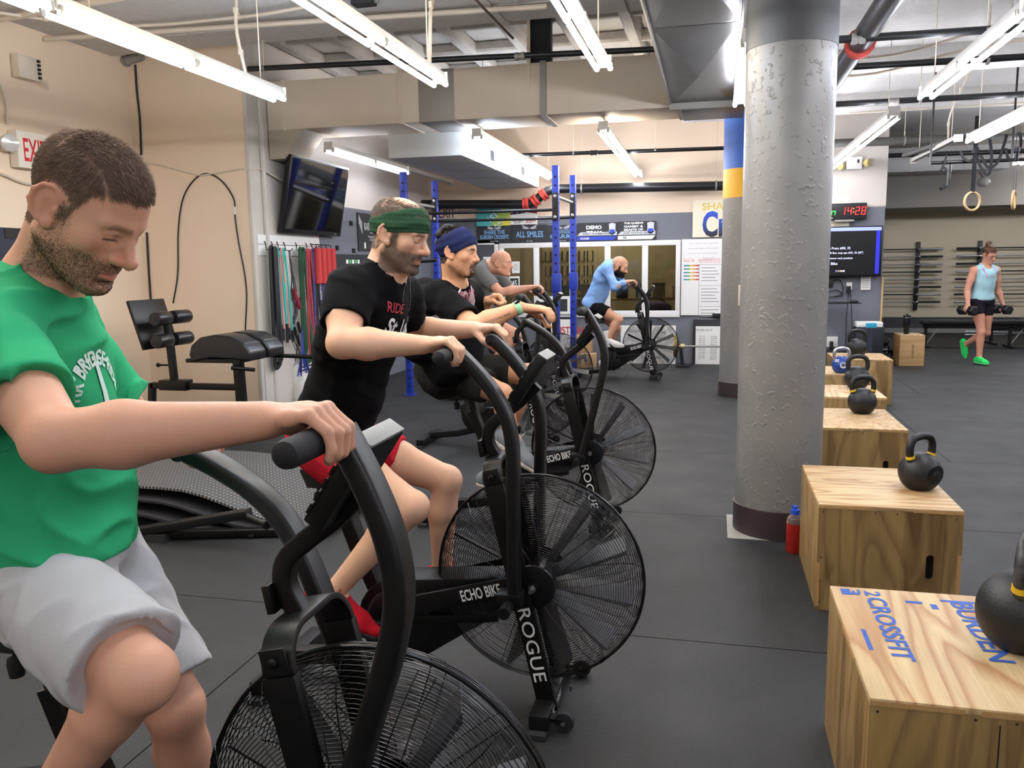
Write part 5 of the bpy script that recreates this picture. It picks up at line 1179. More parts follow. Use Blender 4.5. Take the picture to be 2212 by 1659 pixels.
J = dict(hc=(-1.202, 1.42, 1.732), hf=(.78, .03, -.58), hu=(.56, .0, .8), neck=(-1.345, 1.44, 1.585), chest=(-1.40, 1.455, 1.39), pelvis=(-1.38, 1.46, 1.03),
         shR=(-1.31, 1.255, 1.505), shL=(-1.475, 1.60, 1.50), elR=(-1.015, 1.085, 1.345), elL=(-1.40, 1.78, 1.2), wrR=hd['R']['G'] + np.array([-.095, -.005, .028]), wrL=hd['L']['G'] + np.array([-.09, .01, .04]),
         hipR=(-1.34, 1.365, .96), hipL=(-1.38, 1.555, .95), knR=(-1.015, 1.235, .868), knL=(-1.175, 1.53, .625), anR=ankle_over(pR, tR, uR), anL=ankle_over(pL, tL, uL), toeR=tR, toeL=tL, footupR=uR, footupL=uL, face=(1, 0, 0),
         T=dict(hip=.175, hipd=.14, waist=.165, waistd=.135, chest=.19, chestd=.125, belly=.01), hands=hd)
M_green = cloth('green_jersey', '#2f9a68'); M_lgrey = cloth('light_grey_knit', '#b9b7b8'); M_whitep = pm('white_shirt_print', '#cfe3d8', .8)
M_sole = pm('white_sole', '#dcdad6', .6); M_gshoe = cloth('grey_shoe', '#55565a')
man1 = make_person('man in a green shirt and light grey shorts pedalling the nearest bike', J,
    dict(skin='#d8a286', hair='#8a7260', hs=1.15, big=1.12, legs=1.08, h=.009, hface=.003, hhand=.004, zmin=.10, face=dict(jaw=1.04, nose=1.12), neck=1.12, brow='#6b5140', browt=.5,
         beard=dict(col='#6f5747', hcol='#5b4638', tint=.5, n=11000, len=.0032, wid=.00035, kind='full', lift=.35, side=.4), scalp=dict(n=26000, len=.017, tint=.85, wid=.0005, lift=.3, front=.082, jit=.28),
         shirt=dict(mat=M_green, g=.022, h=.0055, sleeve=.68, cuff=.079, amp=.010, hem=.02, seed=3), shorts=dict(mat=M_lgrey, len=.86, rad=.088, g=.020, amp=.008, h=.0055), shoes=dict(mats=(M_gshoe, M_sole), h=.008)), (-1.37, 1.46, .95))
pr_ = [flat_text('RK BRIDGE RIDE', M_whitep, 0, .035, w=.27, h=.034, offset=.03, arcr=.10), flat_poly([(-.012, -.10), (.012, -.10), (.007, .02), (0, .03), (-.007, .02)], M_whitep), flat_poly([(-.10, -.165), (.10, -.165), (.095, -.128), (-.095, -.128)], M_whitep), flat_text('AUGUST', pm('green_print', '#3d8f68', .8), 0, -.1465, h=.022, offset=.03)]
for k in range(22):
    a = rad(-95 + 190 * k / 21); c = (math.sin(a) * .135, math.cos(a) * .135 - .10 + .0); pr_.append(flat_poly([(c[0] + .0075 * math.cos(q) * (1 if k % 2 else .6), c[1] + .0055 * math.sin(q)) for q in [rad(45 * j) for j in range(8)]], M_whitep))
_c = np.array(J['chest']) + man1['f'] * .15 - man1['lat'] * .055
wrap_print(man1, pr_[:3] + pr_[4:], _c, man1['lat'] * 1.0, man1['sp'], -man1['f']); wrap_print(man1, pr_[3:4], _c, man1['lat'], man1['sp'], -man1['f'], lift=.0042)
# ------------------------------------------------ the man with the green headband on the second bike
M_blackT = cloth('black_jersey', '#0c0c0e', .1); M_redS = cloth('red_shorts', '#b3202f'); M_redshoe = cloth('red_shoe', '#a81522'); M_band1 = cloth('green_band', '#2c4a35', .05); M_soleg = pm('dark_sole', '#2a2a2c', .7); M_redlace = pm('red_lace', '#8e1420', .7)
hd = riders_hands('b2', shift=(-.03, -.03), su=((-.1, 0, 1), (-.1, 0, 1)))
pR, pL = pedal_at('b2', -1), pedal_at('b2', 1)
tR, uR = (1, 0, -.42), (.42, 0, 1); tL, uL = (1, 0, -.12), (.12, 0, 1)
gR, gL = hd['R']['G'], hd['L']['G']
J = dict(hc=onY(862, 508, 2.80), hf=(.955, -.05, -.29), hu=(.29, 0, .95), neck=onY(832, 592, 2.82), chest=onY(778, 728, 2.84), pelvis=(-1.43, 2.86, .99),
         shR=onY(752, 632, 2.655), shL=onY(872, 640, 3.03), elR=onY(738, 742, 2.50), elL=onY(880, 716, 3.16), wrR=gR + np.array([-.09, -.005, .03]), wrL=gL + np.array([-.09, .005, .035]),
         hipR=(-1.40, 2.765, .935), hipL=(-1.40, 2.955, .935), knR=(-1.03, 2.70, .76), knL=(-1.01, 3.03, .775), anR=ankle_over(pR, tR, uR), anL=ankle_over(pL, tL, uL), toeR=tR, toeL=tL, footupR=uR, footupL=uL, face=(1, 0, 0),
         T=dict(hip=.17, hipd=.135, waist=.155, waistd=.125, chest=.18, chestd=.125, belly=.015), hands=hd)
man2 = make_person('man in a black shirt, red shorts and wide green headband on an air bike', J,
    dict(skin='#e0b193', hair='#8d8177', hs=1.03, big=1.12, legs=.98, h=.010, hface=.0034, hhand=.0045, neck=1.02, brow='#6b5646', face=dict(nose=1.12),
         beard=dict(col='#5f544c', hcol='#6f645a', tint=.75, n=9000, len=.0035, wid=.00045, kind='full', lift=.4), scalp=dict(n=11000, len=.017, tint=.35, wid=.0006, lift=.4, front=.078, bald=.098),
         band=dict(mat=M_band1, mid=.040, half=.034, tilt=-.38, flare=.13, thick=.0085), hband=.0035,
         shirt=dict(mat=M_blackT, g=.018, h=.007, sleeve=.58, cuff=.072, amp=.007, hem=.0, seed=5), shorts=dict(mat=M_redS, len=.50, rad=.088, g=.016, amp=.006, h=.007), shoes=dict(mats=(M_redshoe, M_soleg), laces=M_redlace, h=.006)), (-1.43, 2.86, .92))
M_wp = pm('white_ink', '#e8e6e2', .8); M_rp = pm('red_ink', '#a8323c', .8)
pr_ = [flat_text('St. Louis', M_wp, .01, -.02, w=.20, h=.06, offset=.03, shear=.25), flat_text('RIDE', M_rp, -.05, .045, w=.09, h=.035, offset=.02, shear=.1)]
for sgn in (-1, 1):
    o = []; 
    for k in range(13): x = .03 + .055 * (k / 6 - 1); o.append((x, .03 + .13 * (1 - (k / 6 - 1) ** 4)))
    pr_.append(flat_poly(o + [(x, y - .004 - .002 * abs(x - .03) * 20) for x, y in o[::-1]], M_wp if sgn < 0 else M_rp)) if sgn < 0 else None
wrap_print(man2, [q for q in pr_ if q], np.array(J['chest']) + man2['f'] * .15 + man2['sp'] * .125 + man2['lat'] * .02, man2['lat'], man2['sp'], -man2['f'])
# ------------------------------------------------ the man with the navy headband on the third bike
M_navy = cloth('navy_band', '#1f2547', .05); M_olive = cloth('dark_olive_shorts', '#24231f', .15); M_runner = cloth('grey_runner', '#7d8186', .2); M_orange = pm('orange_white_sole', '#d9cfc6', .6); M_blksock = cloth('black_sock', '#111113')
pR, pL = pedal_at('b3', -1), pedal_at('b3', 1)
tR, uR = (.80, 0, -.62), (.62, 0, .8); tL, uL = (1, 0, -.1), (.1, 0, 1)
hR = onY(1163, 676, 4.55); fL = onY(1080, 652, 4.98)
hd = dict(R=dict(G=hR + np.array([.035, 0, -.035]), A=(.15, 1, 0), U=(.25, 0, 1), F=(.9, 0, -.3), r=.03, curl=.55, thumb=True, s=1.12), L=dict(G=fL, A=(0, -1, .2), U=(-.1, 0, 1), F=(1, 0, 0), r=.011, curl=1.35, s=1.1))
J = dict(hc=onY(988, 545, 4.62), hf=(.985, -.02, -.10), hu=(.10, 0, .99), neck=onY(984, 622, 4.68), chest=(-1.725, 4.78, 1.29), pelvis=(-1.63, 4.95, .98),
         shR=onY(950, 640, 4.54), shL=(-1.47, 4.98, 1.43), elR=onY(1024, 706, 4.36), elL=(-1.46, 5.14, 1.2), wrR=onY(1122, 664, 4.48), wrL=fL + np.array([-.09, .02, -.0]),
         hipR=(-1.56, 4.85, .95), hipL=(-1.56, 5.06, .95), knR=onY(1085, 850, 4.80), knL=(-1.12, 5.08, .93), anR=ankle_over(pR, tR, uR), anL=ankle_over(pL, tL, uL), toeR=tR, toeL=tL, footupR=uR, footupL=uL, face=(1, -.05, 0),
         T=dict(hip=.19, hipd=.16, waist=.20, waistd=.19, chest=.20, chestd=.15, belly=.115), hands=hd)
man3 = make_person('man in a black shirt and navy headband wearing a pale green watch', J,
    dict(skin='#d9a27c', hair='#1c1816', hs=1.12, big=1.22, legs=1.05, h=.013, hface=.0048, hhand=.006, neck=1.1, brow='#231c18', face=dict(mouth=1.7, wide=1.06, jaw=1.08, nose=.95), mouth=1.,
         beard=dict(col='#4e3c30', hcol='#2a211c', tint=.6, n=1600, len=.005, wid=.0007, kind='goatee', lift=.4), scalp=dict(n=5000, len=.014, tint=.9, wid=.0011, lift=.5, front=.07),
         band=dict(mat=M_navy, mid=.046, half=.055, tilt=-.58, flare=.03, thick=.010), hband=.005,
         shirt=dict(mat=M_blackT, g=.024, h=.010, sleeve=.78, cuff=.074, amp=.008, hem=.03, seed=7, extra=[(.15, .07, .15)]), shorts=dict(mat=M_olive, len=.72, rad=.088, g=.018, amp=.008, h=.010), shoes=dict(mats=(M_runner, M_orange), laces=pm('grey_lace', '#a3a6aa', .7), h=.007, s=1.1, sock=(M_blksock, (-.0, 0, .07)))), (-1.63, 4.95, .92))
# curly hair standing up behind the headband
S2 = SDF(man3['hc'] - .26, man3['hc'] + .26, .008); r_ = np.random.default_rng(5)
for k in range(46):
    a, b = r_.random() * 1.5 - .1, r_.normal() * .022; L_ = .105 + r_.random() * .035; p = np.array([-.035 - math.cos(a * .9) * .09 + .02, b, .045 + math.sin(a) * .085]); S2.ell(man3['hc'] + (man3['R'].T @ p) * 1.1, [.016 + .008 * r_.random()] * 3, None, .004)
mesh_obj('curly_hair', S2, pm('black_curls', '#161312', .6, var=.3, vs=80, bump=.8, bs=160), man3['body'], man3['org'])
wv_ = np.array(J['wrR']) - np.array(J['elR']); wd = unit(wv_); wc = np.array(J['wrR']) - wd * .012 - man3['org']
wt = MB(); wt.lathe([(.0385, -.016), (.041, -.012), (.041, .012), (.0385, .016)], wc, wd, 20, cap=False); wb_ = wt.build('watch_strap', pm('pale_green_strap', '#9fd6ab', .5), man3['body'])
MB().obox(wc + np.array([.0, -.02, .036]), (.03, .03, .01), wd, (0, -.3, 1)).build('watch_face', pm('watch_glass', '#141518', .15), wb_, bevel=.003)
M_pk = pm('pink_ink', '#d98a98', .8)
pp_ = [flat_poly([(-.15, -.04), (-.12, .075), (-.03, .12), (.09, .10), (.155, .015), (.135, -.07), (.04, -.12), (-.08, -.115)], M_wp), flat_text('ARNOLDS', M_pk, .0, .035, w=.26, h=.10, offset=.02, rot=.12), flat_text('PIT', pm('black_ink', '#18181a', .8), .02, -.06, w=.14, h=.07, offset=.03, rot=.1)]
wrap_print(man3, pp_[:1], np.array(J['chest']) + man3['f'] * .17 + man3['sp'] * .03 - man3['lat'] * .0, man3['lat'], man3['sp'], -man3['f'], lift=.004); wrap_print(man3, pp_[1:], np.array(J['chest']) + man3['f'] * .17 + man3['sp'] * .03 - man3['lat'] * .0, man3['lat'], man3['sp'], -man3['f'], lift=.0065)
tt = flat_text('IRON YOU SHALL MAKE', pm('tattoo_ink', '#4a3a38', .6), 0, 0, w=.165, h=.012, offset=.0)
wrap_print(man3, [tt], (np.array(J['elR']) * .45 + np.array(J['wrR']) * .55) + np.array([0, -.06, -.012]), wd, np.cross(np.array([.0, -1., .15]), wd) * 1., (0, 1, -.15), name='forearm_tattoo', lift=.0015, on='skin')
# ------------------------------------------------ the bald man in grey further back
M_greyT = cloth('heather_grey', '#6d6c6a', .12); M_blkS = cloth('black_shorts', '#121214')
hd = riders_hands('b6', shift=(-.02, -.02)); pR, pL = pedal_at('b6', -1), pedal_at('b6', 1); tR = tL = (1, 0, -.2); uR = uL = (.2, 0, 1)
J = dict(hc=onY(1083, 569, 8.82), hf=(.99, -.06, -.06), hu=(.06, 0, 1), neck=(-2.44, 8.86, 1.60), chest=(-2.52, 8.9, 1.42), pelvis=(-2.52, 8.95, 1.02), shR=(-2.46, 8.72, 1.54), shL=(-2.42, 9.1, 1.54), elR=(-2.22, 8.63, 1.32), elL=(-2.2, 9.18, 1.3), wrR=hd['R']['G'] + np.array([-.09, 0, .03]), wrL=hd['L']['G'] + np.array([-.09, 0, .03]),
         hipR=(-2.46, 8.86, .98), hipL=(-2.46, 9.04, .98), knR=(-2.08, 8.80, .86), knL=(-2.12, 9.08, .72), anR=ankle_over(pR, tR, uR), anL=ankle_over(pL, tL, uL), toeR=tR, toeL=tL, footupR=uR, footupL=uL, face=(1, 0, 0),
         T=dict(hip=.175, hipd=.14, waist=.17, waistd=.15, chest=.19, chestd=.135, belly=.04), hands=hd)
man4 = make_person('bald man in a grey shirt looking ahead on an air bike', J, dict(skin='#d79f84', hair='#8a7060', hs=1.12, big=1.08, legs=1., h=.016, hface=.0065, hhand=.007, neck=1.1, face=dict(wide=1.05), eyes=True,
         shirt=dict(mat=M_greyT, g=.018, h=.012, sleeve=.7, cuff=.07, amp=.006, hem=.04), shorts=dict(mat=M_blkS, len=.6, rad=.085, g=.015, h=.013), shoes=dict(mats=(M_gshoe, M_sole), h=.009)), (-2.52, 8.95, .95))
wrap_print(man4, [flat_text('LIFT', pm('purple_ink', '#46406e', .8), 0, 0, w=.17, h=.09, offset=.03), flat_text('CLUB', MATS['purple_ink'], 0, -.1, w=.15, h=.06, offset=.03)], np.array(J['chest']) + man4['f'] * .15, man4['lat'], man4['sp'], -man4['f'], lift=.005)
wb_ = MB().cyl(J['wrL'] - np.array([.03, 0, 0]) - man4['org'], J['wrL'] - np.array([.005, 0, 0]) - man4['org'], .034, n=14).build('watch', pm('watch_glass', '#141518', .15), man4['body'])
# ------------------------------------------------ the man in the pale blue sweater by the window
M_sky = cloth('pale_blue_sweater', '#83a9dc'); M_wsock = cloth('white_sock', '#e4e3e0'); M_wshoe = cloth('white_shoe', '#e2e1de')
hd = riders_hands('b5', shift=(-.02, -.02)); pR, pL = pedal_at('b5', -1), pedal_at('b5', 1); tR, uR = (1, 0, -.06), (.06, 0, 1); tL, uL = (1, 0, -.1), (.1, 0, 1)
J = dict(hc=onY(1338, 576, 11.6), hf=(.93, -.02, -.36), hu=(.36, 0, .93), neck=(-1.42, 11.62, 1.60), chest=(-1.50, 11.65, 1.42), pelvis=(-1.66, 11.67, 1.04), shR=(-1.44, 11.47, 1.54), shL=(-1.40, 11.82, 1.54), elR=(-1.32, 11.40, 1.29), elL=(-1.25, 11.9, 1.3), wrR=hd['R']['G'] + np.array([-.09, 0, .03]), wrL=hd['L']['G'] + np.array([-.09, 0, .03]),
         hipR=(-1.62, 11.58, 1.0), hipL=(-1.62, 11.76, 1.0), knR=(-1.275, 11.52, .84), knL=(-1.33, 11.76, .70), anR=ankle_over(pR, tR, uR), anL=ankle_over(pL, tL, uL), toeR=tR, toeL=tL, footupR=uR, footupL=uL, face=(1, 0, 0),
         T=dict(hip=.165, hipd=.135, waist=.15, waistd=.125, chest=.175, chestd=.125, belly=.01), hands=hd)
man5 = make_person('bald bearded man in a pale blue sweater and black shorts by the window', J, dict(skin='#cf9d80', hair='#2a211c', hs=1.12, big=1.0, legs=1., h=.017, hface=.0075, hhand=.008, neck=1.0, beard=dict(col='#2a201b', hcol='#1d1613', tint=.95, n=1500, len=.014, wid=.0016, kind='full', lift=.5), scalp=dict(tint=.25, front=.07, n=0),
         shirt=dict(name='sweater', long=True, mat=M_sky, g=.022, h=.012, amp=.009, hem=.05), shorts=dict(mat=M_blkS, len=.52, rad=.088, g=.018, h=.013), shoes=dict(mats=(M_wshoe, M_sole), h=.008, s=1.08, sock=(M_wsock, (-.02, 0, .12)), stripes=pm('black_stripe', '#17171a', .6))), (-1.66, 11.67, .97))
# ------------------------------------------------ the woman walking with two dumbbells
M_tank = cloth('aqua_tank', '#a9d0d8'); M_pink = cloth('pink_straps', '#d98cbb'); M_dkS = cloth('dark_plum_shorts', '#221d26'); M_neon = cloth('neon_green_shoe', '#35e06a'); M_nsole = pm('neon_sole', '#7dea9a', .6)
WX, WY = 3.985, 14.02
fw = unit((.35, -.94, 0)); lt_ = unit(np.cross((0, 0, 1), fw))   # her left
def wp(f_, l_, z): return np.array([WX, WY, 0]) + fw * f_ + lt_ * l_ + np.array([0, 0, z])
kR, kL = wp(.1, -.31, .83), wp(.02, .31, .83)
hd = dict(R=dict(G=kR, A=fw * 1., U=-lt_ * .2 + np.array([0, 0, -1.]), F=lt_ * 1., r=.02, curl=1.1), L=dict(G=kL, A=fw * 1., U=lt_ * .2 + np.array([0, 0, -1.]), F=-lt_ * 1., r=.02, curl=1.1))
for k_, s_ in (('R', -1), ('L', 1)): hd[k_]['U'] = unit(lt_ * s_ * .95 + np.array([0, 0, .1])); hd[k_]['F'] = np.array([0, 0, -1.])
J = dict(hc=wp(.07, .0, 1.655), hf=fw * .88 + lt_ * .25 + np.array([0, 0, -.38]), hu=fw * .36 + np.array([0, 0, .93]), neck=wp(.01, 0, 1.48), chest=wp(.01, 0, 1.28), pelvis=wp(-.03, 0, .98), shR=wp(.0, -.185, 1.42), shL=wp(0, .185, 1.42), elR=wp(.0, -.27, 1.13), elL=wp(-.04, .27, 1.13), wrR=kR + np.array([0, 0, .1]), wrL=kL + np.array([0, 0, .1]),
         hipR=wp(-.02, -.09, .93), hipL=wp(-.02, .09, .93), knR=wp(.10, -.06, .50), knL=wp(-.02, .11, .47), anR=wp(.07, -.05, .10), anL=wp(-.36, .02, .27), toeR=fw, toeL=unit(fw * .35 + np.array([0, 0, -.94])), footupR=(0, 0, 1), footupL=unit(fw * .94 + np.array([0, 0, .35])), face=tuple(fw),
         T=dict(hip=.185, hipd=.135, waist=.145, waistd=.115, chest=.155, chestd=.12, belly=.0), hands=hd)
woman = make_person('woman in an aqua tank top carrying a dumbbell in each hand', J, dict(skin='#d79a80', hair='#6b4a36', hs=1.02, big=.98, legs=.98, h=.018, hface=.0085, hhand=.009, neck=.88, scalp=dict(n=2500, len=.02, tint=.95, wid=.0018, lift=.15, front=.08),
         shirt=dict(name='tank_top', mat=M_tank, g=.012, h=.013, sleeve=0., amp=.006, hem=-.01, scoop=.06), shorts=dict(mat=M_dkS, len=.42, rad=.085, g=.012, h=.014), shoes=dict(mats=(M_neon, M_nsole), h=.009, s=.98)), tuple(wp(0, 0, .0)))
S2 = SDF(woman['hc'] - .25, woman['hc'] + .25, .01); q = woman['hc'] + woman['R'].T @ np.array([-.05, 0, .135])
for k in range(9): S2.ell(q + r_.normal(size=3) * .022, [.03, .03, .026], None, .012)
mesh_obj('hair_bun', S2, pm('brown_bun', '#5d4232', .6, var=.3, vs=60, bump=.5, bs=120), woman['body'], woman['org'])
hcw, Rw = woman['hc'], woman['R']
gl = MB()
for s in (-1, 1): gl.tube([hcw + Rw.T @ np.array([.094, s * .032 + .023 * math.cos(rad(a)), .0 + .017 * math.sin(rad(a))]) - woman['org'] for a in range(0, 360, 30)], .0028, 6, closed=True); gl.tube([hcw + Rw.T @ np.array(p) - woman['org'] for p in ((.092, s * .055, .004), (.06, s * .076, .006), (.0, s * .082, .008))], .0025, 6)
gl.build('glasses', pm('dark_frames', '#2a1a1a', .4), woman['body'])
for s in (-1, 1):
    MB().sweep(spline([np.array(J['chest']) + woman['f'] * .125 + woman['lat'] * s * .05 + woman['sp'] * .06 - woman['org'], np.array(J['neck']) + woman['f'] * .055 + woman['lat'] * s * .085 + np.array([0, 0, -.005]) - woman['org'], np.array(J['neck']) - woman['f'] * .06 + woman['lat'] * s * .08 - woman['org']], 5), rrect(.035, .014, .004)).build('pink_strap', M_pink, woman['shirt'])
M_db = pm('rubber_hex', '#121215', .5, bump=.1, bs=80)
for k_, g_, lab in (('R', kR, 'black hex dumbbell in the woman\'s hand nearer the small box'), ('L', kL, 'black hex dumbbell in the woman\'s hand nearer the right edge')):
    t = thing('dumbbell', lab, 'dumbbell', tuple(g_), 0, 'dumbbells carried by the woman'); a = fw
    MB().cyl(-a * .07, a * .07, .0165, n=14).build('handle', M_chrome, t)
    for s in (-1, 1): MB().lathe([(.05, .06), (.078, .075), (.078, .155), (.055, .17)], (0, 0, 0), a * s, 6).build('hex_head', M_db, t, smooth=0)
# ================================================================== RACK, WALL THINGS AND BACKGROUND GEAR
M_rkblue = pm('rack_blue', '#2339a0', .4, var=.08, vs=12)
M_bright = pm('bright_bolt', '#d8d8da', .25, .9)
XF, XB, Y0, Y1 = (-3.715, -1.826), (-3.70, -1.81), 9.77, 10.9
t = thing('squat_rack', 'tall blue steel squat rack with four drilled uprights behind the riders', 'rack', (-2.77, 10.3, 0))
def upright(x, y, hgt):
    u = MB().box(x - .0375, x + .0375, y - .0375, y + .0375, 0, hgt).build('upright', M_rkblue, t, loc=(2.77, -10.3, 0), bevel=.004)
    hm = MB()
    for k in range(int((hgt - .15) / .1)): hm.lathe([(.0001, .0005), (.0135, .0005), (.0135, 0)], (x, y - .0378, .12 + .1 * k), (0, -1, 0), 8, cap=False); hm.lathe([(.0001, .0005), (.0135, .0005), (.0135, 0)], (x + .0378, y, .12 + .1 * k), (1, 0, 0), 8, cap=False)
    h_ = hm.build('bolt_holes', M_hole, u); h_['kind'] = 'stuff'
    MB().box(x - .07, x + .07, y - .07, y + .07, 0, .012).build('foot_plate', M_rkblue, u)
    return u
ups = [upright(x, y, 2.75) for x, y in ((XF[0], Y0), (XF[1], Y0), (XB[0], Y1), (XB[1], Y1))]
rl = (2.77, -10.3, 0)
MB().cyl((XF[0], Y0, 2.245), (XF[1], Y0, 2.245), .017, n=12).build('pull_up_bar', M_blk, t, loc=rl); MB().cyl((XB[0], Y1, 2.21), (XB[1], Y1, 2.21), .017, n=12).build('pull_up_bar', M_blk, t, loc=rl)
for x in (XF[0], XF[1]):
    MB().cyl((x, Y0, 2.40), (x + .01, Y1, 2.40), .02, n=10).build('side_tube', M_galv, t, loc=rl)
for x, y, z in ((XF[1], Y0, 2.28), (XB[0], Y1, 2.36), (XB[1], Y1, 2.36), (XF[0], Y0, 2.28)):
    p_ = MB().box(x - .034, x + .034, y - .05, y - .038, z - .16, z + .16).build('bar_bracket', M_blk, t, loc=rl, bevel=.004)
    for dz in (-.12, .12): MB().lathe([(.0001, .01), (.02, .006), (.022, 0)], (x, y - .05, z + dz), (0, -1, 0), 10, cap=False).build('bolt', M_bright, p_)
for x, y in ((XF[1], Y0), (XB[1], Y1)):
    MB().box(x - .05, x + .055, y - .05, y + .05, 1.28, 1.5).build('j_cup', M_rkblue, t, loc=rl, bevel=.006)
MB().cyl((XF[0] + .02, Y0 - .02, 1.66), (XF[0] + .42, Y0 - .05, 1.68), .02, n=12).build('spotter_arm', M_blk, t, loc=rl)
# ------------------------------------------------ weights by the rack
t = thing('bumper_plate', 'black bumper plate lying flat at the foot of the blue rack', 'plate', (-3.43, 10.2, 0))
MB().lathe([(.03, 0), (.215, 0), (.225, .012), (.225, .088), (.215, .1), (.12, .1), (.11, .085), (.03, .085)], n=40).build('plate', M_dark, t)
t = thing('bucket', 'black chalk bucket with a white printed label beside the bumper plate', 'bucket', (-3.02, 9.55, 0))
MB().lathe([(.12, 0), (.128, .005), (.145, .24), (.155, .245), (.157, .29), (.15, .295), (.143, .285), (.125, .02), (.01, .015)], n=32).build('body', M_blk, t)
MB().lathe([(.151, .2), (.156, .203), (.151, .206)], n=32, cap=False).build('rim_band', M_blk, t)
lab = [flat_poly([(-.075, -.055), (.075, -.055), (.075, .055), (-.075, .055)], M_print_w), flat_poly([(-.07, -.05), (.07, -.05), (.07, .05), (-.07, .05)], M_blk), flat_text('TUBE', M_print_w, 0, .015, w=.11, h=.03, offset=.03), flat_text('CLEAN UP', M_print_w, 0, -.025, w=.1, h=.014, offset=.01), flat_text('HERE', M_print_w, 0, -.085, w=.09, h=.018, offset=.02)]
for i, o in enumerate(lab):
    for v in o.data.vertices: v.co.z = .0006 * (i + 1)
    o.matrix_world = Matrix.Identity(4); q = o; q.name = 'label_print'; q.parent = t; q.rotation_euler = (rad(86), 0, rad(5)); q.location = (.015, -.141, .16)
t = thing('carabiner_strap', 'carabiner and strap hanging by the blue rack above the bucket', 'strap', (-3.0, 9.75, 0.0))
MB().box(-.012, .012, -.004, .004, .29, .56).build('strap', M_blk, t); MB().tube([(.02 * math.cos(rad(a)), 0, .62 + .06 * math.sin(rad(a))) for a in range(0, 360, 30)], .004, 6, closed=True, up=(0, 1, 0)).build('carabiner', M_bright, t)
# ------------------------------------------------ left television, tilted on its arm
t = thing('television', 'black wall television tilted down over the resistance bands', 'television', (-4.56, 9.1, 2.42)); t.rotation_euler = (0, rad(11), rad(-1.5))
M_tv = pm('tv_bezel', '#0d0d0f', .25); M_scr = pm('tv_screen', '#060709', .06, spec=.8)
MB().box(-.03, .03, -.70, .70, -.425, .425).build('bezel', M_tv, t, bevel=.006); MB().box(.0305, .032, -.665, .665, -.375, .395).build('screen', M_scr, t, smooth=0)
MB().box(-.10, -.03, -.2, .2, -.2, .05).build('wall_arm', M_tv, t, bevel=.01); letter('TCL', M_steel, (.0325, .55, -.402), (0, 1, 0), (0, 0, 1), h=.022, parent=t, offset=.02)
# ------------------------------------------------ slat rail with hooks and bands
t = thing('hook_rail', 'white slatted rail with black hooks on the left wall below the television', 'rail', (-4.70, 8.0, 1.84))
MB().box(-.012, .006, 0, 1.42, .03, .13).build('slat', M_trim, t, bevel=.003); MB().box(-.012, .006, 0, 1.42, -.09, .02).build('slat', M_trim, t, bevel=.003); MB().box(-.012, .003, .0, 1.42, -1.84, -.1).build('back_board', M_white, t, smooth=0)
HY = [.12, .26, .38, .53, .80, 1.05, 1.18, 1.36]
for y in HY: MB().tube([(.006, y, .06), (.02, y, .045), (.03, y, -.03), (.10, y, -.035), (.115, y, -.01)], .006, 6).build('hook', M_blk, t)
def band_loop(y, z1, wid, thick, m, label, x=.07, dx=.0, text=None, spread=.05, group='resistance bands on the hook rail'):
    q = thing('resistance_band', label, 'band', (-4.70, 8.0 + y, 1.80), 0, group)
    pts = []
    for k in range(13): a = math.pi * k / 12; pts.append((x + .02, -.02 * math.cos(a), .004 + .02 * math.sin(a)))
    a_, b_ = pts[0], pts[-1]; L_ = 1.80 - z1
    right = spline([b_, (x + .015, spread * .6, -L_ * .5), (x + .01, spread, -L_ * .92), (x, spread * .5, -L_)], 5); left = spline([(x, spread * .5, -L_), (x, -spread * .2, -L_ * .96), (x + .02, -spread * .5, -L_ * .5), a_], 5)
    MB().sweep(pts + right[1:] + left[1:-1], [(-wid / 2, -thick / 2), (wid / 2, -thick / 2), (wid / 2, thick / 2), (-wid / 2, thick / 2)], closed=True, up=(1, 0.02, 0)).build('loop', m, q, smooth=60)
    if text: letter(text, M_print_w if m is not M_gband else M_blk, (x + .035, -.016, -.32), (0, .05, -1), (0, 1, 0), w=.5, h=.03, parent=q, offset=.02, lift=.02)
    return q
M_gband = pm('green_band', '#2c8f52', .6); M_rband = pm('red_band', '#a8323f', .6); M_pband = pm('purple_band', '#43386b', .6); M_kband = pm('black_band', '#17171a', .6); M_tband = pm('teal_tube', '#3fb6a8', .5); M_sband = pm('salmon_tube', '#d07a70', .5)
band_loop(.12, .55, .07, .012, M_kband, 'thick black resistance band nearest the wall corner', spread=.08); band_loop(.16, .6, .05, .01, M_kband, 'second black resistance band beside the corner', x=.09)
for y, m, z, l in ((.26, M_tband, 1.0, 'teal rubber tube on the second hook'), (.30, M_sband, .95, 'salmon rubber tube among the teal ones'), (.38, M_tband, .92, 'teal rubber tube on the third hook')):
    q = thing('resistance_tube', l, 'band', (-4.70, 8.0 + y, 1.80), 0, 'resistance bands on the hook rail'); L_ = 1.8 - z
    MB().tube(spline([(.09, -.015, -L_), (.09, -.02, -L_ * .4), (.09, -.012, .0), (.09, 0, .012), (.09, .014, 0), (.09, .06, -L_ * .4), (.09, .1, -L_)], 6), .011, 8).build('tube', m, q)
    for y_, s in ((-.015, -1), (.1, 1)): MB().cyl((.09, y_, -L_), (.09, y_ + s * .01, -L_ - .13), .016, n=10).build('handle', M_blk, q)
t = thing('jump_rope', 'tangle of black and silver jump ropes with dark red handles on the fourth hook', 'rope', (-4.70, 8.53, 1.80), 0)
rr_ = np.random.default_rng(3)
for k in range(6):
    p = [(.08 + rr_.normal() * .012, rr_.normal() * .015, 0)]
    for j in range(1, 7): p.append((.085 + rr_.normal() * .015, rr_.normal() * .04 + .02, -j * (.17 + .012 * k)))
    MB().tube(spline(p, 5), .0055, 5).build('cord', M_blk if k % 2 else M_steel, t)
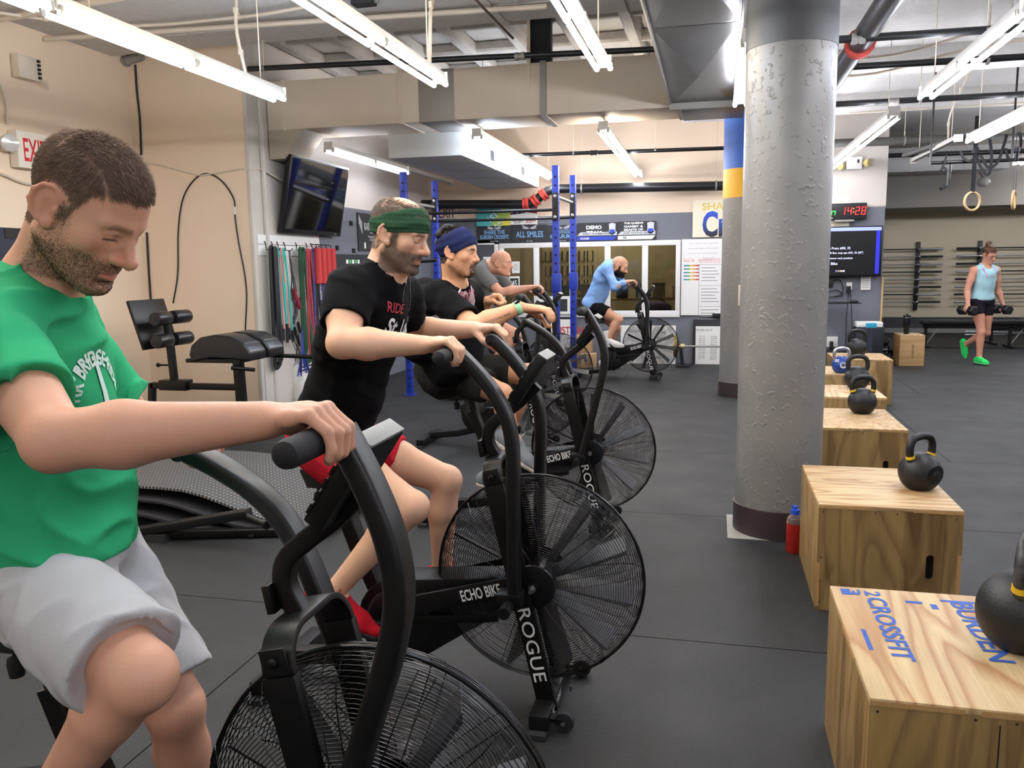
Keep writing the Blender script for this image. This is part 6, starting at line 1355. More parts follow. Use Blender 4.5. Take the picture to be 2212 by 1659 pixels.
for k, (y, z, m) in enumerate(((.0, -.42, MATS['red_band']), (.05, -.5, MATS['red_band']), (.09, -.53, MATS['red_band']), (-.02, -.85, M_blk), (.04, -.95, M_blk), (.07, -.8, M_blk))):
    MB().cyl((.1, y, z), (.1, y + .04, z - .12), .026 if k < 3 else .016, .02 if k < 3 else .014, n=10).build('handle', pm('dark_red_grip', '#7c2230', .5) if k < 3 else m, t)
band_loop(.76, .62, .055, .012, M_gband, 'wide green resistance band with printed word', text='ROGUE FITNESS', spread=.06); band_loop(.83, .52, .05, .012, M_gband, 'second green resistance band hanging lowest', spread=.12)
band_loop(.93, .58, .028, .01, M_rband, 'narrow red resistance band beside the green ones', spread=.1); band_loop(.99, .5, .022, .01, M_rband, 'thin red resistance band reaching lowest', spread=.14)
band_loop(1.08, .68, .05, .012, M_pband, 'purple resistance band next to the black printed one', spread=.05); band_loop(1.16, .62, .07, .012, M_kband, 'wide black resistance band with a white printed word', text='ROGUE FITNESS', spread=.09); band_loop(1.27, .66, .045, .012, M_pband, 'dark purple resistance band at the right end', spread=.06)
for k in range(4):
    q = thing('foam_roll', 'red padded bar sleeve hanging, number %s from the left' % ['one', 'two', 'three', 'four'][k], 'pad', (-4.60, 9.14 + .13 * k, 1.42), 0, 'red bar pads')
    MB().lathe([(.02, 0), (.055, .004), (.055, .42), (.02, .425)], n=20).build('pad', pm('red_foam', '#b52c2c', .6, bump=.1, bs=40), q); MB().tube([(0, 0, .4), (.0, 0, .46), (-.08, 0, .47)], .006, 6).build('hanger', M_blk, q)
t = thing('mesh_bag', 'white plastic sack with blue cords hanging on the left wall', 'bag', (-4.62, 8.72, .05))
MB().lathe([(.03, .0), (.15, .02), (.17, .12), (.14, .24), (.10, .33), (.05, .35)], n=20).build('sack', pm('white_sack', '#dedbd6', .35, bump=.5, bs=18), t)
for k in range(7): a = k * .9; MB().tube([(.03 * math.cos(a), .14 * math.sin(a), .33), (.0, .015 * math.sin(a), .62), (0, 0, .95)], .008, 5).build('cord', pm('blue_cord', '#26368f', .6), t)
t = thing('wall_heater', 'low grey grille on the wall behind the mesh bag', 'heater', (-4.70, 9.0, .0)); MB().box(0, .06, -.4, .5, .05, .50).build('casing', M_trim, t, bevel=.005)
for k in range(10): MB().box(.058, .066, -.36, .46, .1 + k * .04, .12 + k * .04).build('slat', M_dark, t, smooth=0)
# ------------------------------------------------ back extension machine on the left
M_pad = pm('black_vinyl', '#17171a', .32, bump=.12, bs=22); GX, GY = -4.36, 6.95
t = thing('ghd_machine', 'black back extension machine with a split hip pad and ankle rollers', 'exercise machine', (GX, GY, 0))
def gl_(p, Y): q = onY(*p, Y); return (q[0] - GX, q[1] - GY, q[2])
for s, p0 in ((-1, (515, 750)), (1, (590, 745))):
    Yc = GY + s * .17; c = gl_(p0, Yc); w_ = .15
    prof = [(-.30, -.115), (-.33, -.05), (-.30, .04), (-.2, .115), (-.05, .14), (.1, .125), (.24, .06), (.30, -.02), (.30, -.1), (.1, -.085), (-.1, -.075)]
    MB().prism(prof, (0.02, s * .17 - w_ + .01, .885), (1, 0, 0), (0, 0, 1), (0, 1, 0), w_ * 2 - .02).build('hip_pad', M_pad, t, bevel=.02, seg=3)
MB().sweep([(-.0, 0, .82), (.02, 0, .1)], tubeprof(.08, .08), up=(0, 1, 0)).build('front_post', M_pow, t); MB().sweep([(-.95, 0, .50), (.0, 0, .50)], tubeprof(.06, .06)).build('main_rail', M_pow, t)
MB().sweep([(-.70, 0, .50), (-.735, 0, 1.2)], tubeprof(.06, .06), up=(0, 1, 0)).build('ankle_post', M_pow, t); MB().box(-.84, -.54, -.06, .06, .46, .56).build('slider', M_pow, t, bevel=.008)
MB().box(-.35, .2, -.3, .3, .765, .80).build('pad_plate', M_pow, t); MB().cyl((.15, -.35, .73), (.35, -.3, .71), .018).build('handle', M_pow, t); MB().cyl((.2, .25, .78), (.62, .32, .76), .02).build('handle', M_pow, t)
MB().obox((-.89, .0, 1.10), (.03, .52, .48), (1, 0, .30), (0, 0, 1)).build('foot_plate', M_pow2, t, bevel=.008)
for z in (1.16, .95):
    for s in (-1, 1): MB().lathe([(.02, 0), (.062, .005), (.066, .02), (.066, .21), (.06, .225), (.02, .23)], (-.70, s * .03, z), (.08, s, .0), 20).build('ankle_roller', M_pad, t)
MB().tube([(-.72, 0, .70), (-.85, 0, .70)], .01, 8).build('pull_pin', M_pow, t); MB().ell((-.87, 0, .70), (.022, .022, .022), 12, 8).build('pin_knob', M_pow, t)
for x, yl in ((.02, .35), (-1.0, .35)): MB().box(x - .04, x + .04, -yl, yl, 0, .08).build('base_bar', M_pow, t, bevel=.006)
MB().sweep([(-1.0, 0, .06), (-.95, 0, .52)], tubeprof(.06, .06), up=(0, 1, 0)).build('rear_post', M_pow, t)
# stack of rubber mats and a low frame in front of it
t = thing('rubber_mat', 'grey ribbed rubber mats piled and sagging on the floor behind the nearest bike', 'mat', (-2.98, 4.9, 0))
def wavy(x0, x1, y0, y1, z, dz, sag, th):
    n = 14; m = 8; vs = []; 
    for j in range(m + 1):
        for i in range(n + 1):
            u, v = i / n, j / m; x = x0 + (x1 - x0) * u; y = y0 + (y1 - y0) * v; h = z + dz * (.5 + .5 * math.cos(math.pi * min(1, max(0, (u - .45) / .45)))) + sag * math.sin(6 * u + v); vs.append((x, y, h))
    k = len(vs); vs += [(x, y, q + th) for x, y, q in vs]; fs = []
    for j in range(m):
        for i in range(n): a = j * (n + 1) + i; fs += [(a, a + n + 1, a + n + 2, a + 1), (k + a, k + a + 1, k + a + n + 2, k + a + n + 1)]
    for i in range(n): fs += [(i, i + 1, k + i + 1, k + i), (m * (n + 1) + i + 1, m * (n + 1) + i, k + m * (n + 1) + i, k + m * (n + 1) + i + 1)]
    for j in range(m): a = j * (n + 1); b = a + n; fs += [(a + n + 1, a, k + a, k + a + n + 1), (b, b + n + 1, k + b + n + 1, k + b)]
    return MB().add(vs, fs)
def rib_mat():
    m = bpy.data.materials.new('ribbed_rubber'); m.use_nodes = True; nt = m.node_tree; N = nt.nodes; L = nt.links; b = N['Principled BSDF']; b.inputs['Roughness'].default_value = .6
    tc = N.new('ShaderNodeTexCoord'); sx = N.new('ShaderNodeSeparateXYZ'); L.new(tc.outputs['Object'], sx.inputs[0])
    def dots(o_, f):
        a = N.new('ShaderNodeMath'); a.operation = 'MULTIPLY'; a.inputs[1].default_value = f; L.new(o_, a.inputs[0]); c = N.new('ShaderNodeMath'); c.operation = 'FRACT'; L.new(a.outputs[0], c.inputs[0]); d = N.new('ShaderNodeMath'); d.operation = 'LESS_THAN'; d.inputs[1].default_value = .28; L.new(c.outputs[0], d.inputs[0]); return d.outputs[0]
    u = dots(sx.outputs[1], 24); v = dots(sx.outputs[0], 40); q = N.new('ShaderNodeMath'); q.operation = 'MULTIPLY'; L.new(u, q.inputs[0]); L.new(v, q.inputs[1])
    mx = N.new('ShaderNodeMixRGB'); L.new(q.outputs[0], mx.inputs[0]); mx.inputs[1].default_value = (.045, .044, .044, 1); mx.inputs[2].default_value = (.30, .29, .28, 1); L.new(mx.outputs[0], b.inputs['Base Color'])
    bp = N.new('ShaderNodeBump'); bp.inputs['Strength'].default_value = .5; bp.inputs['Distance'].default_value = .005; L.new(q.outputs[0], bp.inputs['Height']); L.new(bp.outputs[0], b.inputs['Normal']); return m
M_rib = rib_mat()
for k in range(3):
    wavy(-1.5 - .05 * k, .62 - .12 * k, -.62 + .04 * k, .72 - .06 * k, .004 + .0 * k + .09 * k * .0, .20, .006, .016)
for k in range(3):
    wavy(-1.3 + .05 * k, .75 - .22 * (2 - k), -.60 + .05 * k, .62 - .04 * k, .012 + .022 * k, .085 + .05 * k, .004, .016).build('mat_sheet', M_rib if k == 2 else M_dark, t, smooth=50)
t = thing('low_frame', 'low black steel frame with bolts and a peg sticking out in front of the mats', 'frame', (-2.75, 4.15, 0))
MB().sweep([(-.62, .0, .05), (.12, .06, .19)], tubeprof(.08, .05)).build('rail', M_pow2, t); MB().sweep([(-.62, 0, .03), (.3, .25, .03)], tubeprof(.06, .05)).build('rail', M_pow, t)
MB().cyl((.08, .05, .185), (.26, .0, .15), .018).build('peg', M_pow2, t); MB().lathe([(.03, 0), (.03, .012)], (.26, 0, .15), (1, -.3, -.2), 16).build('peg_end', M_pow, t)
for x in (-.28, -.14): MB().lathe([(.001, .008), (.012, .006), (.014, 0)], (x, -.012 + .08 * (x + .62), .115 + .19 * (x + .28)), (0.1, -1, 0), 10, cap=False).build('bolt', M_bright, t)
MB().box(-.1, .1, -.05, .05, 0, .05).build('foot', M_dark, t, loc=(-.5, .02, 0))
# ------------------------------------------------ exit sign and cables on the left wall
t = thing('exit_sign', 'white exit sign box with red letters and a round lamp on the left wall', 'sign', (-6.07, 6.45, 2.69))
M_box = pm('sign_ivory', '#e6dccb', .5); M_rl = pm('red_letters', '#c8202c', .5)
MB().box(0, .09, -.17, .24, -.16, .16).build('box', M_box, t, bevel=.006); letter('EXIT', M_rl, (.0905, .03, .0), (0, 1, 0), (0, 0, 1), w=.27, h=.2, parent=t, offset=.012)
MB().lathe([(.03, 0), (.07, .03), (.078, .06), (.074, .075), (.03, .085), (.001, .086)], (.04, -.24, .04), (1, -.35, -.1), 22, cap=False).build('lamp', pm('lamp_glass', '#cfccc6', .15, .2), t); MB().box(0, .05, -.26, -.17, -.03, .08).build('lamp_arm', M_box, t)
t = thing('louvre_box', 'small grey electric box with black louvres high on the left wall', 'box', (-6.07, 6.55, 3.42)); MB().box(0, .08, -.16, .06, -.1, .1).build('box', M_cond, t, bevel=.004)
for k in range(5): MB().box(.02, .1, .05, .075, -.08 + k * .036, -.058 + k * .036).build('louvre', M_dark, t, smooth=0)
for k in range(8): a = k * .8; MB().tube([(.06, .07, -.07), (.08 + .02 * math.cos(a), .12 + .03 * math.sin(a), -.10 + .02 * math.sin(2 * a)), (.07, .16 + .02 * math.cos(a), -.12 - .03 * math.cos(a))], .003, 4).build('frayed_wire', M_cond, t)
t = thing('wall_board', 'dark blue board with a small arrow sign at the left edge', 'sign', (-6.07, 6.42, 1.95)); MB().box(0, .02, -.5, .3, -.9, .05).build('board', pm('navy_board', '#1c2436', .5), t); MB().box(.02, .025, -.3, .22, -.045, .045).build('plate', M_blk, t); letter('>>', M_print_w, (.0255, .0, 0), (0, 1, 0), (0, 0, 1), h=.06, parent=t, offset=.01); MB().box(.02, .04, -.05, .25, -.16, -.13).build('latch', M_steel, t)
def cable(path, r, m, label, n=6, clip=None):
    t = thing('cable', label, 'cable', path[0]); o = Vector(path[0]); MB().tube([Vector(p) - o for p in spline(path, 7)], r, n).build('run', m, t)
    if clip is not None: p = Vector(clip) - o; MB().box(p.x - .012, p.x + .012, p.y - .012, p.y + .004, p.z - .04, p.z + .04).build('clip', M_trim, t)
    return t
YW = 7.94
def W_(px, py, d=.0): q = onY(px, py, YW - d); return tuple(q)
cable([W_(292, 140), W_(296, 200), W_(302, 260), W_(305, 335)], .011, M_blk, 'thick black cable dropping in the wall corner')
cable([W_(300, 352), W_(340, 355), W_(420, 376), W_(440, 378), W_(500, 368), W_(527, 364)], .009, M_cond, 'cream cable sagging across the left return wall')
cable([(-4.70, 7.96, 2.63), (-4.69, 8.15, 2.65), (-4.66, 8.5, 2.57)], .009, M_cond, 'cream cable running on to the television')
cable([W_(374, 655), W_(384, 590), W_(385, 500), W_(395, 430), W_(420, 388), W_(448, 375), W_(480, 392), W_(505, 430), W_(508, 470), W_(515, 520), W_(532, 620), W_(530, 715)], .0075, M_blk, 'black cable looped in an arch on the left return wall', clip=W_(508, 455))
cable([W_(317, 502), W_(321, 580), W_(326, 655)], .012, M_blk, 'short stiff black cable standing on the left return wall')
q = W_(286, 128); t = thing('wall_clamp', 'small metal pipe stub in the top corner of the left wall', 'pipe', (q[0] + .05, 7.9, q[2] - .02)); MB().cyl((-.1, 0, 0), (.1, 0, .03), .045, n=12).build('stub', M_galv, t); MB().cyl((-.12, 0, -.01), (-.1, 0, 0), .06, n=12).build('flange', M_galv, t)
cable([(-6.05, 6.2, 3.3), (-6.05, 6.28, 3.1), (-6.05, 6.27, 2.9)], .012, M_cond, 'cream cable from the ceiling to the exit sign')
cable([(-6.05, 6.15, 2.46), (-6.05, 6.5, 2.40), (-6.05, 7.2, 2.5)], .012, M_cond, 'cream cable sagging under the exit sign')
# ================================================================== SIGNS, BOARDS AND THINGS ON THE BACK WALLS
YS = 13.5
def board(name, label, cat, x0, x1, z0, z1, m, y=YS, th=.012, part='panel', group=None):
    t = thing(name, label, cat, ((x0 + x1) / 2, y, (z0 + z1) / 2), 0, group); w_, h_ = (x1 - x0) / 2, (z1 - z0) / 2
    MB().box(-w_, w_, 0, th, -h_, h_).build(part, m, t, smooth=0); return t
def bx(px, py, y=YS): q = onY(px, py, y); return q[0], q[2]
def say(t, s, m, x, z, w=None, h=None, off=.02, y=-.001, shear=0., name='lettering'): return letter(s, m, (x, y, z), (1, 0, 0), (0, 0, 1), w, h, t, off, name, shear=shear)
def patch(t, pts, m, y=-.0012, name='printed_shape'): return MB().prism(pts, (0, y, 0), (1, 0, 0), (0, 0, 1), (0, 1, 0), .0008).build(name, m, t, smooth=0)
M_ban = pm('banner_black', '#2b2c30', .6); M_bluep = pm('banner_blue', '#7aa6cf', .6); M_paper = pm('paper', '#eceae4', .7); M_ink = pm('marker_ink', '#3a3a3e', .7); M_gink = pm('grey_ink', '#8a8a8c', .7); M_royal = pm('royal_blue', '#2a44b0', .5); M_redi = pm('red_marker', '#d2493c', .7)
# two rows of banners over the window
def xz(a, b, c, d): x0, z1 = bx(a, b); x1, z0 = bx(c, d); return x0, x1, z0, z1
for i, (a, c, l1, l2, l3, lab) in enumerate(((1030, 1106, 'SHARE THE', 'BURDEN CROSSFIT', 'RX: CO-ED', 'black banner naming the gym above the window, leftmost'), (1106, 1182, 'ALL SMILES', None, 'RX: MM', 'black banner reading ALL SMILES above the window'), (1182, 1250, 'WHEN IN DOUBT', 'CARRY', 'RX: MM', 'black banner half hidden by the blue rack above the window'))):
    x0, x1, z0, z1 = xz(a, 487, c, 524); z0 = 1.975; t = board('banner', lab, 'banner', x0 + .003, x1 - .003, z0, z1, M_ban, group='black banners above the window'); w_ = x1 - x0
    if l2: say(t, l1, M_bluep, 0, .03, w=w_ * .6, h=.07); say(t, l2, M_bluep, 0, -.05, w=w_ * .82, h=.065)
    else: say(t, l1, M_bluep, 0, -.01, w=w_ * .78, h=.1)
    say(t, l3, pm('banner_grey', '#a9abb0', .6), 0, -.12, h=.022)
    for s in (-1, 1): patch(t, [(s * .02, .10), (s * .14, .15), (s * .10, .10), (s * .13, .09), (s * .05, .07), (0, .085)], MATS['banner_grey'], name='wing_emblem')
for i, (a, c, lines, sub, m2, lab) in enumerate(((1246, 1334, ('DEMO', 'TEAM'), 'SCALED', M_royal, 'black and blue banner reading DEMO TEAM'), (1334, 1417, ("THE QUEEN'S", 'GAMBIT &', 'BEASTS OF', 'BURDEN'), 'RX', M_print_w, 'black and white banner with four lines of words beside the painted sign'))):
    x0, x1, z0, z1 = xz(a, 482 if not i else 479, c, 521); z0 = 1.975; t = board('banner', lab, 'banner', x0 + .003, x1 - .003, z0, z1, M_ban, y=YS - .004); w_ = x1 - x0; h_ = z1 - z0
    for k, ln in enumerate(lines):
        st = .05 if len(lines) > 2 else .085; say(t, ln, M_print_w, -.05, h_ * .5 - .03 - k * st - (.045 if len(lines) == 2 else 0), w=w_ * (.5 if len(lines) > 2 else .38), h=st * .72, off=.05)
    patch(t, [(-w_ * .5 + .06, -h_ * .5 + .14), (w_ * .5 - .01, -h_ * .5 + .14), (w_ * .5 - .01, -h_ * .5 + .085), (-w_ * .5 + .005, -h_ * .5 + .085)], pm('banner_silver', '#c9cbd0', .5)); say(t, 'SHARE THE BURDEN CROSSFIT', M_ban, .02, -h_ * .5 + .113, w=w_ * .75, h=.028, y=-.0025)
    patch(t, [(-w_ * .5 + .005, -h_ * .5 + .07), (w_ * .5 - .01, -h_ * .5 + .07), (w_ * .5 - .06, -h_ * .5 + .01), (-w_ * .5 + .005, -h_ * .5 + .01)], m2); say(t, sub, M_print_w if m2 is M_royal else M_ink, -w_ * .3, -h_ * .5 + .04, h=.032, y=-.0025, off=.04)
    sx = w_ * .5 - .085; patch(t, [(sx - .05, .05), (sx - .055, .12), (sx, .135), (sx + .055, .12), (sx + .05, .05), (sx + .055, -.02), (sx, -.06), (sx - .055, -.02)], MATS['banner_silver'], name='shield_emblem'); patch(t, [(sx - .04, .03), (sx + .04, .03), (sx + .04, -.015), (sx, -.04), (sx - .04, -.015)], M_royal, y=-.0022, name='shield_emblem')
# coloured posters behind the pull-up bars
x0, x1, z0, z1 = xz(1029, 450, 1103, 487); t = board('poster', 'teal to yellow poster with slanted words high on the back wall', 'poster', x0, x1, z0 + .0, z1, pm('poster_teal', '#4fb0b0', .6), y=YS - .008)
w_, h_ = (x1 - x0) / 2, (z1 - z0) / 2; patch(t, [(-w_ * .2, -h_), (w_, -h_), (w_, h_), (w_ * .5, h_)], pm('poster_lime', '#9db95a', .6)); patch(t, [(w_ * .45, -h_), (w_, -h_), (w_, h_ * .4)], pm('poster_yellow', '#d9c74a', .6), y=-.002)
o = letter('1ST', M_print_w, (0, -.003, 0), (.8, 0, .55), (-.55, 0, .8), h=.1, parent=t, offset=.01); o = letter('PLACE', M_print_w, (.1, -.003, -.1), (.8, 0, .55), (-.55, 0, .8), h=.05, parent=t, offset=.01)
x0, x1, z0, z1 = xz(1103, 445, 1161, 484); t = board('poster', 'white poster with a dark starry flag corner and red words', 'poster', x0, x1, z0, z1, M_paper, y=YS - .006); w_, h_ = (x1 - x0) / 2, (z1 - z0) / 2
patch(t, [(-w_, h_ * .05), (w_ * .1, h_ * .2), (w_ * .1, h_), (-w_, h_)], pm('flag_navy', '#262a4a', .6)); patch(t, [(w_ * .1, h_ * .3), (w_, h_ * .1), (w_, h_), (w_ * .1, h_)], pm('flag_red', '#8d2430', .6))
for k in range(9): patch(t, [(-w_ * .9 + .09 * (k % 3) + .02 * math.cos(rad(72 * j)), h_ * .35 + .07 * (k // 3) + .02 * math.sin(rad(72 * j))) for j in range(5)], M_print_w, y=-.0025, name='star')
say(t, 'VICTORY', M_ink, -w_ * .45, -h_ * .5, w=w_ * .95, h=.07, off=.03, y=-.002); say(t, 'GAMES', pm('red_word', '#b5343c', .6), w_ * .5, -h_ * .5, w=w_ * .75, h=.07, off=.03, y=-.002)
for k in range(4): patch(t, [(-w_ * .8 + k * .2, -h_ * .85), (-w_ * .8 + k * .2 + .12, -h_ * .85), (-w_ * .8 + k * .2 + .12, -h_ * .78), (-w_ * .8 + k * .2, -h_ * .78)], M_gink, y=-.002)
x0, x1, z0, z1 = xz(944, 448, 987, 472); t = board('exit_sign', 'exit sign with dark red letters over the back door', 'sign', x0, x1, z0, z1, M_box, th=.03); say(t, 'EXIT', pm('maroon_letters', '#6a2030', .5), 0, 0, w=(x1 - x0) * .85, h=(z1 - z0) * .85, off=.01)
x0, x1, z0, z1 = xz(952, 488, 982, 520); t = board('poster', 'dark notice under the back exit sign', 'poster', x0, x1, z0, z1, pm('notice_navy', '#23263c', .6)); say(t, 'IN OUT', M_gink, 0, .05, w=(x1 - x0) * .7, h=.05); say(t, 'DOOR', M_gink, 0, -.05, w=(x1 - x0) * .6, h=.05)
# painted gym name board
x0, z1 = bx(1497, 433); z0 = bx(1497, 513)[1]; t = board('sign_board', 'cream sign board with big blue letters beside the rear column', 'sign', x0, x0 + 2.3, z0, z1, pm('sign_cream', '#ece2c8', .6), th=.02); hw = 1.15
letter('SHARE THE BURDEN', pm('sign_yellow', '#dcc25a', .6), (-hw + .14, -.001, .185), (1, 0, 0), (0, 0, 1), 1.62, .11, t, .015, 'lettering', 'LEFT')
def grad():
    m = bpy.data.materials.new('blue_fade_letters'); m.use_nodes = True; nt = m.node_tree; N = nt.nodes; L = nt.links; tc = N.new('ShaderNodeTexCoord'); sx = N.new('ShaderNodeSeparateXYZ'); L.new(tc.outputs['Object'], sx.inputs[0]); mr = N.new('ShaderNodeMapRange'); mr.inputs[1].default_value = -.25; mr.inputs[2].default_value = .1; L.new(sx.outputs[2], mr.inputs[0]); r = N.new('ShaderNodeValToRGB'); r.color_ramp.elements[0].color = srgb('#1d2026'); r.color_ramp.elements[1].color = srgb('#2c53c4'); L.new(mr.outputs[0], r.inputs[0]); L.new(r.outputs[0], N['Principled BSDF'].inputs['Base Color']); N['Principled BSDF'].inputs['Roughness'].default_value = .5; return m
letter('CrossFit', grad(), (-hw + .15, -.001, -.085), (1, 0, 0), (0, 0, 1), 1.18, .40, t, .035, 'lettering', 'LEFT')
# white board with lists
x0, z1 = bx(1473, 517); x1, z0 = bx(1560, 681); t = board('whiteboard', 'tall whiteboard with handwriting and coloured bars left of the rear column', 'whiteboard', x0, x1 + .02, z0, z1, pm('whiteboard', '#eeece8', .3), th=.02); w_, h_ = (x1 - x0) / 2, (z1 - z0) / 2
for sx, ex_ in ((-1, 0), (1, 0)): MB().box(sx * w_ - .012, sx * w_ + .012, -.012, .0, -h_, h_).build('frame', M_trim, t, smooth=0)
M_mk = M_gink
for k, s_ in enumerate(('"For I desire not only this', 'but to also lead, so the world', 'to come I must not be discouraged"', 'I Corinthians 9:27')): say(t, s_, M_gink, .0 if k < 3 else .08, h_ - .07 - k * .075, w=w_ * (1.4 if k < 3 else .6), h=.024, off=-.006, shear=.2)
patch(t, [(-w_ * .97, h_ * .49), (-w_ * .5, h_ * .49), (-w_ * .5, h_ * .485), (-w_ * .97, h_ * .485)], M_redi); say(t, 'Teams 25', M_redi, -w_ * .72, h_ * .44, h=.035, off=.0); say(t, 'sharetheburden & ATC', M_redi, .1, h_ * .46, w=w_ * 1.05, h=.03, off=.0); say(t, 'Share the burden, share life', M_redi, .1, h_ * .40, w=w_ * 1.0, h=.026, off=-.002)
cols = [pm('bar_' + c, c, .6) for c in ('#3f7fb0', '#4f9a5a', '#dcb64a', '#d98b3e', '#c5443c')]
for r_i in range(5):
    for k in range(5): x = -w_ * .92 + k * w_ * .15; z = h_ * .33 - r_i * .055; patch(t, [(x, z), (x + w_ * .15, z), (x + w_ * .15, z - .024 + .004 * (r_i > 0)), (x, z - .024 + .004 * (r_i > 0))], cols[k], name='colour_bar')
for b in range(3):
    z = h_ * .34 - b * .33; patch(t, [(-.06, z), (w_ * .88, z), (w_ * .88, z - .005), (-.06, z - .005)], M_gink, name='list_rule')
    for k in range(5): patch(t, [(-.02, z - .05 - k * .05), (w_ * (.6 + .2 * ((k * 7 + b) % 3) / 2), z - .05 - k * .05), (w_ * (.6 + .2 * ((k * 7 + b) % 3) / 2), z - .06 - k * .05), (-.02, z - .06 - k * .05)], M_gink, name='written_line')
for x in (-.06, w_ * .88): patch(t, [(x, h_ * .34), (x + .006, h_ * .34), (x + .006, h_ * .34 - .99), (x, h_ * .34 - .99)], M_gink, name='list_rule')
MB().box(w_ - .16, w_ + .02, -.05, 0, -h_ - .03, -h_ + .03).build('eraser_tray', M_blk, t, bevel=.004)
# leaning boards at floor level
def lean_board(name, label, a, b, c, d, y, m, title, n):
    x0, z1 = bx(a, b, y); x1, z0 = bx(c, d, y); t = board(name, label, 'whiteboard', x0, x1, 0.004, z1, m, y=y, th=.02); w_, h_ = (x1 - x0) / 2, z1 / 2
    if title: say(t, title, M_ink, -w_ * .3, h_ - .06, h=.035, off=-.004, shear=.15)
    for k in range(n):
        for s in (0, 1): 
            nm = ('Tuesday', 'Thursday', 'Snatch', 'Row 500', 'Clean', 'Front', 'Bench', 'Deadlift', 'Jerk', 'Squat', 'Press', 'Run 400', 'Pull', 'Bike')[(k * 2 + s * 5) % 14]; say(t, nm + (' 7:00' if not s else ''), M_ink, -w_ * .5 + s * w_ * .95, h_ - .16 - k * (2 * h_ - .22) / n, w=w_ * .5, h=.02, off=-.006, shear=.15)
    return t
lean_board('whiteboard', 'white handwritten board standing on the floor by the rear column', 1503, 705, 1556, 783, 13.42, M_paper, 'PLAN OUT', 12)
t = board('wall_panel', 'dark board behind the handwritten sheet by the rear column', 'board', bx(1497, 690)[0], bx(1556, 690)[0] + .1, .0, bx(1497, 690)[1], M_ban, y=13.47)
x0, z1 = bx(1341, 703, 13.40); x1, _ = bx(1460, 703, 13.40); t = board('whiteboard', 'wide white handwritten board behind the fan of the rear bike', 'whiteboard', x0, x1, .004, z1, M_paper, y=13.40, th=.02); w_, h_ = (x1 - x0) / 2, z1 / 2
for s_, x, z in (('Good', -.22, .22), ('The', .22, .20), ('Row', -.2, .0), ('Fitness', .25, .1), ('Flow On', .15, -.05), ('Dumbbells', .05, -.2), ('Squat', -.2, -.18)): say(t, s_, M_ink, x, z, h=.05, off=-.004, shear=.2)
# barbell with plates leaning across
t = thing('barbell', 'barbell on a low stand with gold plates in front of the handwritten board', 'barbell', (-.55, 13.1, .32)); MB().cyl((-.14, 0, 0), (.85, 0, 0), .015, n=12).build('bar', M_steel, t)
for x in (-.03, .0): MB().lathe([(.02, -.014), (.17, -.014), (.17, .014), (.02, .014)], (x, 0, -.0), (1, 0, 0), 28).build('plate', pm('gold_plate', '#9a8352', .35, .6, var=.3, vs=20), t)
MB().lathe([(.02, -.03), (.04, -.03), (.04, .03), (.02, .03)], (.09, 0, 0), (1, 0, 0), 16).build('collar', pm('gold_collar', '#c9b98a', .4, .4), t); MB().sweep([(.06, 0, -.02), (.1, 0, -.32)], tubeprof(.05, .05), up=(0, 1, 0)).build('stand', M_blk, t); MB().box(.0, .2, -.15, .15, -.32, -.29).build('stand_foot', M_blk, t)
# papers on the left of the window
for k, (a, b, c, d, lab) in enumerate(((1044, 555, 1066, 592, 'clipboard sheet on the wall behind the bald man'), (1106, 565, 1123, 590, 'printed sheet with a black stripe beside the window, upper'), (1100, 597, 1123, 640, 'black and white framed notice beside the window, lower'))):
    x0, x1, z0, z1 = xz(a, b, c, d); t = board('notice', lab, 'notice', x0, x1, z0, z1, M_paper, y=YS - .012); w_, h_ = (x1 - x0) / 2, (z1 - z0) / 2
    if k == 2: patch(t, [(-w_ * .8, -h_ * .7), (w_ * .8, -h_ * .7), (w_ * .8, h_ * .8), (-w_ * .8, h_ * .8)], M_ban, name='frame_print'); say(t, '45', M_print_w, 0, .05, w=w_, h=.1, y=-.003)
    else:
        for j in range(5): patch(t, [(-w_ * .6, h_ * (.6 - .25 * j)), (w_ * .6, h_ * (.6 - .25 * j)), (w_ * .6, h_ * (.53 - .25 * j)), (-w_ * .6, h_ * (.53 - .25 * j))], M_royal if k == 0 and 0 < j < 4 else M_gink, name='written_line')
# left rear wall: poster, magnets, chalk board
def lboard(y0, y1, z0, z1, m, name, label, cat): t = thing(name, label, cat, (-4.688, (y0 + y1) / 2, (z0 + z1) / 2)); MB().box(-.006, .008, -(y1 - y0) / 2, (y1 - y0) / 2, -(z1 - z0) / 2, (z1 - z0) / 2).build('panel', m, t, smooth=0); return t
t = lboard(10.55, 11.35, 1.83, 2.34, M_ban, 'poster', 'black memorial poster with white capitals on the left rear wall', 'poster')
for s_, z, h_ in (('KATIE NEFF', .08, .1), ('- OHIO -', .0, .03), ('TRANSFORMED', -.06, .028), ('BY FAITH', -.1, .025)): letter(s_, M_print_w, (.009, .05, z), (0, 1, 0), (0, 0, 1), w=.5 if h_ > .05 else None, h=h_, parent=t, offset=.015)
for k in range(5): MB().box(.008, .0095, -.37 + k * .022, -.36 + k * .022, .1 - .03 * k, .22 - .02 * k).build('printed_shape', M_print_w, t, smooth=0)
for y, m in ((-.22, M_print_w), (.2, MATS['red_ink']), (.27, M_print_w)): MB().box(.008, .0095, y, y + .05, -.22, -.14).build('printed_shape', m, t, smooth=0)
for k, (y, z) in enumerate(((9.85, 2.22), (10.35, 2.19), (9.9, 1.86), (10.4, 1.83))): t = thing('wall_clip', 'small black square fixing on the grey wall, %s' % ['upper left', 'upper right', 'lower left', 'lower right'][k], 'fixing', (-4.70, y, z)); MB().box(0, .02, -.035, .035, -.03, .03).build('body', M_blk, t, bevel=.003)
t = lboard(9.75, 11.6, .9, 1.78, pm('chalkboard', '#26282b', .7), 'chalkboard', 'dark board with a green grid behind the man with the green headband', 'board')
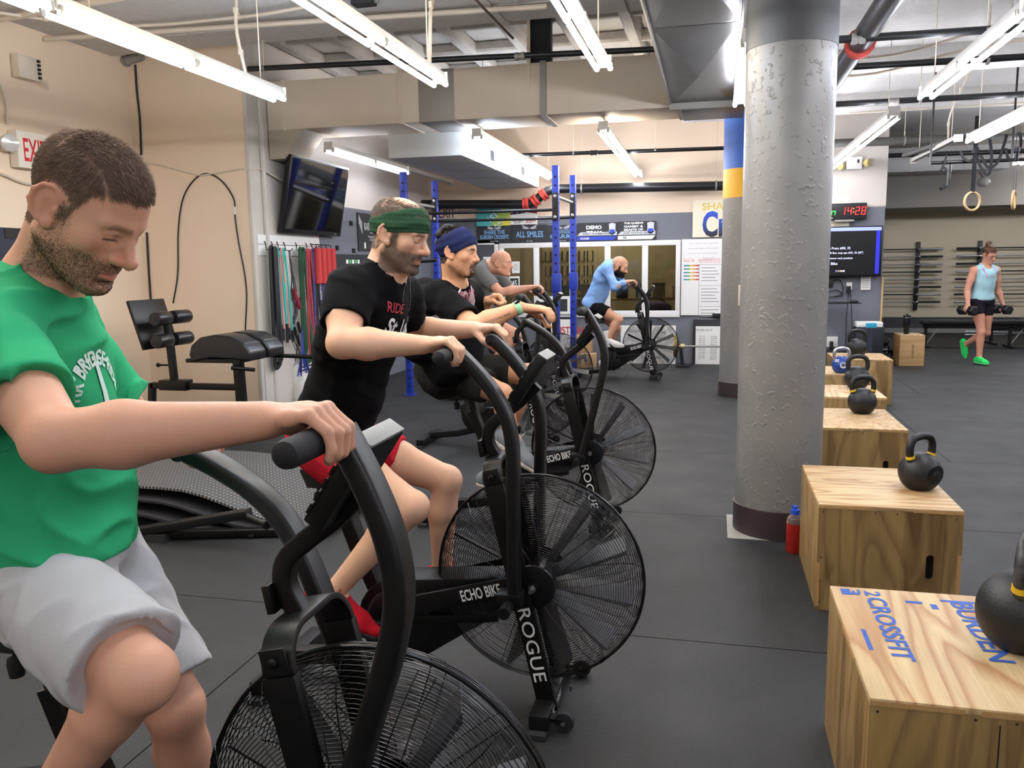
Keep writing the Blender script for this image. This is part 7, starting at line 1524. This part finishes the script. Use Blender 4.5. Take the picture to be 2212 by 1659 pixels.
for r_i in range(5):
    for k in range(5): MB().box(.008, .0095, -.55 + k * .09, -.485 + k * .09, .32 - r_i * .075, .37 - r_i * .075).build('grid_cell', pm('green_chalk', '#4fae5c', .7) if (r_i + k) % 2 else M_paper, t, smooth=0)
# ------------------------------------------------ storage room shelves seen through the window
t = thing('shelving', 'metal shelving with bins and bags inside the storage room', 'shelf', (-1.6, 15.3, 0))
for z in (.45, .95): MB().box(-1.3, 1.1, -.3, .3, z, z + .03).build('shelf_board', pm('store_wood', '#8a7350', .7), t)
for x in (-1.28, -.5, .3, 1.08): MB().box(x - .02, x + .02, -.3, -.26, 0, 1.3).build('post', M_steel, t, smooth=0)
rs_ = np.random.default_rng(9); CL = ['#7c4038', '#3f6f68', '#5c5f70', '#7f7a6a', '#46545a', '#8b6f4c', '#5a4f66', '#2f3033']
for k in range(14):
    x = -2.78 + k * .165; z = .98 if k % 2 else .48; w_, h_ = .07 + .03 * rs_.random(), .14 + .14 * rs_.random()
    q = thing('storage_bin', 'small %s bin on the storage room shelf, place %s' % (['rust', 'teal', 'slate', 'grey', 'blue', 'tan', 'plum', 'black'][k % 8], ['one', 'two', 'three', 'four', 'five', 'six', 'seven', 'eight', 'nine', 'ten', 'eleven', 'twelve', 'thirteen', 'fourteen'][k]), 'bin', (x, 15.22, z), 0, 'bins on the storage shelves')
    MB().box(-w_, w_, -.12, .12, 0, h_).build('body', pm('bin_' + CL[k % 8], CL[k % 8], .6), q, bevel=.02); MB().box(-w_ - .008, w_ + .008, -.13, .13, h_ - .03, h_).build('rim', MATS['bin_' + CL[k % 8]], q, bevel=.006)
t = thing('gym_bag', 'purple striped bag on the sill side shelf behind the window', 'bag', (-1.0, 14.5, .72)); MB().ell((0, 0, .12), (.3, .16, .13), 22, 12).build('body', pm('bag_purple', '#6b5a7c', .7, var=.3, vs=30), t); MB().tube([(.2 * math.cos(rad(a)), 0, .16 + .14 * math.sin(rad(a))) for a in range(0, 181, 20)], .012, 6, up=(0, 1, 0)).build('strap', M_dark, t)
MB().box(-.5, .5, -.3, .3, -.72, -.0).build('shelf_block', pm('store_box', '#7b6a4f', .8), t, bevel=.01)
t = thing('peg_rack', 'rows of black strap loops hung on the storage room wall', 'rack', (-2.75, 16.16, 1.5)); MB().box(-.55, .55, 0, .03, -.62, .5).build('board', MATS['store_paint'], t)
for r_i in range(4):
    for k in range(6):
        x = -.42 + k * .165; z = .36 - r_i * .28; MB().tube([(x - .05, -.03, z), (x - .05, -.03, z - .2), (x + .05, -.03, z - .2), (x + .05, -.03, z)], .014, 5).build('strap_loop', M_blk, t, smooth=0)
# ------------------------------------------------ clock wall
t = thing('interval_clock', 'red and green LED interval clock high on the grey wall', 'clock', (1.88, 13.44, 2.33)); 
MB().box(-.35, .30, 0, .07, -.12, .12).build('case', M_blk, t, bevel=.006)
M_ledr = pm('led_red', '#ff2a2a', emis=3.2); M_ledg = pm('led_green', '#2bff4a', emis=2.6); M_ledo = pm('led_off', '#3a1a1a', .5)
def seg(ch, x, z, m, w_=.062, h_=.12, off=True):
    S_ = {'1': 'bc', '4': 'bcfg', '2': 'abged', '8': 'abcdefg', 'd': 'bcdeg', 'n': 'ceg', '0': 'abcdef'}[ch]; th = .013
    G_ = dict(a=(0, h_, w_, h_ - th), g=(0, h_ / 2 + th / 2, w_, h_ / 2 - th / 2), d=(0, th, w_, 0), f=(0, h_, th, h_ / 2), e=(0, h_ / 2, th, 0), b=(w_ - th, h_, w_, h_ / 2), c=(w_ - th, h_ / 2, w_, 0))
    on = MB(); of = MB()
    for k, (a, b, c, d) in G_.items():
        sl_ = lambda zz: zz * .1; P = [(x + a + .002 + sl_(d), z + d + .002), (x + c - .002 + sl_(d), z + d + .002), (x + c - .002 + sl_(b), z + b - .002), (x + a + .002 + sl_(b), z + b - .002)]
        (on if k in S_ else of).prism(P, (0, -.002, 0), (1, 0, 0), (0, 0, 1), (0, 1, 0), .002)
    return on, of
def digit(ch, x, m):
    on, of = seg(ch, x, -.055, m); on.build('lit_digit', m, t, smooth=0)
    if of.v: of.build('unlit_segments', M_ledo, t, smooth=0)
for ch, x, m in (('d', -.29, M_ledg), ('n', -.20, M_ledg), ('1', -.065, M_ledr), ('4', .025, M_ledr), ('2', .135, M_ledr), ('8', .22, M_ledr)): digit(ch, x, m)
for z in (-.02, .03): MB().box(.11, .124, -.002, 0, z, z + .014).build('colon_dot', pm('led_orange', '#ff8a2a', emis=3.), t, smooth=0)
letter('ROGUE', M_print_w, (-.22, -.001, -.095), (1, 0, 0), (0, 0, 1), h=.022, parent=t, offset=.03); MB().box(-.15, .12, -.06, .02, -.155, -.125).build('bracket', M_galv, t, bevel=.004)
t = thing('television', 'wall screen showing the workout list under the clock', 'television', (1.75, 13.40, 1.735)); hw = .66
MB().box(-hw, hw, .0, .06, -.375, .375).build('bezel', M_tv, t, bevel=.006); MB().box(-hw + .02, hw - .02, -.002, 0, -.35, .355).build('screen', pm('screen_dark', '#04050c', .3, emis=.0), t, smooth=0)
M_sb = pm('screen_blue', '#8f9bff', emis=1.0); M_sd = pm('screen_deep_blue', '#2326d8', emis=.9); M_sw = pm('screen_text', '#dfe4ff', emis=1.1)
MB().box(-hw + .02, hw - .02, -.004, -.002, .305, .355).build('title_bar', M_sb, t, smooth=0); MB().box(hw - .085, hw - .035, -.004, -.002, -.33, .30).build('side_bar', M_sd, t, smooth=0)
for s_, x, z, h_, m in (('AMRAP', -.32, .16, .035, M_sw), ('LIFT: JUMP / TRANSITION', -.22, .235, .026, M_sd), ('30 DB Bench Press #50, 35', -.05, .05, .040, M_sw), ('30 Single KB Box step-ups #35, 26 (20")', .08, -.02, .038, M_sw), ('Choose rack position', .08, -.10, .038, M_sw), ('30/24 Cal Bike', -.12, -.175, .040, M_sw)): letter(s_, m, (x, -.004, z), (1, 0, 0), (0, 0, 1), w=None, h=h_, parent=t, offset=.004, name='screen_text')
for k, c in enumerate(('#5f7cff', '#d98b4a', '#d9d2c8', '#e8e8ff')): MB().box(.02 + k * .035, .045 + k * .035, -.004, -.002, -.30, -.275).build('screen_icon', pm('icon_' + c, c, emis=.8), t, smooth=0)
t = thing('laptop_arm', 'wall arm holding a black keyboard tray under the workout screen', 'wall arm', (1.62, 13.3, .98))
MB().box(-.18, .32, -.2, .05, -.012, .012).build('tray', M_blk, t, bevel=.006); MB().sweep([(-.5, .1, .12), (-.1, -.05, .1), (.05, -.05, .08)], tubeprof(.03, .05)).build('arm_link', M_steel, t); MB().sweep([(-.5, .1, -.1), (.0, .05, -.13)], tubeprof(.03, .05)).build('arm_link', M_steel, t); MB().cyl((.0, .05, -.28), (.0, .05, -.0), .04, n=14).build('pivot', M_blk, t); MB().ell((.4, -.1, .02), (.07, .045, .022), 16, 8).build('mouse', M_blk, t); MB().box(.3, .5, -.16, .0, -.012, .0).build('mouse_tray', M_blk, t)
for a in (.5,): MB().tube(spline([(.0, .2, .12), (.1, .2, .08), (.28, .2, .1), (.2, .2, .18), (.05, .2, .15)], 6), .008, 6).build('cable', M_blk, t)
t = thing('power_pack', 'black box on the grey wall with a dangling cable', 'box', (1.70, 13.48, 1.28)); MB().box(-.12, .06, 0, .05, -.07, .07).build('body', M_blk, t, bevel=.008); MB().tube(spline([(.06, 0, .03), (.16, .0, .02), (.2, .01, -.15), (.06, .01, -.22), (-.1, .01, -.2)], 7), .007, 6).build('cable', M_blk, t)
t = thing('wall_outlet', 'white wall outlet with a black plug and cords under the screen', 'outlet', (1.99, 13.5, 1.22)); MB().box(-.04, .04, 0, .012, -.055, .055).build('plate', M_trim, t, bevel=.003); MB().box(-.04, .02, -.05, 0, -.11, .0).build('plug', M_blk, t, bevel=.006)
for x in (-.02, .06): MB().tube(spline([(x * .3, -.02, -.08), (x, .0, -.5), (x + .01, .01, -1.1)], 5), .005, 5).build('cord', M_blk, t)
t = thing('wall_outlet', 'white double outlet low on the grey wall behind the far kettlebell', 'outlet', (1.79, 13.5, .36)); MB().box(-.09, .07, 0, .014, -.07, .09).build('plate', M_trim, t, bevel=.003); MB().box(-.05, .0, -.06, 0, -.1, .02).build('plug', M_blk, t, bevel=.006)
t = thing('paper_list', 'white paper list clipped to the grey wall right of the cords', 'notice', (2.22, 13.5, 1.3)); MB().box(-.065, .07, 0, .004, -.14, .14).build('sheet', M_paper, t, smooth=0); MB().box(-.05, .05, -.01, 0, .13, .155).build('clip', M_blk, t)
for k in range(9): MB().box(-.05, .055, -.001, 0, .1 - k * .026, .108 - k * .026).build('written_line', M_gink, t, smooth=0)
t = thing('emergency_light', 'white emergency light with two yellowed lamps above the clock', 'light', (1.98, 13.47, 3.03)); MB().box(-.11, .11, -.02, .06, -.09, .09).build('box', M_trim, t, bevel=.006)
for s in (-1, 1): MB().lathe([(.02, 0), (.05, .03), (.065, .08), (.06, .085), (.001, .07)], (s * .13, -.0, -.03 + .03 * (s > 0)), (s, -.6, -.1), 16, cap=False).build('lamp', pm('yellowed_lamp', '#d8c98a', .3), t)
MB().box(.04, .07, -.022, -.02, .0, .05).build('window', M_dark, t, smooth=0)
t = thing('trash_bin', 'tall navy slim bin with a white and teal top against the grey wall', 'bin', (2.24, 13.25, 0)); M_nbin = pm('bin_navy', '#10151f', .45)
MB().prism([(-.2, 0), (.2, 0), (.215, .62), (-.19, .62)], (0, -.12, 0), (1, 0, 0), (0, 0, 1), (0, 1, 0), .24).build('body', M_nbin, t, bevel=.015); MB().box(-.02, .05, -.126, -.12, .02, .6).build('rib', pm('bin_rib', '#232a38', .45), t); MB().box(-.18, .19, -.11, .11, .62, .70).build('liner', M_paper, t, bevel=.02); MB().box(-.05, .1, -.118, .112, .615, .685).build('label', pm('teal_label', '#2f9fc0', .5), t, bevel=.004)
t = thing('dumbbell_pile', 'jumble of black dumbbells and clips behind the small plywood box', 'dumbbell', (2.62, 14.3, 0))
for k in range(7):
    x, y, z = -.05 + .07 * (k % 3), -.15 + .16 * (k % 2), .07 + .12 * (k // 3); a = unit((1, .4 * (k % 3) - .4, 0)); h_ = MB().cyl(np.array([x, y, z]) - a * .07, np.array([x, y, z]) + a * .07, .016, n=10).build('handle', M_steel, t)
    for s in (-1, 1): MB().lathe([(.045, .06), (.065, .07), (.065, .13), (.05, .14)], (x, y, z), a * s, 6).build('hex_head', M_db, h_, smooth=0)
# ------------------------------------------------ barbells on the far wall
M_gun = pm('gun_rack', '#17171a', .45)
def rack_post(px, z0=.5, z1=1.98):
    x = onY(px, 600, 19.85)[0]; t = thing('bar_rack', 'black wall rack post holding barbells, %s' % ('left of the woman' if px < 2050 else 'behind the woman'), 'rack', (x, 19.86, 0), 0, 'barbell wall racks'); MB().box(-.04, .04, -.03, .03, z0, z1).build('post', M_gun, t, bevel=.004)
    for k in range(8): MB().box(-.03, .03, -.14, -.03, 1.82 - k * .163 - .05, 1.82 - k * .163 - .02).build('cradle', M_gun, t)
    return x
xa, xb = rack_post(1980), rack_post(2113)
rb = np.random.default_rng(4)
for side, x_, d_ in ((0, xa, -1), (1, xb, 1)):
    for k in range(8):
        z = 1.82 - k * .163; e = x_ - d_ * (.42 + .12 * rb.random()) * 1.0; o_ = x_ + d_ * 1.7
        t = thing('barbell', 'steel barbell on the far wall, row %s from the top %s' % (['one', 'two', 'three', 'four', 'five', 'six', 'seven', 'eight'][k], 'left of the woman' if side == 0 else 'behind the woman'), 'barbell', (x_, 19.76, z), 0, 'barbells on the far wall')
        mm = [M_steel, M_blk, M_steel, M_blk][(k + side) % 4]; MB().cyl((d_ * .02, 0, 0), (o_ - x_, 0, 0), .014, n=10).build('shaft', M_steel if (k % 3) else M_gun, t); MB().lathe([(.024, 0), (.024, .42 + .08 * rb.random()), (.02, .5)], (d_ * .02, 0, 0), (-d_, 0, 0), 14).build('sleeve', mm, t); MB().lathe([(.036, 0), (.036, .03)], (0, 0, 0), (-d_, 0, 0), 14).build('collar', M_steel, t)
# benches and legs near the woman
t = thing('weight_bench', 'flat black bench with T shaped feet behind the woman', 'bench', (4.75, 16.6, 0)); MB().box(-1.05, .9, -.14, .14, .42, .5).build('pad', M_pad, t, bevel=.02); MB().sweep([(-1.0, 0, .38), (.9, 0, .38)], tubeprof(.05, .07)).build('rail', M_gun, t)
for x in (-.95, .45): MB().sweep([(x, 0, .38), (x, 0, .03)], tubeprof(.05, .05), up=(0, 1, 0)).build('leg', M_gun, t); MB().box(x - .03, x + .03, -.28, .28, 0, .04).build('foot', M_gun, t); MB().sweep([(x + .22, 0, .36), (x + .02, 0, .06)], tubeprof(.02, .02)).build('brace', M_steel, t)
t = thing('weight_bench', 'black bench with a raised back pad at the right edge', 'bench', (6.2, 17.3, 0)); MB().box(-.7, .6, -.15, .15, .42, .5).build('pad', M_pad, t, bevel=.02); MB().sweep([(-1.2, 0, .28), (.6, 0, .28)], tubeprof(.05, .06)).build('rail', M_gun, t)
for x in (-1.1, .5): MB().sweep([(x, 0, .4), (x, 0, .03)], tubeprof(.05, .05), up=(0, 1, 0)).build('leg', M_gun, t); MB().box(x - .03, x + .03, -.28, .28, 0, .04).build('foot', M_gun, t)
for z in (.16, .22): MB().cyl((-1.5, .2, z), (.8, .2, z), .012, n=8).build('long_tube', M_steel, t)
# ------------------------------------------------ rings and straps overhead on the right
M_wood = pm('ring_wood', '#c9a878', .5, var=.1, vs=30); M_strap = pm('black_webbing', '#15151a', .7)
for px, py, tw, lab in ((2100, 435, 25, 'wooden gymnastic ring on a broad black strap, left of the pair'), (2190, 432, 65, 'wooden gymnastic ring turned edge-on near the right edge')):
    q = onY(px, py, 11.0); t = thing('gymnastic_ring', lab, 'ring', tuple(q), rad(tw), 'gymnastic rings')
    MB().tube([(.104 * math.cos(rad(a)), 0, .104 * math.sin(rad(a))) for a in range(0, 360, 10)], .0145, 10, closed=True, up=(0, 1, 0)).build('ring', M_wood, t)
    for s in (-1, 1): MB().sweep([(0, s * .012, .09), (s * .004, s * .016, .5), (0, s * .012, 3.25 - q[2])], [(-.019, -.0015), (.019, -.0015), (.019, .0015), (-.019, .0015)], up=(0, 1, 0)).build('strap', M_strap, t)
    MB().box(-.03, .03, -.025, .025, .55, .60).build('buckle', M_strap, t)
def drape(pts, wd_, label):
    t = thing('strap', label, 'strap', pts[0]); o = Vector(pts[0]); MB().sweep([Vector(p) - o for p in spline(pts, 8)], [(-wd_, -.002), (wd_, -.002), (wd_, .002), (-wd_, .002)], up=(0, 1, .01)).build('webbing', M_strap, t, smooth=60)
def at11(px, py, y=11.05): return tuple(onY(px, py, y))
t = thing('pull_up_frame', 'thin black pull-up pipe frame hanging under the ceiling on the right', 'frame', (2.6, 11.1, 2.85)); a, b = at11(2010, 352, 11.1), at11(2185, 347, 11.1); o = Vector((2.6, 11.1, 2.85)); MB().cyl(Vector(a) - o, Vector(b) - o + Vector((2, 0, 0)), .022, n=10).build('pipe', M_blk2, t)
for p_ in (a, b): MB().cyl(Vector(p_) - o, Vector((p_[0], 11.1, ZC)) - o, .012, n=8).build('rod', M_blk2, t)
c = Vector(at11(2052, 355, 11.1)) - o; d = Vector(at11(2048, 402, 11.1)) - o; e = Vector(at11(2032, 408, 11.0)) - o; MB().tube([c, d, e], .02, 8).build('drop_handle', M_blk2, t)
drape([at11(2045, 335), at11(2040, 352), at11(2032, 370), at11(2038, 362), at11(2046, 368)], .012, 'black strap knotted on the thin pull-up pipe')
drape([at11(2075, 325), at11(2080, 340), at11(2095, 348), at11(2108, 335), at11(2112, 318)], .014, 'black strap looping left of the broad ring strap')
drape([at11(2110, 335), at11(2118, 360), at11(2135, 378), at11(2142, 340), at11(2138, 300)], .016, 'black strap looping lowest between the rings')
drape([at11(2118, 335), at11(2135, 362), at11(2155, 350), at11(2168, 315), at11(2175, 290)], .016, 'black strap sweeping up to the right between the rings')
drape([at11(2172, 320), at11(2180, 345), at11(2195, 340), at11(2205, 310), at11(2202, 285)], .016, 'black strap looping beside the right ring')
t = thing('projector_bag', 'clear plastic wrapped lamp hanging under the far beam', 'lamp', tuple(onY(2125, 393, 15.6))); MB().ell((0, 0, 0), (.11, .1, .08), 14, 8).build('wrap', pm('plastic_wrap', '#c9c6c0', .25, bump=.6, bs=25), t); MB().cyl((0, 0, .05), (0, .45, .3), .02, n=8).build('arm', M_galv, t)
# ------------------------------------------------ cartons and carts behind the riderless bike
for k, (px, py, w_, h_, lab, y) in enumerate(((1258, 745, .16, .26, 'upper brown carton behind the riderless bike', 13.1), (1262, 785, .19, .22, 'lower brown carton behind the riderless bike', 12.9))):
    q = onY(px, py, y); t = thing('carton', lab, 'carton', (q[0], y, .225 if k == 0 else .0), rad(4)); M_ct = pm('cardboard', '#a98a62', .8, var=.08)
    MB().box(-w_, w_, -.12, .12, 0, h_ - (.005 if k else 0)).build('box', M_ct, t, bevel=.006); MB().box(-.03, .03, -.1215, .1215, -.0, h_ - .004).build('tape', pm('carton_tape', '#c4a67a', .4), t, smooth=0); MB().lathe([(.001, .001), (.03, .001), (.03, 0)], (.03, -.1205, h_ * .55), (0, -1, 0), 14, cap=False).build('purple_mark', pm('purple_mark', '#5a4fc0', .5), t)
x0, z1 = bx(1190, 690, 13.2); x1, z0 = bx(1236, 740, 13.2); t = board('notice_board', 'white sign with grey and red capitals low behind the blue rack', 'sign', x0, x1 + .05, z0 - .08, z1, M_paper, y=13.2); say(t, 'SUSTAIN', MATS['red_word'], .08, .05, w=.5, h=.12, off=.02); say(t, 'and recover', M_gink, .08, -.06, w=.45, h=.04); MB().box(-.3, .3, .02, .05, -1.0, .0).build('stand', M_galv, t, smooth=0)
x0, z1 = bx(1187, 640, 13.25); x1, z0 = bx(1238, 684, 13.25); t = board('notice_board', 'white printed sheet above the low sign behind the blue rack', 'sign', x0, x1, z0, z1, M_paper, y=13.25); MB().box(-.04, .1, -.002, 0, -.08, .12).build('printed_shape', M_ban, t, smooth=0); MB().box(-.2, .2, -.002, 0, -.15, -.12).build('printed_shape', M_gink, t, smooth=0)
t = thing('shipping_pile', 'coil of ropes on the floor by the back door', 'rope', (-4.1, 12.6, 0))
for k in range(5): MB().tube([((.22 + .01 * k) * math.cos(rad(a)), (.22 + .01 * k) * math.sin(rad(a)), .03 + .05 * k) for a in range(0, 360, 20)], .022, 6, closed=True).build('coil', pm('rope_tan', '#8f7f63', .8, var=.3, vs=40), t)
